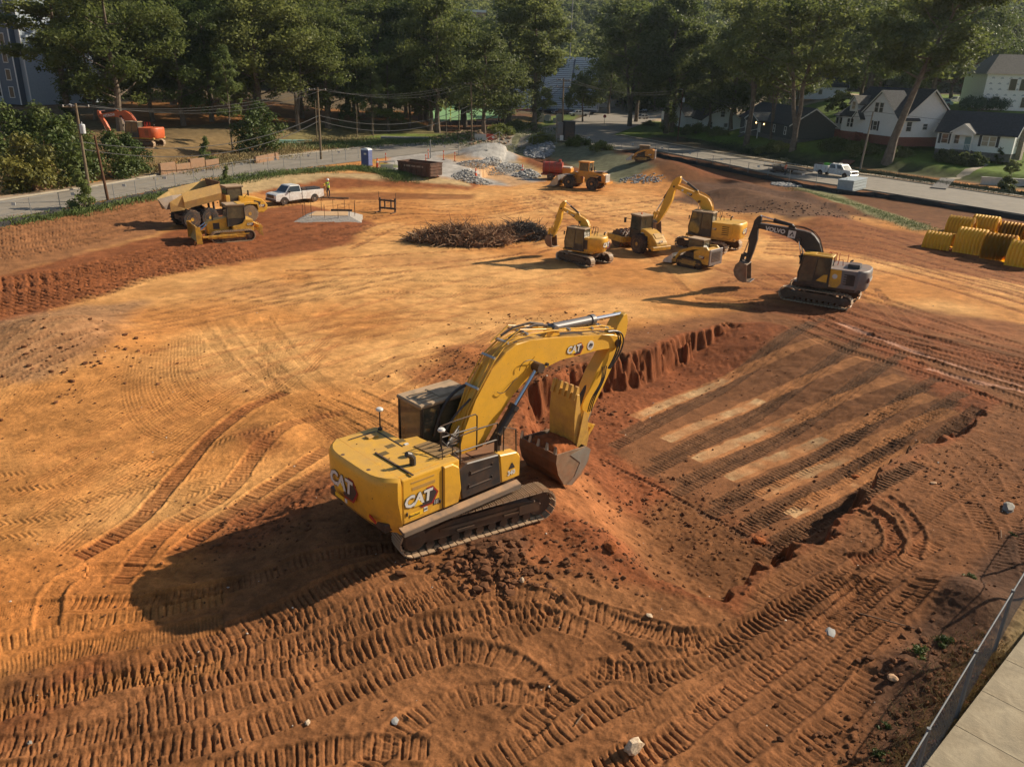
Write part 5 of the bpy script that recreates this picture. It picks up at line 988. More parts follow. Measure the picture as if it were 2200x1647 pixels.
def make_dumper():
    x, y, z = gp(535, 477); h = math.radians(40)
    r = empty('dump_truck', (x - 1.5, y + .05, z), h, 'yellow articulated dump truck tipping its raised empty body behind the bulldozer', 'dump truck')
    for sd in (-1, 1):
        wheel(r, 1.3, sd * 1.15, .88, .62, YEL, sd, mat('tyre_dusty', (.20, .14, .09), .9, dust=.6, dustcol=(.42, .27, .15)), 18)
        for xx in (-2.9, -4.7): wheel(r, xx, sd * 1.15, .88, .62, YEL, sd, lug=18)
    b = MB(); b.prism([(.5, .9), (2.9, .8), (3.35, 1.1), (3.4, 1.55), (2.9, 2.15), (1.2, 2.55), (.5, 2.6)], -.95, .95, bev=.08); hd_ = b.build('engine_hood', YEL, r)
    for sd in (-1, 1): b = MB(); b.prism([(.3, 1.2), (.35, 1.95), (1.3, 2.02), (2.2, 1.9), (2.35, 1.2), (2.2, 1.2), (2.1, 1.75), (1.3, 1.85), (.5, 1.75), (.45, 1.2)], sd * 1.2 - .3, sd * 1.2 + .3); b.build('fender', YEL, r); b = MB(); b.box((2.3, sd * .955, 1.75), (.7, .02, .5), (0, .3, 0)); b.build('side_grille', HEXD, hd_); cat_logo(hd_, frame((2.75, sd * .965, 1.5), (-sd, 0, 0), (0, sd, 0)), .2)
    b = MB(); b.box((3.4, 0, 1.35), (.06, 1.3, .6)); b.build('front_grille', BLK, hd_)
    cab = framecab(r, -.55, .95, .8, 1.7, 3.45, CABB, CABTOP, .15, 1.2); 
    b = MB(); b.tube([(1.0, -1.0, 2.4), (1.3, -1.35, 2.9), (1.3, -1.35, 3.2)], .025, 5); b.box((1.3, -1.4, 2.9), (.08, .22, .5)); b.build('mirror', BLK, cab)
    b = MB(); b.box((-.6, 0, 2.1), (.4, 2.0, 1.3), bev=.03); b.build('engine_back', YELD, r)
    b = MB(); b.box((-2.8, 0, 1.05), (5.6, .9, .5), bev=.03); b.box((-3.8, 0, .95), (2.6, .7, .35)); b.build('rear_chassis', STL, r)
    # tipped body, hinged at the tail
    r.scale = (.9, .9, .9); ang = math.radians(11); PV = Vector((-4.9, 0, 1.6)); ca, sa = math.cos(ang), math.sin(ang)
    W = lambda u_, v_, t_: (PV.x + u_ * ca - v_ * sa, t_, PV.z + u_ * sa + v_ * ca)
    BY = mat('dumper_body', (.62, .40, .14), .6, dust=.6, dustcol=(.42,.28,.16), mud=.5); IN = mat('body_liner', (.30, .24, .19), .6, metal=.3, dust=.6, dustcol=(.36, .22, .13))
    half = [(0.0, .1), (.95, .25), (1.35, .95), (1.45, 1.75)]; out = half + [(1.52, 1.75), (1.42, .85), (1.0, .12), (.0, -.05)]
    b = MB()
    for (u0, u1, k0, k1) in ((0, 0, 0, 0),):
        for sd in (-1, 1):
            b.loft([[W(u_, v_ + (0 if u_ > 0 else .15), sd * t_) for t_, v_ in out] for u_ in (-.2, 3.6)])
    bdy = b.build('tipping_body', BY, r)
    b = MB()
    for sd in (-1, 1):
        b.loft([[W(3.6, .1, sd * .0), W(3.6, .25, sd * .95), W(3.6, .95, sd * 1.35), W(3.6, 1.95, sd * 1.45), W(3.6, 1.95, 0)], [W(3.72, .1, sd * .0), W(3.72, .25, sd * .95), W(3.72, .95, sd * 1.35), W(3.72, 1.95, sd * 1.45), W(3.72, 1.95, 0)]])
    b.build('headboard', mat('headboard_dark', (.16, .08, .04), .7, dust=.6), bdy)
    b = MB()
    for sd in (-1, 1): b.loft([[W(u_, v_ + .02 + (0 if u_ > -.1 else .35), sd * t_ * (1 if u_ > -.1 else .95)) for t_, v_ in ((0, .1), (.95, .25), (1.3, .95), (1.0, .27), (.0, .12))] for u_ in (-1.5, -.15, 2.0)])
    b.build('body_floor', IN, bdy)
    for sd in (-1, 1): b = MB(); b.loft([[W(-1.5, .45, sd * .95), W(-1.5, 1.35, sd * 1.35), W(-1.5, 1.4, sd * 1.42), W(-1.5, .4, sd * 1.0)], [W(-.2, .3, sd * .95), W(-.2, 1.75, sd * 1.45), W(-.2, 1.75, sd * 1.52), W(-.2, .2, sd * 1.0)]]); b.build('tail_chute', BY, bdy)
    b = MB(); b.box((-1.35, 0, 2.0), (.1, .1, .1)); 
    for sd in (-1, 1): b.cyl((-2.0, sd * .55, 1.2), W(2.9, .05, sd * .55), .11, 10)
    b.build('tipping_ram', STL, r)
    MR = Matrix.Translation((-.6, 0, 0)) @ Matrix.Rotation(math.radians(6), 4, 'Z') @ Matrix.Translation((.6, 0, 0))
    for c in r.children_recursive:
        q_ = c if c.parent == r else c.parent; bb = [v.co.x for v in q_.data.vertices]
        if q_.name.split('.')[0] in ('tipping_body', 'rear_chassis', 'tipping_ram') or (q_.name.startswith('wheel') and sum(v for v in bb) < 0) or q_.get('rear'):
            q_['rear'] = 1; c['mv'] = 1
    for c in r.children_recursive:
        if c.get('mv'): c.data.transform(MR); del c['mv']
    for c in r.children_recursive:
        if c.get('rear'): del c['rear']
def make_dozer():
    x, y, z, h, L = pose((512, 512), (458, 527), .95, -1); x, y, z = gp(487, 518); h = math.radians(213)
    r = empty('bulldozer', (x, y + .9, z), h, 'yellow bulldozer with a raised blade and rear ripper below the furrowed bank', 'bulldozer')
    for sd in (-1, 1):
        make_track(r, sd * .98, 1.0, 0, sd, False, shoe_w=.56, L=2.55, r=.42, frame_m=YEL)
    b = MB(); b.prism([(.1, .6), (1.75, .55), (1.85, 1.35), (1.6, 1.62), (.2, 1.85)], -.42, .42, bev=.05); hd_ = b.build('engine_hood', YEL, r)
    for sd in (-1, 1): b = MB(); b.box((1.1, sd * .425, 1.2), (.5, .02, .5)); b.build('side_grille', HEXD, hd_)
    b = MB(); b.cyl((1.3, .2, 1.6), (1.3, .2, 2.1), .06, 8); b.build('exhaust_pipe', BLK, hd_)
    b = MB(); b.prism([(-1.75, .7), (-.1, .7), (-.1, 1.15), (-.9, 1.3), (-1.1, 1.65), (-1.75, 1.6)], -.85, .85, bev=.05); bd = b.build('rear_body', YEL, r)
    cat_logo(bd, frame((-1.45, -.856, 1.25), (1, 0, 0), (0, -1, 0)), .17); cat_logo(bd, frame((-1.45, .856, 1.25), (-1, 0, 0), (0, 1, 0)), .17)
    cab = framecab(r, -1.15, .25, .66, 1.15, 2.75, CABB, CABTOP, .06, 1.1); b = MB(); b.box((-.9, 0, 2.86), (.5, 1.2, .1), bev=.02); b.build('roof_bar', YEL, cab)
    for sd in (-1, 1): b = MB(); b.box((1.1, sd * 1.35, .55), (2.6, .12, .16), bev=.02); b.build('push_arm', YEL, r); b = MB(); b.cyl((1.6, sd * .3, 1.5), (2.45, sd * .45, .9), .06, 8); b.build('lift_cylinder', CHR, r)
    rings = []
    for yy in (-1.6, 1.6):
        o_ = [(2.55 + .20 * math.cos(t) * 0 + .28 * (1 - math.sin(t * PI)), .15 + t * 1.25) for t in [i / 8 for i in range(9)]]; rings.append([(a, yy, c) for a, c in o_] + [(a - .07, yy, c) for a, c in reversed(o_)])
    b = MB(); b.loft(rings); bl = b.build('blade', YELD, r)
    for sd in (-1, 1): b = MB(); b.prism([(2.5, .1), (2.95, .1), (2.95, 1.42), (2.6, 1.45)], sd * 1.6 - .02, sd * 1.6 + .02); b.build('blade_end', YEL, bl)
    for yy in (-.5, 0, .5):
        b = MB(); b.prism([(-2.6, .9), (-2.3, 1.2), (-2.2, .8), (-2.45, .2), (-2.6, .15), (-2.5, .6)], yy - .05, yy + .05); b.build('ripper_tine', YELD, r)
    b = MB(); b.box((-2.3, 0, 1.0), (.25, 1.5, .25)); 
    for sd in (-1, 1): b.cyl((-1.7, sd * .4, 1.4), (-2.3, sd * .4, 1.0), .06, 8); b.box((-2.0, sd * .5, .75), (.7, .1, .15))
    b.build('ripper_frame', YEL, r)
# car bodies ------------------------------------------------------
CGL = mat('car_glass', (.02, .025, .03), .08, spec=.8, var=0); CHRP = mat('chrome_trim', (.5, .5, .5), .25, metal=1, var=0); LAMP = mat('headlamp', (.75, .75, .72), .15, var=0)
def car_body(r, name, prof, w, m, bev=.06, inset=0.0):
    b = MB(); b.prism(prof, -w, w, bev=bev); return b.build(name, m, r)
def greenhouse(par, x0, x1, w, z0, z1, fr, rr, m, wins=1, tum=.86):
    """cab upper with tumblehome; windows as separate glass"""
    b = MB(); b.loft([[(x0, -w, z0), (x1, -w, z0), (x1, w, z0), (x0, w, z0)], [(x0 + rr, -w * tum, z1), (x1 - fr, -w * tum, z1), (x1 - fr, w * tum, z1), (x0 + rr, w * tum, z1)]])
    bmesh.ops.bevel(b.bm, geom=list(b.bm.edges), offset=.05, segments=2, affect='EDGES'); g = b.build('cab_upper', m, par)
    at = lambda t: (x0 + rr * t, x1 - fr * t, w * (1 - (1 - tum) * t) + .006, z0 + (z1 - z0) * t)
    A, B_ = at(.08), at(.88)
    for sd in (-1, 1):
        for i in range(wins):
            f0, f1 = i / wins + .04, (i + 1) / wins - .04
            p = lambda q, f: (q[0] + (q[1] - q[0]) * f, sd * q[2], q[3])
            b = MB(); b.quad(p(A, f0 + .02), p(A, f1 - .01), p(B_, f1 - .03), p(B_, f0 + .03)); b.build('side_window', CGL, g)
    b = MB(); b.quad((A[1] + .012, -A[2] + .12, A[3]), (A[1] + .012, A[2] - .12, A[3]), (B_[1] + .012, B_[2] - .12, B_[3]), (B_[1] + .012, -B_[2] + .12, B_[3])); b.build('windscreen', CGL, g)
    b = MB(); b.quad((A[0] - .012, -A[2] + .12, A[3]), (A[0] - .012, A[2] - .12, A[3]), (B_[0] - .012, B_[2] - .12, B_[3]), (B_[0] - .012, -B_[2] + .12, B_[3])); b.build('rear_window', CGL, g); return g
def make_pickup(loc, h, label, crew=False, service=False, paint=None, cargo=False, group=None, cat='pickup truck'):
    r = empty('pickup_truck', loc, h, label, cat, group); P = paint or WHT; wb = 1.8 if not crew else 2.1
    for xx in (-wb, wb):
        for sd in (-1, 1): wheel(r, xx, sd * .84, .40, .26, BARE, sd)
    cx0, cx1 = (-.30, 1.15) if not crew else (-.75, 1.45)
    # lower body with wheel arches
    def arch(x): return [(x + .50 * math.cos(t), .38 + .50 * math.sin(t)) for t in [PI - i * PI / 6 for i in range(7)]] 
    f = wb + 1.0; low = [(cx0, .42)] + [(wb - .52, .42)] + arch(wb)[0:0] + [(x_, z_) for x_, z_ in sorted(arch(wb))] + [(f - .02, .42), (f, .75), (f - .05, 1.05), (f - .35, 1.14), (cx1 + .05, 1.22), (cx0, 1.22)]
    bd = car_body(r, 'body', low, .97, P, .04)
    b = MB(); b.box((f - .02, 0, .48), (.2, 1.9, .24), bev=.04); b.build('front_bumper', BLK if not crew else CHRP, r); b = MB(); b.box((f - .02, 0, .85), (.05, 1.3, .34)); b.build('grille', BLK, r)
    for sd in (-1, 1): b = MB(); b.box((f - .04, sd * .80, .88), (.10, .28, .26), bev=.02); b.build('headlight', LAMP, r)
    greenhouse(r, cx0 + .02, cx1 + .45, .93, 1.2, 1.86, .62, .10, P, 2 if crew else 1)
    for sd in (-1, 1): b = MB(); b.box((cx1 + .05, sd * 1.08, 1.30), (.12, .18, .18), bev=.03); b.build('wing_mirror', BLK, r); b = MB(); b.box((cx0 + .1, sd * .974, 1.0), (.14, .02, .04)); b.build('door_handle', BLK, r); b = MB(); b.box((cx0 + .02, sd * .972, .82), (.015, .012, .75)); b.box((cx1 + .02, sd * .972, .82), (.015, .012, .75)); b.build('door_seam', HEXD, r)
    R0 = -wb - 1.15
    if not service:
        side = [(R0, .55)] + [(x_, z_) for x_, z_ in sorted(arch(-wb))] + [(cx0 - .03, .45), (cx0 - .03, 1.26), (R0, 1.26)]
        for sd in (-1, 1): b = MB(); b.prism(side, sd * .97 - (.10 if sd > 0 else 0), sd * .97 + (.10 if sd < 0 else 0), bev=.02); b.build('bed_side', P, r)
        b = MB(); b.box(((R0 + cx0) / 2, 0, .72), (cx0 - R0 - .05, 1.76, .06)); b.build('bed_floor', BLK, r); b = MB(); b.box((R0 + .04, 0, .92), (.06, 1.76, .66), bev=.01); b.build('tailgate', P, r)
        for sd in (-1, 1): b = MB(); b.box((R0 - .005, sd * .90, 1.0), (.03, .12, .3)); b.build('tail_light', RED, r)
        b = MB(); b.box((R0 - .08, 0, .5), (.18, 1.8, .16), bev=.03); b.build('rear_bumper', CHRP, r)
        if cargo:
            b = MB(); b.box((cx0 - .35, 0, 1.35), (.5, 1.7, .3), bev=.03); b.build('toolbox', BLK, r); b = MB(); b.box((-1.9, .15, 1.28), (1.7, 1.0, .32), bev=.03); b.build('cargo_cover', mat('cargo_black', (.03, .03, .035), .6), r)
            for k in range(5): b = MB(); b.box((-2.55 + k * .32, .15, 1.45), (.03, 1.02, .02)); b.build('cargo_strap', GRY, r)
    else:
        for sd in (-1, 1): b = MB(); b.prism([(R0, .62)] + [(x_, z_) for x_, z_ in sorted(arch(-wb))] + [(cx0 - .08, .62), (cx0 - .08, 1.5), (R0, 1.5)], sd * .80 - .22, sd * .80 + .22, bev=.02); b.build('utility_locker', P, r)
        for sd in (-1, 1):
            for k in range(3): b = MB(); b.box((R0 + .45 + k * .8, sd * 1.025, 1.2), (.03, .012, .45)); b.build('locker_seam', GRY, r)
        b = MB(); b.box(((R0 + cx0) / 2, 0, .8), (cx0 - R0 - .1, 1.2, .08)); b.build('bed_floor', GRY, r)
        b = MB(); b.box((-1.7, 0, 1.55), (.8, .6, .5), bev=.06); b.cyl((-1.2, .2, 1.3), (-1.2, .2, 1.8), .15, 10); b.build('green_tank', mat('bright_green', (.10, .42, .04), .5), r)
        b = MB(); b.box((-2.6, -.3, 1.5), (.7, .5, .4), bev=.03); b.box((-.95, .3, 1.6), (.3, .5, .6), bev=.03); b.build('compressor', BLK, r)
        b = MB(); b.box((.4, 0, 1.92), (.25, .9, .08), bev=.02); b.build('light_bar', LAMP, r)
    return r
def make_car(loc, h, label, m, group=None):
    r = empty('parked_car', loc, h, label, 'car', group)
    for xx in (-1.35, 1.35):
        for sd in (-1, 1): wheel(r, xx, sd * .78, .33, .22, BARE, sd)
    car_body(r, 'body', [(-2.2, .35), (2.2, .35), (2.25, .7), (1.9, .85), (-2.0, .95), (-2.25, .8)], .88, m, .08); greenhouse(r, -1.9, 1.1, .86, .86, 1.45, .75, .45, m, 2)
    for sd in (-1, 1): b = MB(); b.box((2.2, sd * .65, .68), (.08, .3, .12)); b.build('headlight', LAMP, r)
    return r
make_roller()
x, y, z, h, L = pose((1508, 581), (1450, 568), .85, 1); make_ctl(x, y, z, math.radians(135), 'compact yellow track loader with its bucket down in front of the tall yellow excavator')
x, y, z, h, L = pose((1385, 350), (1355, 348), .85, 1); make_ctl(x, y, z, math.radians(165), 'dusty orange compact track loader working in the shaded red soil beyond the berm', near=False)
make_loader(); make_dumper(); make_dozer()
x, y, z, h, L = pose((674, 434), (615, 441), .95, 1); make_pickup((x, y, z), h, 'white single-cab pickup with black boxes in its bed, parked on the red soil', cargo=True)
x, y, z, h, L = pose((1758, 376), (1815, 384), .95, -1); make_pickup((x, y, z), h, 'white crew-cab service truck with side lockers and a green tank', crew=True, service=True)
TRX, TRY, TRH = x, y, h
make_pickup(gp(1243, 250), math.radians(200), 'white utility truck parked beside the small tree near the junction', crew=True)
make_pickup(gp(1338, 217), math.radians(200), 'white pickup on the pale paved lot under the tall trees')
make_pickup(gp(1204, 246), math.radians(215), 'dark pickup with a red stripe beside the pole at the junction', crew=True, paint=mat('dark_maroon', (.05, .02, .02), .4))
make_car(gp(1379, 243), math.radians(205), 'black sedan parked beside the white house drive', mat('car_black', (.015, .015, .018), .25, coat=.5))
make_car(gp(1379, 256), math.radians(205), 'pale grey sedan parked just in front of the black one', mat('car_silver', (.45, .45, .46), .3, metal=.4))
# cars behind the tall white house, upper right
for i, (px, py, m_, lb) in enumerate(((2020, 228, mat('car_teal', (.28, .42, .38), .35), 'pale teal car parked behind the tall white gabled house'), (2050, 222, WHT, 'white car parked beside the pale teal one'), (2068, 218, BARE, 'grey car parked farthest along behind the tall white house'))):
    make_car(gp(px, py), math.radians(160), lb, m_)
# orange excavator in the woods
x, y, z = gp(298, 318); make_excavator('excavator', 'orange excavator standing among the trees across the street', (x, y + 1.5, z + .1), math.radians(168), math.radians(175), .95, foot=(.35, 1.8), tip=(6.3, 3.9), pin=(5.0, 1.2), buck=0.2, style='orange', ym=mat('excavator_orange', (.55, .10, .03), .5, dust=.3), writing='HITACHI')
# ---------------------------------------------------------------- streets
def resample(P, n):
    L = [0]
    for i in range(len(P) - 1): L.append(L[-1] + math.dist(P[i], P[i + 1]))
    out = []
    for k in range(n):
        s_ = L[-1] * k / (n - 1); i = min(max(int(np.searchsorted(L, s_)) - 1, 0), len(P) - 2); t = (s_ - L[i]) / (L[i + 1] - L[i] + 1e-9); out.append((P[i][0] + (P[i + 1][0] - P[i][0]) * t, P[i][1] + (P[i + 1][1] - P[i][1]) * t))
    return out
def sheet(name, A, B_, dz, m, n=80, k=6, kind='structure'):
    A, B_ = resample(A, n), resample(B_, n); vs = []; fs = []
    xs = np.array([[a[0] + (b[0] - a[0]) * j / k for j in range(k + 1)] for a, b in zip(A, B_)]); ys = np.array([[a[1] + (b[1] - a[1]) * j / k for j in range(k + 1)] for a, b in zip(A, B_)]); zs = T(xs, ys) + dz
    for i in range(n):
        for j in range(k + 1): vs.append((xs[i, j], ys[i, j], zs[i, j]))
    for i in range(n - 1):
        for j in range(k): a = i * (k + 1) + j; fs.append((a, a + 1, a + k + 2, a + k + 1))
    me_ = bpy.data.meshes.new(name); me_.from_pydata(vs, [], fs); o = link_mesh(name, me_, m, None, True)
    if kind: o['kind'] = kind
    return o
ASP = mat('asphalt', (.215, .19, .155), .9, var=.15, vscale=.6, dust=.35, dustcol=(.36, .27, .17), bump=.2, bscale=40)
CONC = mat('concrete', (.38, .32, .23), .85, var=.15, vscale=1.2, dust=.5, dustcol=(.30, .23, .14), bump=.25, bscale=30)
KERB = mat('kerb', (.34, .29, .22), .85)
LO1 = PX([(-300, 535), (0, 474), (200, 436), (400, 396), (600, 367), (780, 346), (940, 325), (1100, 311), (1200, 303), (1245, 300)], T); UP1 = PX([(-300, 480), (0, 432), (240, 396), (480, 352), (640, 333), (820, 314), (950, 301), (1060, 294), (1150, 281), (1222, 264)], T)
LO2 = PX([(1225, 302), (1380, 319), (1550, 351), (1700, 384), (1900, 415), (2200, 463), (2600, 532)], T); UP2 = PX([(1312, 290), (1400, 306), (1560, 334), (1740, 365), (1880, 381), (2200, 428), (2600, 490)], T)
sheet('road', LO1, UP1, .05, ASP); sheet('road', LO2, UP2, .054, ASP)
sheet('road', PX([(1222, 262), (1290, 238), (1345, 222)], T), PX([(1240, 302), (1312, 292), (1440, 236)], T), .058, ASP, 30, 10)
def offs(P, d): 
    out = []
    for i in range(len(P)):
        a, b = P[max(i - 1, 0)], P[min(i + 1, len(P) - 1)]; L_ = math.dist(a, b) + 1e-9; out.append((P[i][0] - (b[1] - a[1]) / L_ * d, P[i][1] + (b[0] - a[0]) / L_ * d))
    return out
def kerb(P, d0, d1, h, name, m):
    P = resample(P, 90); A, B_ = offs(P, d0), offs(P, d1); rings = []
    for a, b in zip(A, B_): za, zb = TZ(*a), TZ(*b); z_ = max(za, zb); rings.append([(a[0], a[1], z_ - .3), (a[0], a[1], z_ + h), (b[0], b[1], z_ + h), (b[0], b[1], z_ - .3)])
    b = MB(); b.loft(rings); return b.build(name, m, None, kind='structure')
kerb(UP1, .02, .25, .17, 'kerb', KERB); kerb(UP2, .02, .25, .17, 'kerb', KERB); kerb(LO2, -.25, -.02, .17, 'kerb', KERB)
sheet('sidewalk', offs(UP1, .3), offs(UP1, 1.9), .10, mat('dirty_walk', (.34, .24, .15), .9, var=.2), 80, 3); sheet('sidewalk', offs(UP2, 1.9), offs(UP2, 3.0), .08, CONC, 80, 3)
_m = resample(UP1, 40); LW = mat('road_line', (.6, .56, .5), .8); sheet('edge_line', offs(UP1[5:], -.9), offs(UP1[5:], -.78), .064, LW, 40, 1)
sheet('dirt_lot', PX([(1250, 262), (1300, 240), (1360, 215), (1440, 205)], T), PX([(1330, 268), (1420, 250), (1450, 240), (1500, 215)], T), .05, mat('pale_lot', (.42, .32, .21), .9, var=.25, vscale=.3), 30, 10)
# ---------------------------------------------------------------- fences
POSTM = mat('fence_steel', (.30, .31, .31), .5, metal=.5)
def fence(name, px, label, h=1.7, every=3.0, tagm=None, postm=None, wires=3):
    P = PX(px, T); L = sum(math.dist(P[i], P[i + 1]) for i in range(len(P) - 1)); n = max(2, int(L / every)); Q = resample(P, n + 1); r = empty(name, (Q[0][0], Q[0][1], TZ(*Q[0])), 0, label, 'fence'); o_ = Vector(r.location)
    tops = []; pm = None
    for q_ in Q:
        z_ = TZ(*q_)
        if pm is None: b = MB(); b.cyl((0, 0, -.2), (0, 0, h), .035, 6); b.box((0, 0, .02), (.6, .25, .06)); pm = b.mesh('post'); pm.materials.append(postm or POSTM)
        p_ = bpy.data.objects.new('post', pm); COL.objects.link(p_); p_.parent = r; p_.location = Vector((q_[0], q_[1], z_)) - o_; tops.append(Vector((q_[0], q_[1], z_)) - o_)
    b = MB()
    for w_ in range(wires): zz = h - .03 if w_ == 0 else h * (1 - w_ / wires); b.tube([t_ + Vector((0, 0, zz)) for t_ in tops], .018 if w_ == 0 else .007, 4)
    b.build('rail', POSTM, r)
    if tagm:
        for i in range(0, len(tops) - 1, 2): c_ = (tops[i] + tops[i + 1]) / 2; b = MB(); b.box(c_ + Vector((0, 0, h * .8)), (.35, .03, .25)); b.build('fence_tag', tagm, r)
    return r
fence('site_fence', [(-160, 508), (35, 472), (115, 456), (245, 432), (370, 406), (430, 394), (530, 375), (620, 361), (710, 350), (770, 341)], 'wire panel fence on thin posts between the left street and the furrowed bank', 1.6, 3.0, DWHT)
fence('site_fence', [(925, 336), (990, 333), (1060, 325), (1130, 316), (1195, 308)], 'thin post fence running behind the matted berms to the junction', 1.7, 4.0, DWHT)
fence('site_fence', [(1240, 303), (1380, 326), (1550, 362), (1700, 393), (1815, 412)], 'post fence with white tags along the near side of the right-hand street', 1.7, 4.5, DWHT)
SILT = mat('silt_fabric', (.022, .022, .024), .7, var=.3)
def silt(px, label, h, m=SILT):
    P = resample(PX(px, T), 70); rings = []; random.seed(5)
    for i, p_ in enumerate(P):
        z_ = TZ(*p_); hh = h * random.uniform(.7, 1.1); j = random.uniform(-.08, .08); rings.append([(p_[0], p_[1] - .02 + j, z_ - .2), (p_[0], p_[1] + .02 + j, z_ - .2), (p_[0], p_[1] + .03 + j * 2, z_ + hh), (p_[0], p_[1] - .01 + j * 2, z_ + hh)])
    b = MB(); b.loft(rings); o = b.build('silt_fence', m); tag(o, label, 'silt fence'); return o
silt([(-160, 528), (0, 489), (130, 462), (240, 440), (330, 420), (390, 407)], 'low black silt fence sagging along the top of the furrowed bank', .5); silt([(1230, 306), (1380, 330), (1550, 366), (1700, 398), (1800, 416), (1900, 426), (2050, 450), (2200, 474), (2500, 520)], 'long black silt fence below the right-hand street', .62); silt([(430, 400), (520, 384), (600, 372), (700, 362)], 'grey silt fabric between the grass tufts along the street verge', .35, mat('silt_grey', (.12, .12, .11), .8))
# ---------------------------------------------------------------- poles and wires
WOOD = mat('pole_wood', (.17, .125, .075), .85, var=.2); WOODR = mat('pole_wood_red', (.10, .045, .02), .85); WIRE = mat('wire', (.05, .05, .05), .6)
WEND = {}
def pole(key, px, top, label, h_=None, m=WOOD, arms=1, trans=False, r0=.17):
    x_, y_ = G(*px); z_ = TZ(x_, y_); 
    d = ray(*top); t = y_ / d[1]; tx, tz = d[0] * t, CAMH + d[2] * t
    lean = max(-.09, min(.09, (tx - x_) / max(tz - z_, 1))); H_ = max(tz - z_, 4) if h_ is None else h_; tv = Vector((lean * H_, 0, H_))
    r = empty('utility_pole', (x_, y_, z_), 0, label, 'utility pole')
    b = MB(); b.cyl((0, 0, -.4), tv, r0, 10, r0 * .62); b.build('pole_shaft', m, r)
    ends = []
    ax = Vector((math.cos(.5), math.sin(.5), 0)) if key != 'e' else Vector((.9, -.3, 0)).normalized()
    for k in range(arms):
        c_ = tv * (1 - (.35 + k * 1.1) / H_); b = MB(); b.cyl(c_ - ax * 1.2, c_ + ax * 1.2, .055, 6); ar = b.build('crossarm', m, r)
        for q_ in (-1.1, 0 if k else -.4, 1.1): b = MB(); b.cyl(c_ + ax * q_, c_ + ax * q_ + Vector((0, 0, .22)), .05, 6); b.build('insulator', DWHT, ar); ends.append(Vector(r.location) + c_ + ax * q_ + Vector((0, 0, .22)))
    if not arms: ends = [Vector(r.location) + tv + ax * .15] * 3
    if trans:
        c_ = tv * (1 - 2.4 / H_) + Vector((.35, -.1, 0)); b = MB(); b.lathe([(.05, 0), (.25, .02), (.26, .8), (.2, .88), (.05, .9)], c_ - Vector((0, 0, .4)), 'z', 14); b.cyl(c_ + Vector((0, 0, .4)), c_ + Vector((0, 0, .7)), .04, 6); b.build('transformer', mat('transformer_grey', (.5, .52, .53), .4), r)
        b = MB(); b.tube([tv * .97, tv * .97 + Vector((-.5, -.2, .15)), tv * .97 + Vector((-.8, -.2, .0))], .04, 5); b.build('bracket', DWHT, r)
    WEND[key] = ends + [Vector(r.location) + tv * (1 - 3.6 / H_), Vector(r.location) + tv * (1 - 4.3 / H_)]; return r
pole('a', (192, 408), (162, 222), 'tall weathered utility pole carrying a grey transformer at far left', trans=True); pole('b', (234, 437), (203, 291), 'short reddish leaning timber pole by the left street', m=WOODR, arms=0, r0=.15)
pole('c', (690, 343), (682, 188), 'utility pole with a crossarm beside the street left of the portable toilet'); pole('c2', (681, 296), (677, 215), 'slim second pole in the wood just behind the crossarm pole', arms=0, r0=.12)
pole('d', (1014, 305), (1012, 176), 'utility pole next to the red barrier at the verge', arms=1); pole('e', (1208, 300), (1211, 168), 'utility pole standing behind the dark cabinet at the street junction', arms=2)
pole('f', (1847, 366), (1876, 240), 'grey leaning utility pole on the grass verge beside the crew-cab truck', arms=0, m=mat('pole_grey', (.22, .19, .15), .85)); pole('g', (1455, 304), (1468, 190), 'brown pole with a pale transformer in front of the low white cottage', arms=0, m=WOODR, trans=True)
for i, (bx, by, ty, lb) in enumerate(((767, 295, 232, 'bare thin pole at the wood edge above the green verge'), (802, 293, 238, 'thin pole right of the first bare one at the wood edge'), (959, 297, 205, 'thin pole beside the thick dark trunk near the dig'), (987, 285, 215, 'slim pole between the two yellow-vested workers'))): pole('t%d' % i, (bx, by), (bx - 1, ty), lb, arms=0, r0=.1)
def wire(a, b_, sag, label, r_=.03):
    pts = [a.lerp(b_, t) - Vector((0, 0, sag * 4 * t * (1 - t))) for t in [i / 14 for i in range(15)]]
    b = MB(); b.tube([p_ - pts[0] for p_ in pts], r_, 4); o = b.build('overhead_wire', WIRE); o.location = pts[0]; tag(o, label, 'wire', 'overhead wires along the left street')
OFF = [Vector((-75, -38, 3))]
for (k0, k1, nm) in (('a', 'c', 'between the transformer pole and the crossarm pole'), ('c', 'd', 'between the crossarm pole and the pole by the red barrier'), ('d', 'e', 'from the barrier pole to the junction pole')):
    for i in range(5): wire(WEND[k0][min(i, len(WEND[k0]) - 1)], WEND[k1][min(i, len(WEND[k1]) - 1)], 1.3 + .25 * i, '%s wire strung %s' % (('back', 'middle', 'front', 'upper thick', 'lowest thick')[i], nm), .022 if i < 3 else .045)
for i in range(5): wire(WEND['a'][i], WEND['a'][i] + Vector((-55, -22, 0)), 1.2, '%s wire leaving the transformer pole to the left' % ('back', 'middle', 'front', 'upper thick', 'lowest thick')[i], .025)
for i in range(2): wire(WEND['e'][i * 2], WEND['g'][0] + Vector((0, 0, -.6 * i)), 1.5, '%s wire from the junction pole to the brown cottage pole' % ('upper', 'lower')[i]); wire(WEND['g'][0] + Vector((0, 0, -.6 * i)), WEND['f'][0] + Vector((0, 0, -.6 * i)), 2.0, '%s wire from the cottage pole to the grey leaning pole' % ('upper', 'lower')[i])
wire(WEND['f'][0], WEND['f'][0] + Vector((60, -18, 0)), 1.5, 'wire leaving the grey leaning pole to the right')
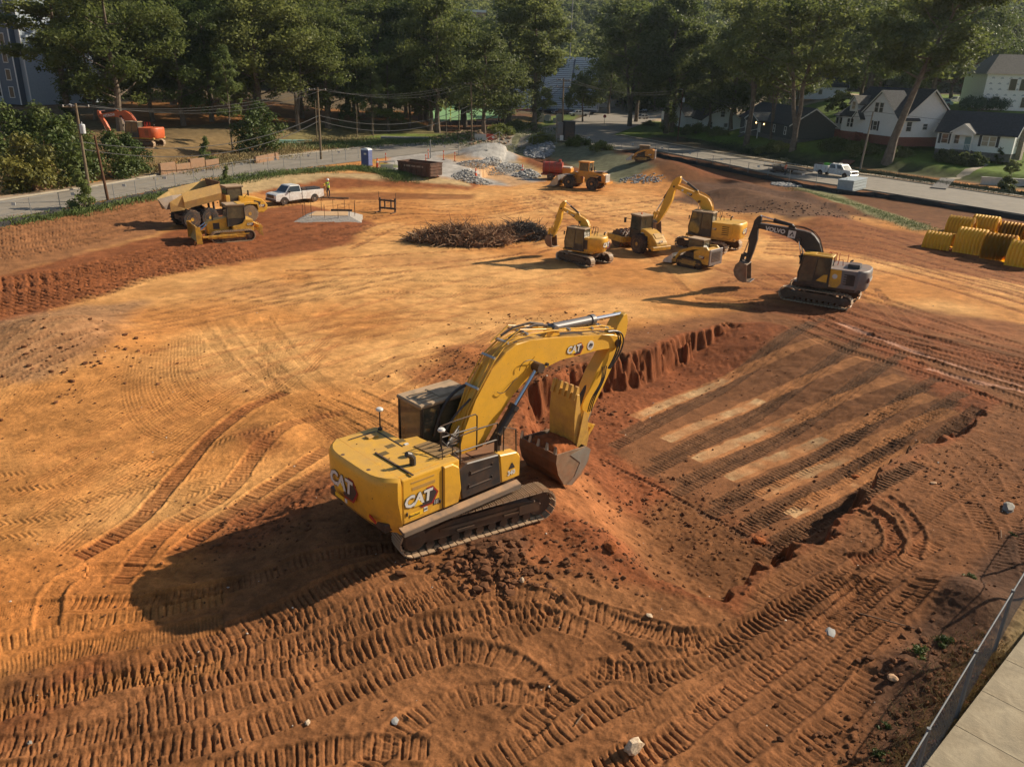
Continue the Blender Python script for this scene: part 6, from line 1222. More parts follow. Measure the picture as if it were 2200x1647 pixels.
# stop sign
x, y, z = gp(1298, 271); r = empty('stop_sign', (x, y, z), math.radians(-100), 'red octagonal stop sign at the corner of the side road', 'sign'); b = MB(); b.cyl((0, 0, 0), (0, 0, 2.6), .05, 6); b.build('sign_post', POSTM, r)
b = MB(); b.cyl((-.04, 0, 2.5), (.0, 0, 2.5), .45, 8); b.build('sign_face', mat('sign_red', (.5, .02, .02), .4), r); put_text('sign_lettering', 'STOP', .30, DWHT, frame((-.05, 0, 2.5), (0, -1, 0), (-1, 0, 0)), r, .002, .006)
# cabinet at the junction pole
x, y, z = gp(1212, 301); r = empty('dark_cabinet', (x + .6, y - 1, z), .3, 'tall black cabinet beside the junction pole', 'cabinet'); b = MB(); b.box((0, 0, 1.6), (2.0, 1.2, 3.2), bev=.05); b.build('casing', mat('cabinet_black', (.02, .02, .025), .5), r); b = MB(); b.box((-.0, -.62, 1.6), (1.6, .04, 2.8)); b.build('door', BLK, r); b = MB(); b.box((-1.6, .1, 1.7), (1.0, .9, 2.6)); b.build('grey_panel', GRY, r); b = MB(); b.box((0, 0, .04), (3.6, 1.5, .1)); b.build('plinth', CONC, r)
x, y, z = gp(1206, 308); r = empty('notice_board', (x, y, z), 0, 'small white notice on a post in the scrub below the dark cabinet', 'sign'); b = MB(); b.box((0, 0, .9), (.6, .05, .8)); b.build('board', DWHT, r); b = MB(); b.box((0, .03, .4), (.08, .06, 1.0)); b.build('board_post', WOOD, r)
# ---------------------------------------------------------------- yard things
x, y, z = gp(787, 358); r = empty('portable_toilet', (x, y + .5, z), math.radians(-18), 'blue portable toilet with a white roof beside the street fence', 'portable toilet'); PB = mat('toilet_blue', (.07, .10, .26), .5)
b = MB(); b.box((0, 0, 1.05), (1.1, 1.1, 2.1), bev=.05); bd = b.build('cabin', PB, r)
for sd in (-1, 1):
    for k in range(9): b = MB(); b.box((sd * .555, 0, .35 + k * .19), (.03, .9, .06)); b.build('wall_rib', mat('toilet_rib', (.16, .16, .22), .5), bd)
b = MB(); b.loft([[(-.58, -.58, 2.08), (.58, -.58, 2.08), (.58, .58, 2.08), (-.58, .58, 2.08)], [(-.5, -.5, 2.22), (.5, -.5, 2.22), (.5, .5, 2.22), (-.5, .5, 2.22)], [(-.2, -.4, 2.32), (.2, -.4, 2.32), (.2, .4, 2.32), (-.2, .4, 2.32)]]); b.build('roof', WHT, r); b = MB(); b.box((.05, -.57, 1.0), (.75, .04, 1.85), bev=.02); dr = b.build('door', PB, r); b = MB(); b.box((.1, -.60, 1.62), (.34, .02, .22)); b.build('door_notice', DWHT, dr)
b = MB(); b.box((0, 0, .06), (1.2, 1.25, .12)); b.build('skid_base', BLK, r)
x, y, z = gp(900, 380); r = empty('rolloff_dumpster', (x, y + 1.2, z), math.radians(-32), 'rusty brown open roll-off dumpster on the gravel pad', 'dumpster'); RUST = mat('rusty_brown', (.085, .045, .028), .8, dust=.4, dustcol=(.25, .09, .04), var=.35); IN_ = mat('rust_inside', (.20, .065, .04), .85, var=.3)
L_, W_, H_ = 5.0, 2.4, 1.45
for (c_, d_, nm) in (((0, -W_ / 2, H_ / 2 + .2), (L_, .08, H_), 'side_wall'), ((0, W_ / 2, H_ / 2 + .2), (L_, .08, H_), 'side_wall'), ((L_ / 2, 0, H_ / 2 + .2), (.08, W_ - .1, H_), 'end_door'), ((-L_ / 2, 0, H_ / 2 + .2), (.08, W_ - .1, H_), 'front_wall')): b = MB(); b.box(c_, d_); b.build(nm, RUST, r)
b = MB(); b.box((0, 0, .22), (L_ - .1, W_ - .1, .08)); b.build('floor_plate', IN_, r)
for sd in (-1, 1): b = MB(); b.box((0, sd * (W_ / 2 + .02), H_ + .22), (L_ + .15, .14, .12)); b.build('top_rail', RUST, r)
for sx in (-1, 1): b = MB(); b.box((sx * (L_ / 2 + .02), 0, H_ + .22), (.14, W_ + .15, .12)); b.build('top_rail', RUST, r)
for zz in (.55, .95, 1.3): b = MB(); b.box((L_ / 2 + .07, 0, zz), (.08, W_ - .1, .08)); b.build('door_rib', RUST, r)
for xx in (-2, -1.2, -.4, .4, 1.2, 2): b = MB(); b.box((xx, -W_ / 2 - .07, .85), (.1, .08, 1.25)); b.build('side_rib', RUST, r)
b = MB(); b.box((0, -W_ / 2 - .055, 1.25), (3.0, .012, .2)); b.build('faded_lettering', mat('faded_paint', (.35, .25, .18), .8, var=.5, vscale=12), r)
# grey steel box at the right
x, y, z = gp(1838, 412); r = empty('steel_box', (x, y + 1.5, z), math.radians(50), 'long pale grey steel box with a flat lid on the dark soil', 'storage box'); SB = mat('box_grey', (.34, .38, .39), .5, var=.1)
b = MB(); b.box((0, 0, .75), (5.2, 2.0, 1.3), bev=.02); b.build('box_body', SB, r); b = MB(); b.box((0, 0, 1.45), (5.3, 2.1, .1)); b.build('lid', mat('box_lid', (.42, .47, .50), .45), r)
for k in range(3): b = MB(); b.box((0, -1.03, .35 + k * .4), (5.2, .05, .07)); b.build('side_rib', SB, r)
for sx in (-2, 2): b = MB(); b.box((sx, 0, .06), (.2, 2.1, .14)); b.build('skid', BLK, r)
# cones and marker posts
CON = mat('safety_orange', (.75, .10, .02), .5); 
def cone():
    r = empty('traffic_cone'); b = MB(); b.box((0, 0, .02), (.36, .36, .04)); b.build('cone_base', BLK, r); b = MB(); b.cyl((0, 0, .04), (0, 0, .85), .15, 12, .03); b.build('cone_body', CON, r); b = MB(); b.cyl((0, 0, .45), (0, 0, .60), .097, 12, .075); b.build('white_band', DWHT, r); return r
def marker():
    r = empty('marker_post'); b = MB(); b.cyl((0, 0, .03), (0, 0, 1.15), .05, 8); b.build('post_tube', CON, r); b = MB(); b.box((0, 0, .02), (.4, .4, .05)); b.build('rubber_foot', BLK, r); b = MB(); b.cyl((0, 0, .8), (0, 0, .9), .054, 8); b.build('white_band', DWHT, r); return r
cn, mk = cone(), marker(); first = [True, True]
for px, lb in (((811, 361), 'orange cone on the gravel left of the rusty dumpster'), ((1022, 383), 'orange cone with a white band on the small stone heap'), ((1122, 374), 'orange cone on the stones at the foot of the matted berm')):
    o = cn if first[0] else copy_tree(cn); first[0] = False; x, y = G(*px); place(o, (x, y, gz(x, y)), 0, lb, 'orange traffic cones', 1.5, 'traffic cone')
for px, lb in (((829, 350), 'orange marker post at the yard gate near the toilet'), ((920, 341), 'orange marker post at the street edge behind the yard'), ((953, 344), 'orange marker post right of the gate post, before the gravel heap'), ((977, 347), 'orange marker post nearest the big gravel heap'), ((915, 353), 'orange marker post just behind the rusty dumpster'), ((940, 380), 'orange marker post on the gravel right of the dumpster'), ((1160, 300), 'faint orange marker post on the far street edge')):
    o = mk if first[1] else copy_tree(mk); first[1] = False; x, y = G(*px); place(o, (x, y, gz(x, y)), 0, lb, 'orange marker posts', 1.15, 'marker post')
b = MB(); x, y, z = gp(925, 340); b.cyl((0, 0, 0), (0, 0, 2.6), .07, 8); o = b.build('gate_post', POSTM); o.location = (x, y, z); tag(o, 'bare grey gate post at the yard entrance', 'post')
x, y, z = gp(832, 364); r = empty('fence_panel_stand', (x, y, z), .35, 'leaning grey metal frame dropped at the edge of the gravel', 'metal frame'); b = MB()
for k in range(2): b.tube([(-1.1, k * .5, .05), (-1.0, k * .5 - .1, .95), (1.0, k * .5 - .1, 1.0), (1.1, k * .5, .05), (-1.1, k * .5, .05)], .05, 5)
b.build('bent_frame', mat('galvanised', (.42, .42, .38), .45, metal=.4), r); b = MB(); b.box((0, .2, .35), (1.7, .05, .5), (.3, 0, 0)); b.build('frame_plate', mat('galvanised', (.42, .42, .38), .45), r)
# fork carriage standing on the soil
x, y, z = gp(833, 456); r = empty('fork_carriage', (x, y, z), math.radians(-20), 'black fork carriage attachment standing alone on the orange soil', 'attachment')
for sx in (-.85, .85): b = MB(); b.box((sx, 0, .75), (.16, .14, 1.3)); b.box((sx, -.4, .06), (.14, 1.0, .07)); b.build('fork', BLK, r)
for zz in (.4, 1.15): b = MB(); b.box((0, 0, zz), (1.9, .12, .18)); b.build('carriage_bar', BLK, r)
for sx in (-.35, .35): b = MB(); b.box((sx, .08, .78), (.12, .1, 1.0)); b.build('upright', BLK, r)
for sx in (-.95, .95): b = MB(); b.cyl((sx, 0, 1.3), (sx, 0, 1.95), .025, 5); b.build('guard_rod', BLK, r)
# ---------------------------------------------------------------- stones: heaps as loose stuff
def rockmesh(seed, n=1, jag=.34):
    random.seed(seed); bm = bmesh.new(); bmesh.ops.create_icosphere(bm, subdivisions=n, radius=1)
    for v in bm.verts: v.co *= 1 + random.uniform(-jag, jag); v.co.z *= .72
    me_ = bpy.data.meshes.new('rock'); bm.to_mesh(me_); bm.free(); return me_
_rk = []
for s_ in range(6):
    m_ = rockmesh(s_); co_ = np.zeros(len(m_.vertices) * 3); m_.vertices.foreach_get('co', co_); fc = np.zeros(len(m_.loops), np.int32); m_.loops.foreach_get('vertex_index', fc); _rk.append((co_.reshape(-1, 3), fc.reshape(-1, 3)))
def scatter(name, pts, sizes, m, label=None, cat=None, kind='stuff', sink=.25):
    V, F, off = [], [], 0; rng = np.random.default_rng(len(pts))
    for i, (p_, s_) in enumerate(zip(pts, sizes)):
        c_, f_ = _rk[i % 6]; a = rng.random() * 6.28; R_ = np.array([[math.cos(a), -math.sin(a), 0], [math.sin(a), math.cos(a), 0], [0, 0, 1]]); V.append((c_ * s_ * rng.uniform(.6, 1.2, 3)) @ R_.T + np.array([p_[0], p_[1], p_[2] + s_ * (.5 - sink)])); F.append(f_ + off); off += len(c_)
    me_ = bpy.data.meshes.new(name); V = np.concatenate(V); F = np.concatenate(F); me_.from_pydata(V.tolist(), [], F.tolist()); o = link_mesh(name, me_, m); tag(o, label, cat, None, kind); return o
GRV = mat('crushed_stone', (.36, .34, .31), .9, var=.35, vscale=2); RIP = mat('rip_rap', (.26, .26, .26), .9, var=.4, vscale=1.5)
def heap_stones(c, rx, ry, n, s0, s1, m, label, name='stone_heap', dome=0.0):
    random.seed(n); P = []; Sz = []
    for _ in range(n):
        a = random.random() * 2 * PI; q_ = math.sqrt(random.random()); x_, y_ = c[0] + rx * q_ * math.cos(a), c[1] + ry * q_ * math.sin(a); P.append((x_, y_, gz(x_, y_) + dome * (1 - q_ * q_))); Sz.append(random.uniform(s0, s1) * (1.3 - .5 * q_))
    return scatter(name, P, Sz, m, label, 'stones')
heap_stones(G(1045, 358), 4.2, 3.6, 900, .05, .16, GRV, 'tall heap of pale crushed stone behind the gravel drive', dome=.7); heap_stones(G(1080, 362), 3.0, 3.2, 420, .10, .28, GRV, 'coarse broken stone spilling right of the tall heap', dome=.5)
heap_stones(G(1015, 386), 2.6, 2.2, 300, .07, .20, GRV, 'small grey stone heap carrying a cone', dome=.3); heap_stones(G(1132, 377), 2.0, 2.2, 160, .12, .3, GRV, 'scatter of pale stones at the tip of the berm', dome=.3)
heap_stones(G(1158, 325), 2.5, 7.0, 330, .2, .5, RIP, 'grey rip-rap chute between the two matted berms'); heap_stones(G(1380, 385), 3.0, 2.0, 140, .1, .22, RIP, 'low grey stones at the toe of the right matted berm'); heap_stones(G(1690, 398), 2.2, 2.0, 160, .15, .35, GRV, 'small bright stone patch beside the swale')
heap_stones(G(1700, 452), 8, 4, 150, .05, .16, mat('dark_clod', (.11, .058, .035), .95, var=.3), 'dark clods and rubble on the stripped topsoil', name='clod_heap'); heap_stones(G(1020, 285), 7, 9, 240, .2, .6, mat('dig_rubble', (.28, .18, .11), .9, var=.4), 'rubble heap in front of the distant workers')
# clods over the near ground: countless, so one loose object per kind
random.seed(11); P, Sz = [], []
CLODZ = [((1060, 1215), 1.3, 1.0, 420, .03, .16), ((1300, 1180), 2.2, 1.6, 200, .02, .09), ((560, 1140), 2.0, 1.4, 260, .015, .07), ((1000, 780), 3.0, 2.5, 220, .03, .09), ((2060, 1480), 1.8, 2.2, 420, .02, .11), ((1620, 1180), 3.5, 2.5, 320, .02, .08),
         ((2050, 1000), 4.0, 3.5, 260, .02, .08), ((1900, 1620), 1.6, 1.2, 260, .02, .09), ((1200, 700), 5, 3, 200, .03, .09), ((120, 1180), 3, 2, 120, .01, .05), ((80, 760), 6, 4, 160, .04, .14), ((1450, 1080), 4.5, 3.0, 420, .02, .09), ((1180, 900), 2.0, 2.5, 160, .03, .1), ((1250, 880), 2.0, 2.0, 120, .03, .1), ((1500, 800), 8, 4, 160, .02, .06)]
for c_, rx, ry, n_, s0, s1 in CLODZ:
    c_ = G(*c_)
    for _ in range(n_): x_, y_ = c_[0] + random.gauss(0, rx * .55), c_[1] + random.gauss(0, ry * .55); P.append((x_, y_, gz(x_, y_))); Sz.append(s0 + (s1 - s0) * random.random() ** 2.5)
for _ in range(2600):
    y_ = 9 + 26 * random.random() ** 1.3; x_ = random.uniform(-.7, .7) * (y_ + 4); P.append((x_, y_, gz(x_, y_))); Sz.append(.012 + .04 * random.random() ** 3)
scatter('soil_clods', P, Sz, mat('clod_soil', (.14, .062, .03), .95, spec=.1, var=.4, vscale=1.5), 'loose red-brown soil clods strewn over the dug ground', 'soil clods')
random.seed(12); P, Sz = [], []
for _ in range(220):
    y_ = 10 + 50 * random.random() ** 1.2; x_ = random.uniform(-.7, .7) * (y_ + 4); P.append((x_, y_, gz(x_, y_))); Sz.append(.012 + .03 * random.random() ** 3)
scatter('pale_pebbles', P, Sz, mat('pebble', (.55, .47, .38), .8, var=.3), 'pale pebbles sprinkled over the site soil', 'pebbles')
# single rocks
ROCKW = mat('white_rock', (.58, .45, .31), .9, var=.4, vscale=6, dust=.6, dustcol=(.35, .18, .08), bump=.4, bscale=8); ROCKG = mat('grey_rock', (.24, .22, .19), .85, var=.2, bump=.4, bscale=8)
for px, s_, m_, lb, sd in (((1361, 1612), (.22, .16, .26), ROCKW, 'upright pale boulder with a chipped top near the bottom edge', 1), ((2166, 1093), (.36, .17, .18), ROCKG, 'long grey stone lying on the right bank of the pit', 2), ((661, 1556), (.07, .06, .06), ROCKW, 'small white stone at the bottom left among deep prints', 3), ((1312, 1178), (.30, .2, .2), SOIL, 'dark soil lump on the slope below the front of the track', 4),
                          ((1630, 1163), (.24, .2, .18), SOIL, 'dark red clod at the lower end of the pit', 5), ((1917, 1458), (.13, .10, .08), mat('tan_rock', (.45, .27, .15), .85), 'tan pebble below the wire fence', 6), ((1121, 1252), (.06, .06, .12), ROCKW, 'small upright white stone under the dark soil heap', 7), ((63, 1592), (.05, .05, .05), ROCKG, 'tiny square grey stone at the bottom left corner', 8), ((1785, 1355), (.20, .12, .05), mat('crumpled', (.30, .29, .27), .6), 'crumpled grey scrap pressed into the prints', 9),
                          ((848, 1547), (.12, .08, .04), mat('crumpled', (.30, .29, .27), .6), 'pale scrap in the prints left of the boulder', 10), ((1395, 1325), (.10, .08, .04), ROCKW, 'flat whitish stone among the prints in the middle foreground', 11), ((1838, 1022), (.18, .14, .1), SOIL, 'lone clod on the right rim near the pit corner', 12), ((2005, 1038), (.12, .08, .06), mat('tan_rock', (.45, .27, .15), .85), 'tan stone on the bank left of the long grey one', 13)):
    x, y = G(*px); o = link_mesh('rock', rockmesh(sd * 7, 2, .21), m_); o.scale = s_; o.location = (x, y, gz(x, y) + s_[2] * .45); o.rotation_euler = (0, 0, sd * .5); tag(o, lb, 'rock')
# sticks and scraps
for px, L_, a, lb in (((1905, 1335), 1.3, -.45, 'long thin stick lying by the wire fence'), ((1245, 1545), .32, 1.0, 'short stick between the prints left of the boulder'), ((1690, 1115), .4, .3, 'thin twig on the bank'), ((520, 895), .35, 0, 'dark strip on the pale crust'), ((195, 905), .3, -.4, 'short dark twig on the pale crust'), ((2150, 1150), .5, 1.1, 'pale straw on the right bank'), ((700, 426), 5, .03, 'long rusty bar under the straw berm')):
    x, y = G(*px); b = MB(); b.cyl((-L_ / 2, 0, 0), (L_ / 2, 0, .02), .015 if L_ < 2 else .12, 6); o = b.build('stick', mat('stick_brown', (.20, .12, .07), .9)); o.location = (x, y, gz(x, y) + .03); o.rotation_euler = (0, 0, a); tag(o, lb, 'stick')
# ---------------------------------------------------------------- form pad with stakes
x, y, z = gp(697, 478); r = empty('gravel_form_pad', (x, y + 2.3, z), math.radians(6), 'low grey gravel mound with sloped sides, ringed by thin rebar stakes', 'gravel mound')
b = MB(); b.loft([[(-3.3, -2.4, -.1), (3.2, -2.0, -.1), (2.8, 2.6, -.1), (-2.6, 2.6, -.1)], [(-2.0, -1.2, .38), (1.9, -.9, .38), (1.7, 1.6, .38), (-1.5, 1.6, .38)]]); o = b.build('gravel_slope', mat('form_gravel', (.33, .29, .25), .9, var=.35, vscale=8, bump=.6, bscale=12), r)
b = MB(); b.prism([(-1.8, -1.05), (1.75, -.8), (1.55, 1.45), (-1.4, 1.45)], .37, .41, 'z'); b.build('sand_top', mat('sand_top', (.52, .33, .17), .9), r)
for i, (sx, sy) in enumerate(((-2.3, -1.1), (-1.5, -1.4), (-.3, -1.4), (.9, -1.2), (1.9, -.9), (2.3, .0), (2.2, 1.4), (1.2, 1.8), (.1, 1.9), (-1.0, 1.9), (-1.9, 1.4), (-2.3, .3))): b = MB(); b.cyl((sx, sy, .2), (sx, sy, 1.45), .022, 5); b.build('stake', mat('rebar', (.12, .06, .03), .8), r)
b = MB(); b.box((.9, 1.75, .45), (2.0, .15, .2)); b.build('form_board', BLK, r)
# ---------------------------------------------------------------- brush pile
random.seed(8); BRUSH = mat('brush_brown', (.27, .155, .085), .95, var=.4, vscale=2); BARK = mat('brush_bark', (.26, .17, .10), .9, var=.3)
def brush(c, rx, ry, h, n, label, seed, m=BRUSH):
    random.seed(seed); r = empty('brush_pile', (c[0], c[1], gz(*c)), 0, label, 'brush pile')
    b = MB(); N_ = 18; rings = []
    for j in range(5):
        t = j / 4; rings.append([(rx * (1 - t * .8) * math.cos(2 * PI * k / N_) * random.uniform(.8, 1.1), ry * (1 - t * .8) * math.sin(2 * PI * k / N_) * random.uniform(.8, 1.1), h * .75 * math.sin(t * PI / 2) + random.uniform(-.1, .1) - .1) for k in range(N_)])
    b.loft(rings); b.build('earth_core', mat('brush_core', (.16, .08, .04), .95, bump=.8, bscale=6, var=.4), r)
    b = MB()
    for i in range(n):
        a = random.random() * 2 * PI; q_ = math.sqrt(random.random()) * .95; px_, py_ = rx * q_ * math.cos(a), ry * q_ * math.sin(a); pz = h * (1 - q_ ** 1.6) * .85 + .05; L_ = random.uniform(.2, .95) if random.random() < .93 else random.uniform(1.0, 1.8); th = random.random() * 2 * PI; el = random.gauss(.12, .45); d_ = Vector((math.cos(th) * math.cos(el), math.sin(th) * math.cos(el), math.sin(el))) * L_; p0 = Vector((px_, py_, max(pz, .03))); b.tube([p0, p0 + d_ * .5 + Vector((random.gauss(0, .08), random.gauss(0, .08), random.gauss(0, .08))), p0 + d_], [random.uniform(.015, .075), .03, .01], 3)
    b.build('branches', m, r, kind='stuff')
    for i in range(14): a = random.random() * 6; b = MB(); p0 = Vector((rx * .75 * math.cos(a), ry * .8 * math.sin(a), random.uniform(.1, h * .4))); d_ = Vector((random.uniform(-1, 1), random.uniform(-.6, .3), random.uniform(-.2, .4))); b.tube([p0, p0 + d_ * .6, p0 + d_ * 1.3], [.13, .10, .06], 7); b.build('stump_log', BARK, r)
    return r
brush(G(985, 520), 4.6, 2.0, 1.35, 3200, 'large brown heap of grubbed roots and branches in the middle of the site', 21); brush(G(1075, 512), 2.6, 1.6, 1.0, 900, 'lower tangle of roots joining the big brush heap on its right', 22); brush(G(1125, 510), 2.2, 1.6, 1.3, 1500, 'dark grey round mound of fine twigs right of the root heap', 23, mat('brush_grey', (.085, .07, .06), .95, var=.4))
# ---------------------------------------------------------------- yellow arch chambers
CHY = leafmat('chamber_yellow', (.90, .60, .07), (.92, .66, .10), .5)
def chamber_mesh():
    Lc, N_, M_ = 2.25, 24, 12; rings = []
    for i in range(N_ + 1):
        rib = (i % 3) != 0; k = 1.0 if rib else .93; x_ = -Lc / 2 + Lc * i / N_; rings.append([(x_, -k * math.cos(PI * j / M_) * (.74 - .10 * math.sin(PI * j / M_)), .78 * k * math.sin(PI * j / M_) ** .9 if 0 < j < M_ else 0) for j in range(M_ + 1)])
    bm = bmesh.new(); vv = [[bm.verts.new(p) for p in g] for g in rings]
    for i in range(N_):
        for j in range(M_): bm.faces.new((vv[i][j], vv[i + 1][j], vv[i + 1][j + 1], vv[i][j + 1]))
    bmesh.ops.solidify(bm, geom=bm.faces[:], thickness=.008); me_ = bpy.data.meshes.new('arch_chamber'); bm.to_mesh(me_); bm.free(); me_.materials.append(CHY); return me_
CM = chamber_mesh(); 
STACKS = [((2030, 538), 2, 0, 'in the single low stack at the left end of the rows'), ((2098, 548), 9, 0, 'in the tall front stack second from the left'), ((2160, 562), 9, 0, 'in the tall front stack third from the left'), ((2215, 578), 8, 0, 'in the front stack cut by the right picture edge'), ((2075, 508), 5, 0, 'in the back stack behind the left tall one'), ((2128, 505), 5, 0, 'in the back stack on the rise'), ((2190, 525), 6, 0, 'in the back stack at the far right')]
for (px, n_, _, lb) in STACKS:
    x, y = G(*px); z = gz(x, y)
    for k in range(n_):
        where = 'topmost' if k == n_ - 1 else ('bottom' if k == 0 else 'nested')
        o = bpy.data.objects.new('arch_chamber', CM); COL.objects.link(o); o.location = (x + .02 * (k % 2), y + 1.2, z + k * .10); o.rotation_euler = (0, 0, math.radians(-42)); o.scale = (1.0, 1.45, 1.65); tag(o, '%s yellow arch chamber %s' % (where, lb), 'arch chamber', 'yellow ribbed chambers ' + lb)
# ---------------------------------------------------------------- pipes, barriers, walls
def simple(name, build, m, px, rz, label, cat, dz=0, **k):
    x, y = G(*px); b = MB(); build(b); o = b.build(name, m); o.location = (x, y, gz(x, y) + dz); o.rotation_euler = (0, 0, rz); tag(o, label, cat); return o
simple('long_pipe', lambda b: b.cyl((-6.5, 0, .35), (6.5, 0, .35), .38, 14), mat('pipe_dark', (.10, .10, .10), .6, topdust=.7, dustcol=(.45, .4, .33)), (898, 303), .10, 'long dark pipe lying on the grassy verge across the street', 'pipe')
for k, (px, L_) in enumerate((((622, 309), 5), ((634, 304), 5.5), ((618, 305), 3))): simple('green_pipe', lambda b: b.cyl((-L_ / 2, 0, .15), (L_ / 2, 0, .15), .14, 10), mat('pipe_mint', (.30, .48, .36), .5), px, .25, ('front mint green pipe on the dry bank', 'rear and longest mint green pipe on the dry bank', 'short mint green pipe behind the other two')[k], 'pipe')
simple('jersey_barrier', lambda b: b.prism([(-.35, 0), (.35, 0), (.15, .4), (.1, 1.0), (-.1, 1.0), (-.15, .4)], -1.0, 1.0), mat('barrier_white', (.55, .5, .45), .6), (1032, 301), 1.6, 'dull white plastic barrier beside the verge pole', 'barrier'); simple('jersey_barrier', lambda b: b.prism([(-.35, 0), (.35, 0), (.15, .4), (.1, 1.0), (-.1, 1.0), (-.15, .4)], -1.0, 1.0), mat('barrier_red', (.50, .07, .04), .6), (1048, 301), 1.6, 'red plastic barrier at the street edge', 'barrier')
RW = mat('old_wall', (.25, .15, .09), .9, dust=.4, bump=.3, bscale=6)
for i, (a, b_, h_, lb) in enumerate((((345, 378), (470, 360), 1.3, 'crumbling brown retaining wall under the dry bank'), ((548, 352), (598, 343), 1.0, 'short brown wall stub beside the cone-shaped shrub'), ((75, 412), (130, 404), .9, 'broken grey kerb wall below the yellowish bush'))):
    A, B2 = G(*a), G(*b_); L_ = math.dist(A, B2); n_ = max(2, int(L_ / 2.2)); r = empty('retaining_wall', (A[0], A[1], TZ(*A)), math.atan2(B2[1] - A[1], B2[0] - A[0]), lb, 'wall')
    for k in range(n_): random.seed(k + i * 9); hh = h_ * random.uniform(.75, 1.1); b = MB(); b.box((L_ * (k + .5) / n_, random.uniform(-.1, .1), hh / 2 - .2), (L_ / n_ - .06, .35, hh + .4), (0, 0, random.uniform(-.03, .03)), bev=.03); b.build('wall_block', RW, r)
for k, (px, d_) in enumerate((((1162, 262), (1.2, 1.2, 2.2)), ((1176, 260), (2.0, 1.6, 1.6)), ((1192, 264), (.8, .8, 1.2)), ((1201, 262), (1.6, 1.6, 2.0)))): simple('precast_block', lambda b: (b.box((0, 0, d_[2] / 2), d_, bev=.05), b.box((0, 0, d_[2] + .05), (d_[0] * .6, d_[1] * .6, .12))), mat('precast', (.5, .46, .38), .85), px, .3 + k, ('leaning broken precast block nearest the tall trunk', 'wide low precast chamber among the concrete pieces', 'small white precast box in front of the pole', 'tall precast box just left of the junction pole')[k], 'concrete block')
# trailer behind the service truck, generator
x, y = G(1690, 372); r = empty('flatbed_trailer', (x, y + 1, gz(x, y)), TRH, 'wood-decked flatbed trailer hitched behind the service truck', 'trailer'); b = MB(); b.box((0, 0, .75), (6.5, 2.2, .1)); b.build('deck', mat('deck_wood', (.42, .27, .15), .8), r)
for sd in (-1, 1): b = MB(); b.box((0, sd * 1.12, .75), (6.6, .08, .18)); b.build('side_rail', BLK, r); b = MB(); b.tube([(-3.1, sd * 1.1, .8), (-3.1, sd * 1.1, 1.3), (-1.8, sd * 1.1, 1.3), (-1.4, sd * 1.1, .8)], .03, 5); b.build('ramp_frame', DWHT, r)
for xx in (-.6, .4):
    for sd in (-1, 1): wheel(r, xx, sd * 1.0, .36, .22, BARE, sd)
b = MB(); b.tube([(3.2, -.8, .7), (5.0, 0, .6), (3.2, .8, .7)], .06, 5); b.build('drawbar', BLK, r)
simple('generator', lambda b: (b.box((0, 0, .55), (1.2, .7, .8), bev=.06), b.cyl((-.6, -.45, .25), (-.6, .45, .25), .25, 10), b.cyl((.5, 0, .9), (.5, 0, 1.2), .05, 6)), BLK, (1668, 371), .2, 'black generator cart beside the orange-vested worker', 'generator')
# red tank trailer and its little yellow tractor
x, y = G(1188, 388); r = empty('red_tank_trailer', (x, y + 1.5, gz(x, y)), math.radians(170), 'red wheeled tank unit parked behind the wheel loader bucket', 'tank trailer'); TK = mat('tank_red', (.36, .05, .03), .5, dust=.4)
b = MB(); b.cyl((-1.3, 0, 1.5), (1.3, 0, 1.5), .8, 18); b.build('tank', TK, r); 
for k in range(4): b = MB(); b.cyl((-1.1 + k * .72, 0, 1.5), (-1.02 + k * .72, 0, 1.5), .83, 18); b.build('tank_hoop', mat('hoop', (.25, .1, .07), .6), r)
b = MB(); b.box((0, 0, .65), (3.0, 1.2, .2)); b.cyl((-.9, 0, 2.3), (-.9, 0, 2.6), .2, 10); b.build('trailer_frame', TK, r)
for sd in (-1, 1): wheel(r, .2, sd * .9, .45, .3, BARE, sd)
x, y = G(1213, 388); r = empty('yellow_compressor', (x, y + 1.2, gz(x, y)), math.radians(160), 'small yellow wheeled unit between the red tank and the wheel loader', 'compressor'); b = MB(); b.box((0, 0, 1.0), (2.2, 1.4, 1.1), bev=.12); b.build('housing', ORY, r); b = MB(); b.box((0, 0, 1.6), (1.9, 1.2, .2), bev=.08); b.build('cover', mat('pale_cover', (.5, .45, .36), .6), r)
for sd in (-1, 1): wheel(r, .3, sd * .75, .45, .28, BARE, sd)
# ---------------------------------------------------------------- near corner: pavement slabs and chain-link fence
PAV = empty('pavement', (0, 0, 0)); PAV['kind'] = 'structure'; SL = mat('slab_concrete', (.33, .27, .18), .9, var=.3, vscale=2.5, dust=.8, dustcol=(.20, .15, .09), bump=.4, bscale=18)
a0, a1 = Vector((*G(1985, 1647), 0)), Vector((*G(2200, 1362), 0)); ed = (a1 - a0).normalized(); nr = Vector((ed.y, -ed.x, 0)); zt = .78
for i in range(-2, 6):
    for j in range(3):
        p_ = a0 + ed * (i * 1.55 - .25) + nr * (j * 1.53 + .05); b = MB(); b.box((0, 0, 0), (1.544, 1.524, .14), bev=.006); o = b.build('slab', SL, PAV); o.location = p_ + ed * .77 + nr * .77 + Vector((0, 0, zt + .004 * ((i * 3 + j) % 3) - .02)); o.rotation_euler = (0, 0, math.atan2(ed.y, ed.x))
def at_plane(px, py, z_): d = ray(px, py); t = (z_ - CAMH) / d[2]; return Vector((d[0] * t, d[1] * t, z_))
FT0, FT1 = at_plane(1975, 1600, 2.35), at_plane(2210, 1215, 2.35); fd = (FT1 - FT0); fd.normalize(); A = FT0 - fd * 2.5; Bf = FT1 + fd * 8.0; Lf = (Bf - A).length; hF = 1.70
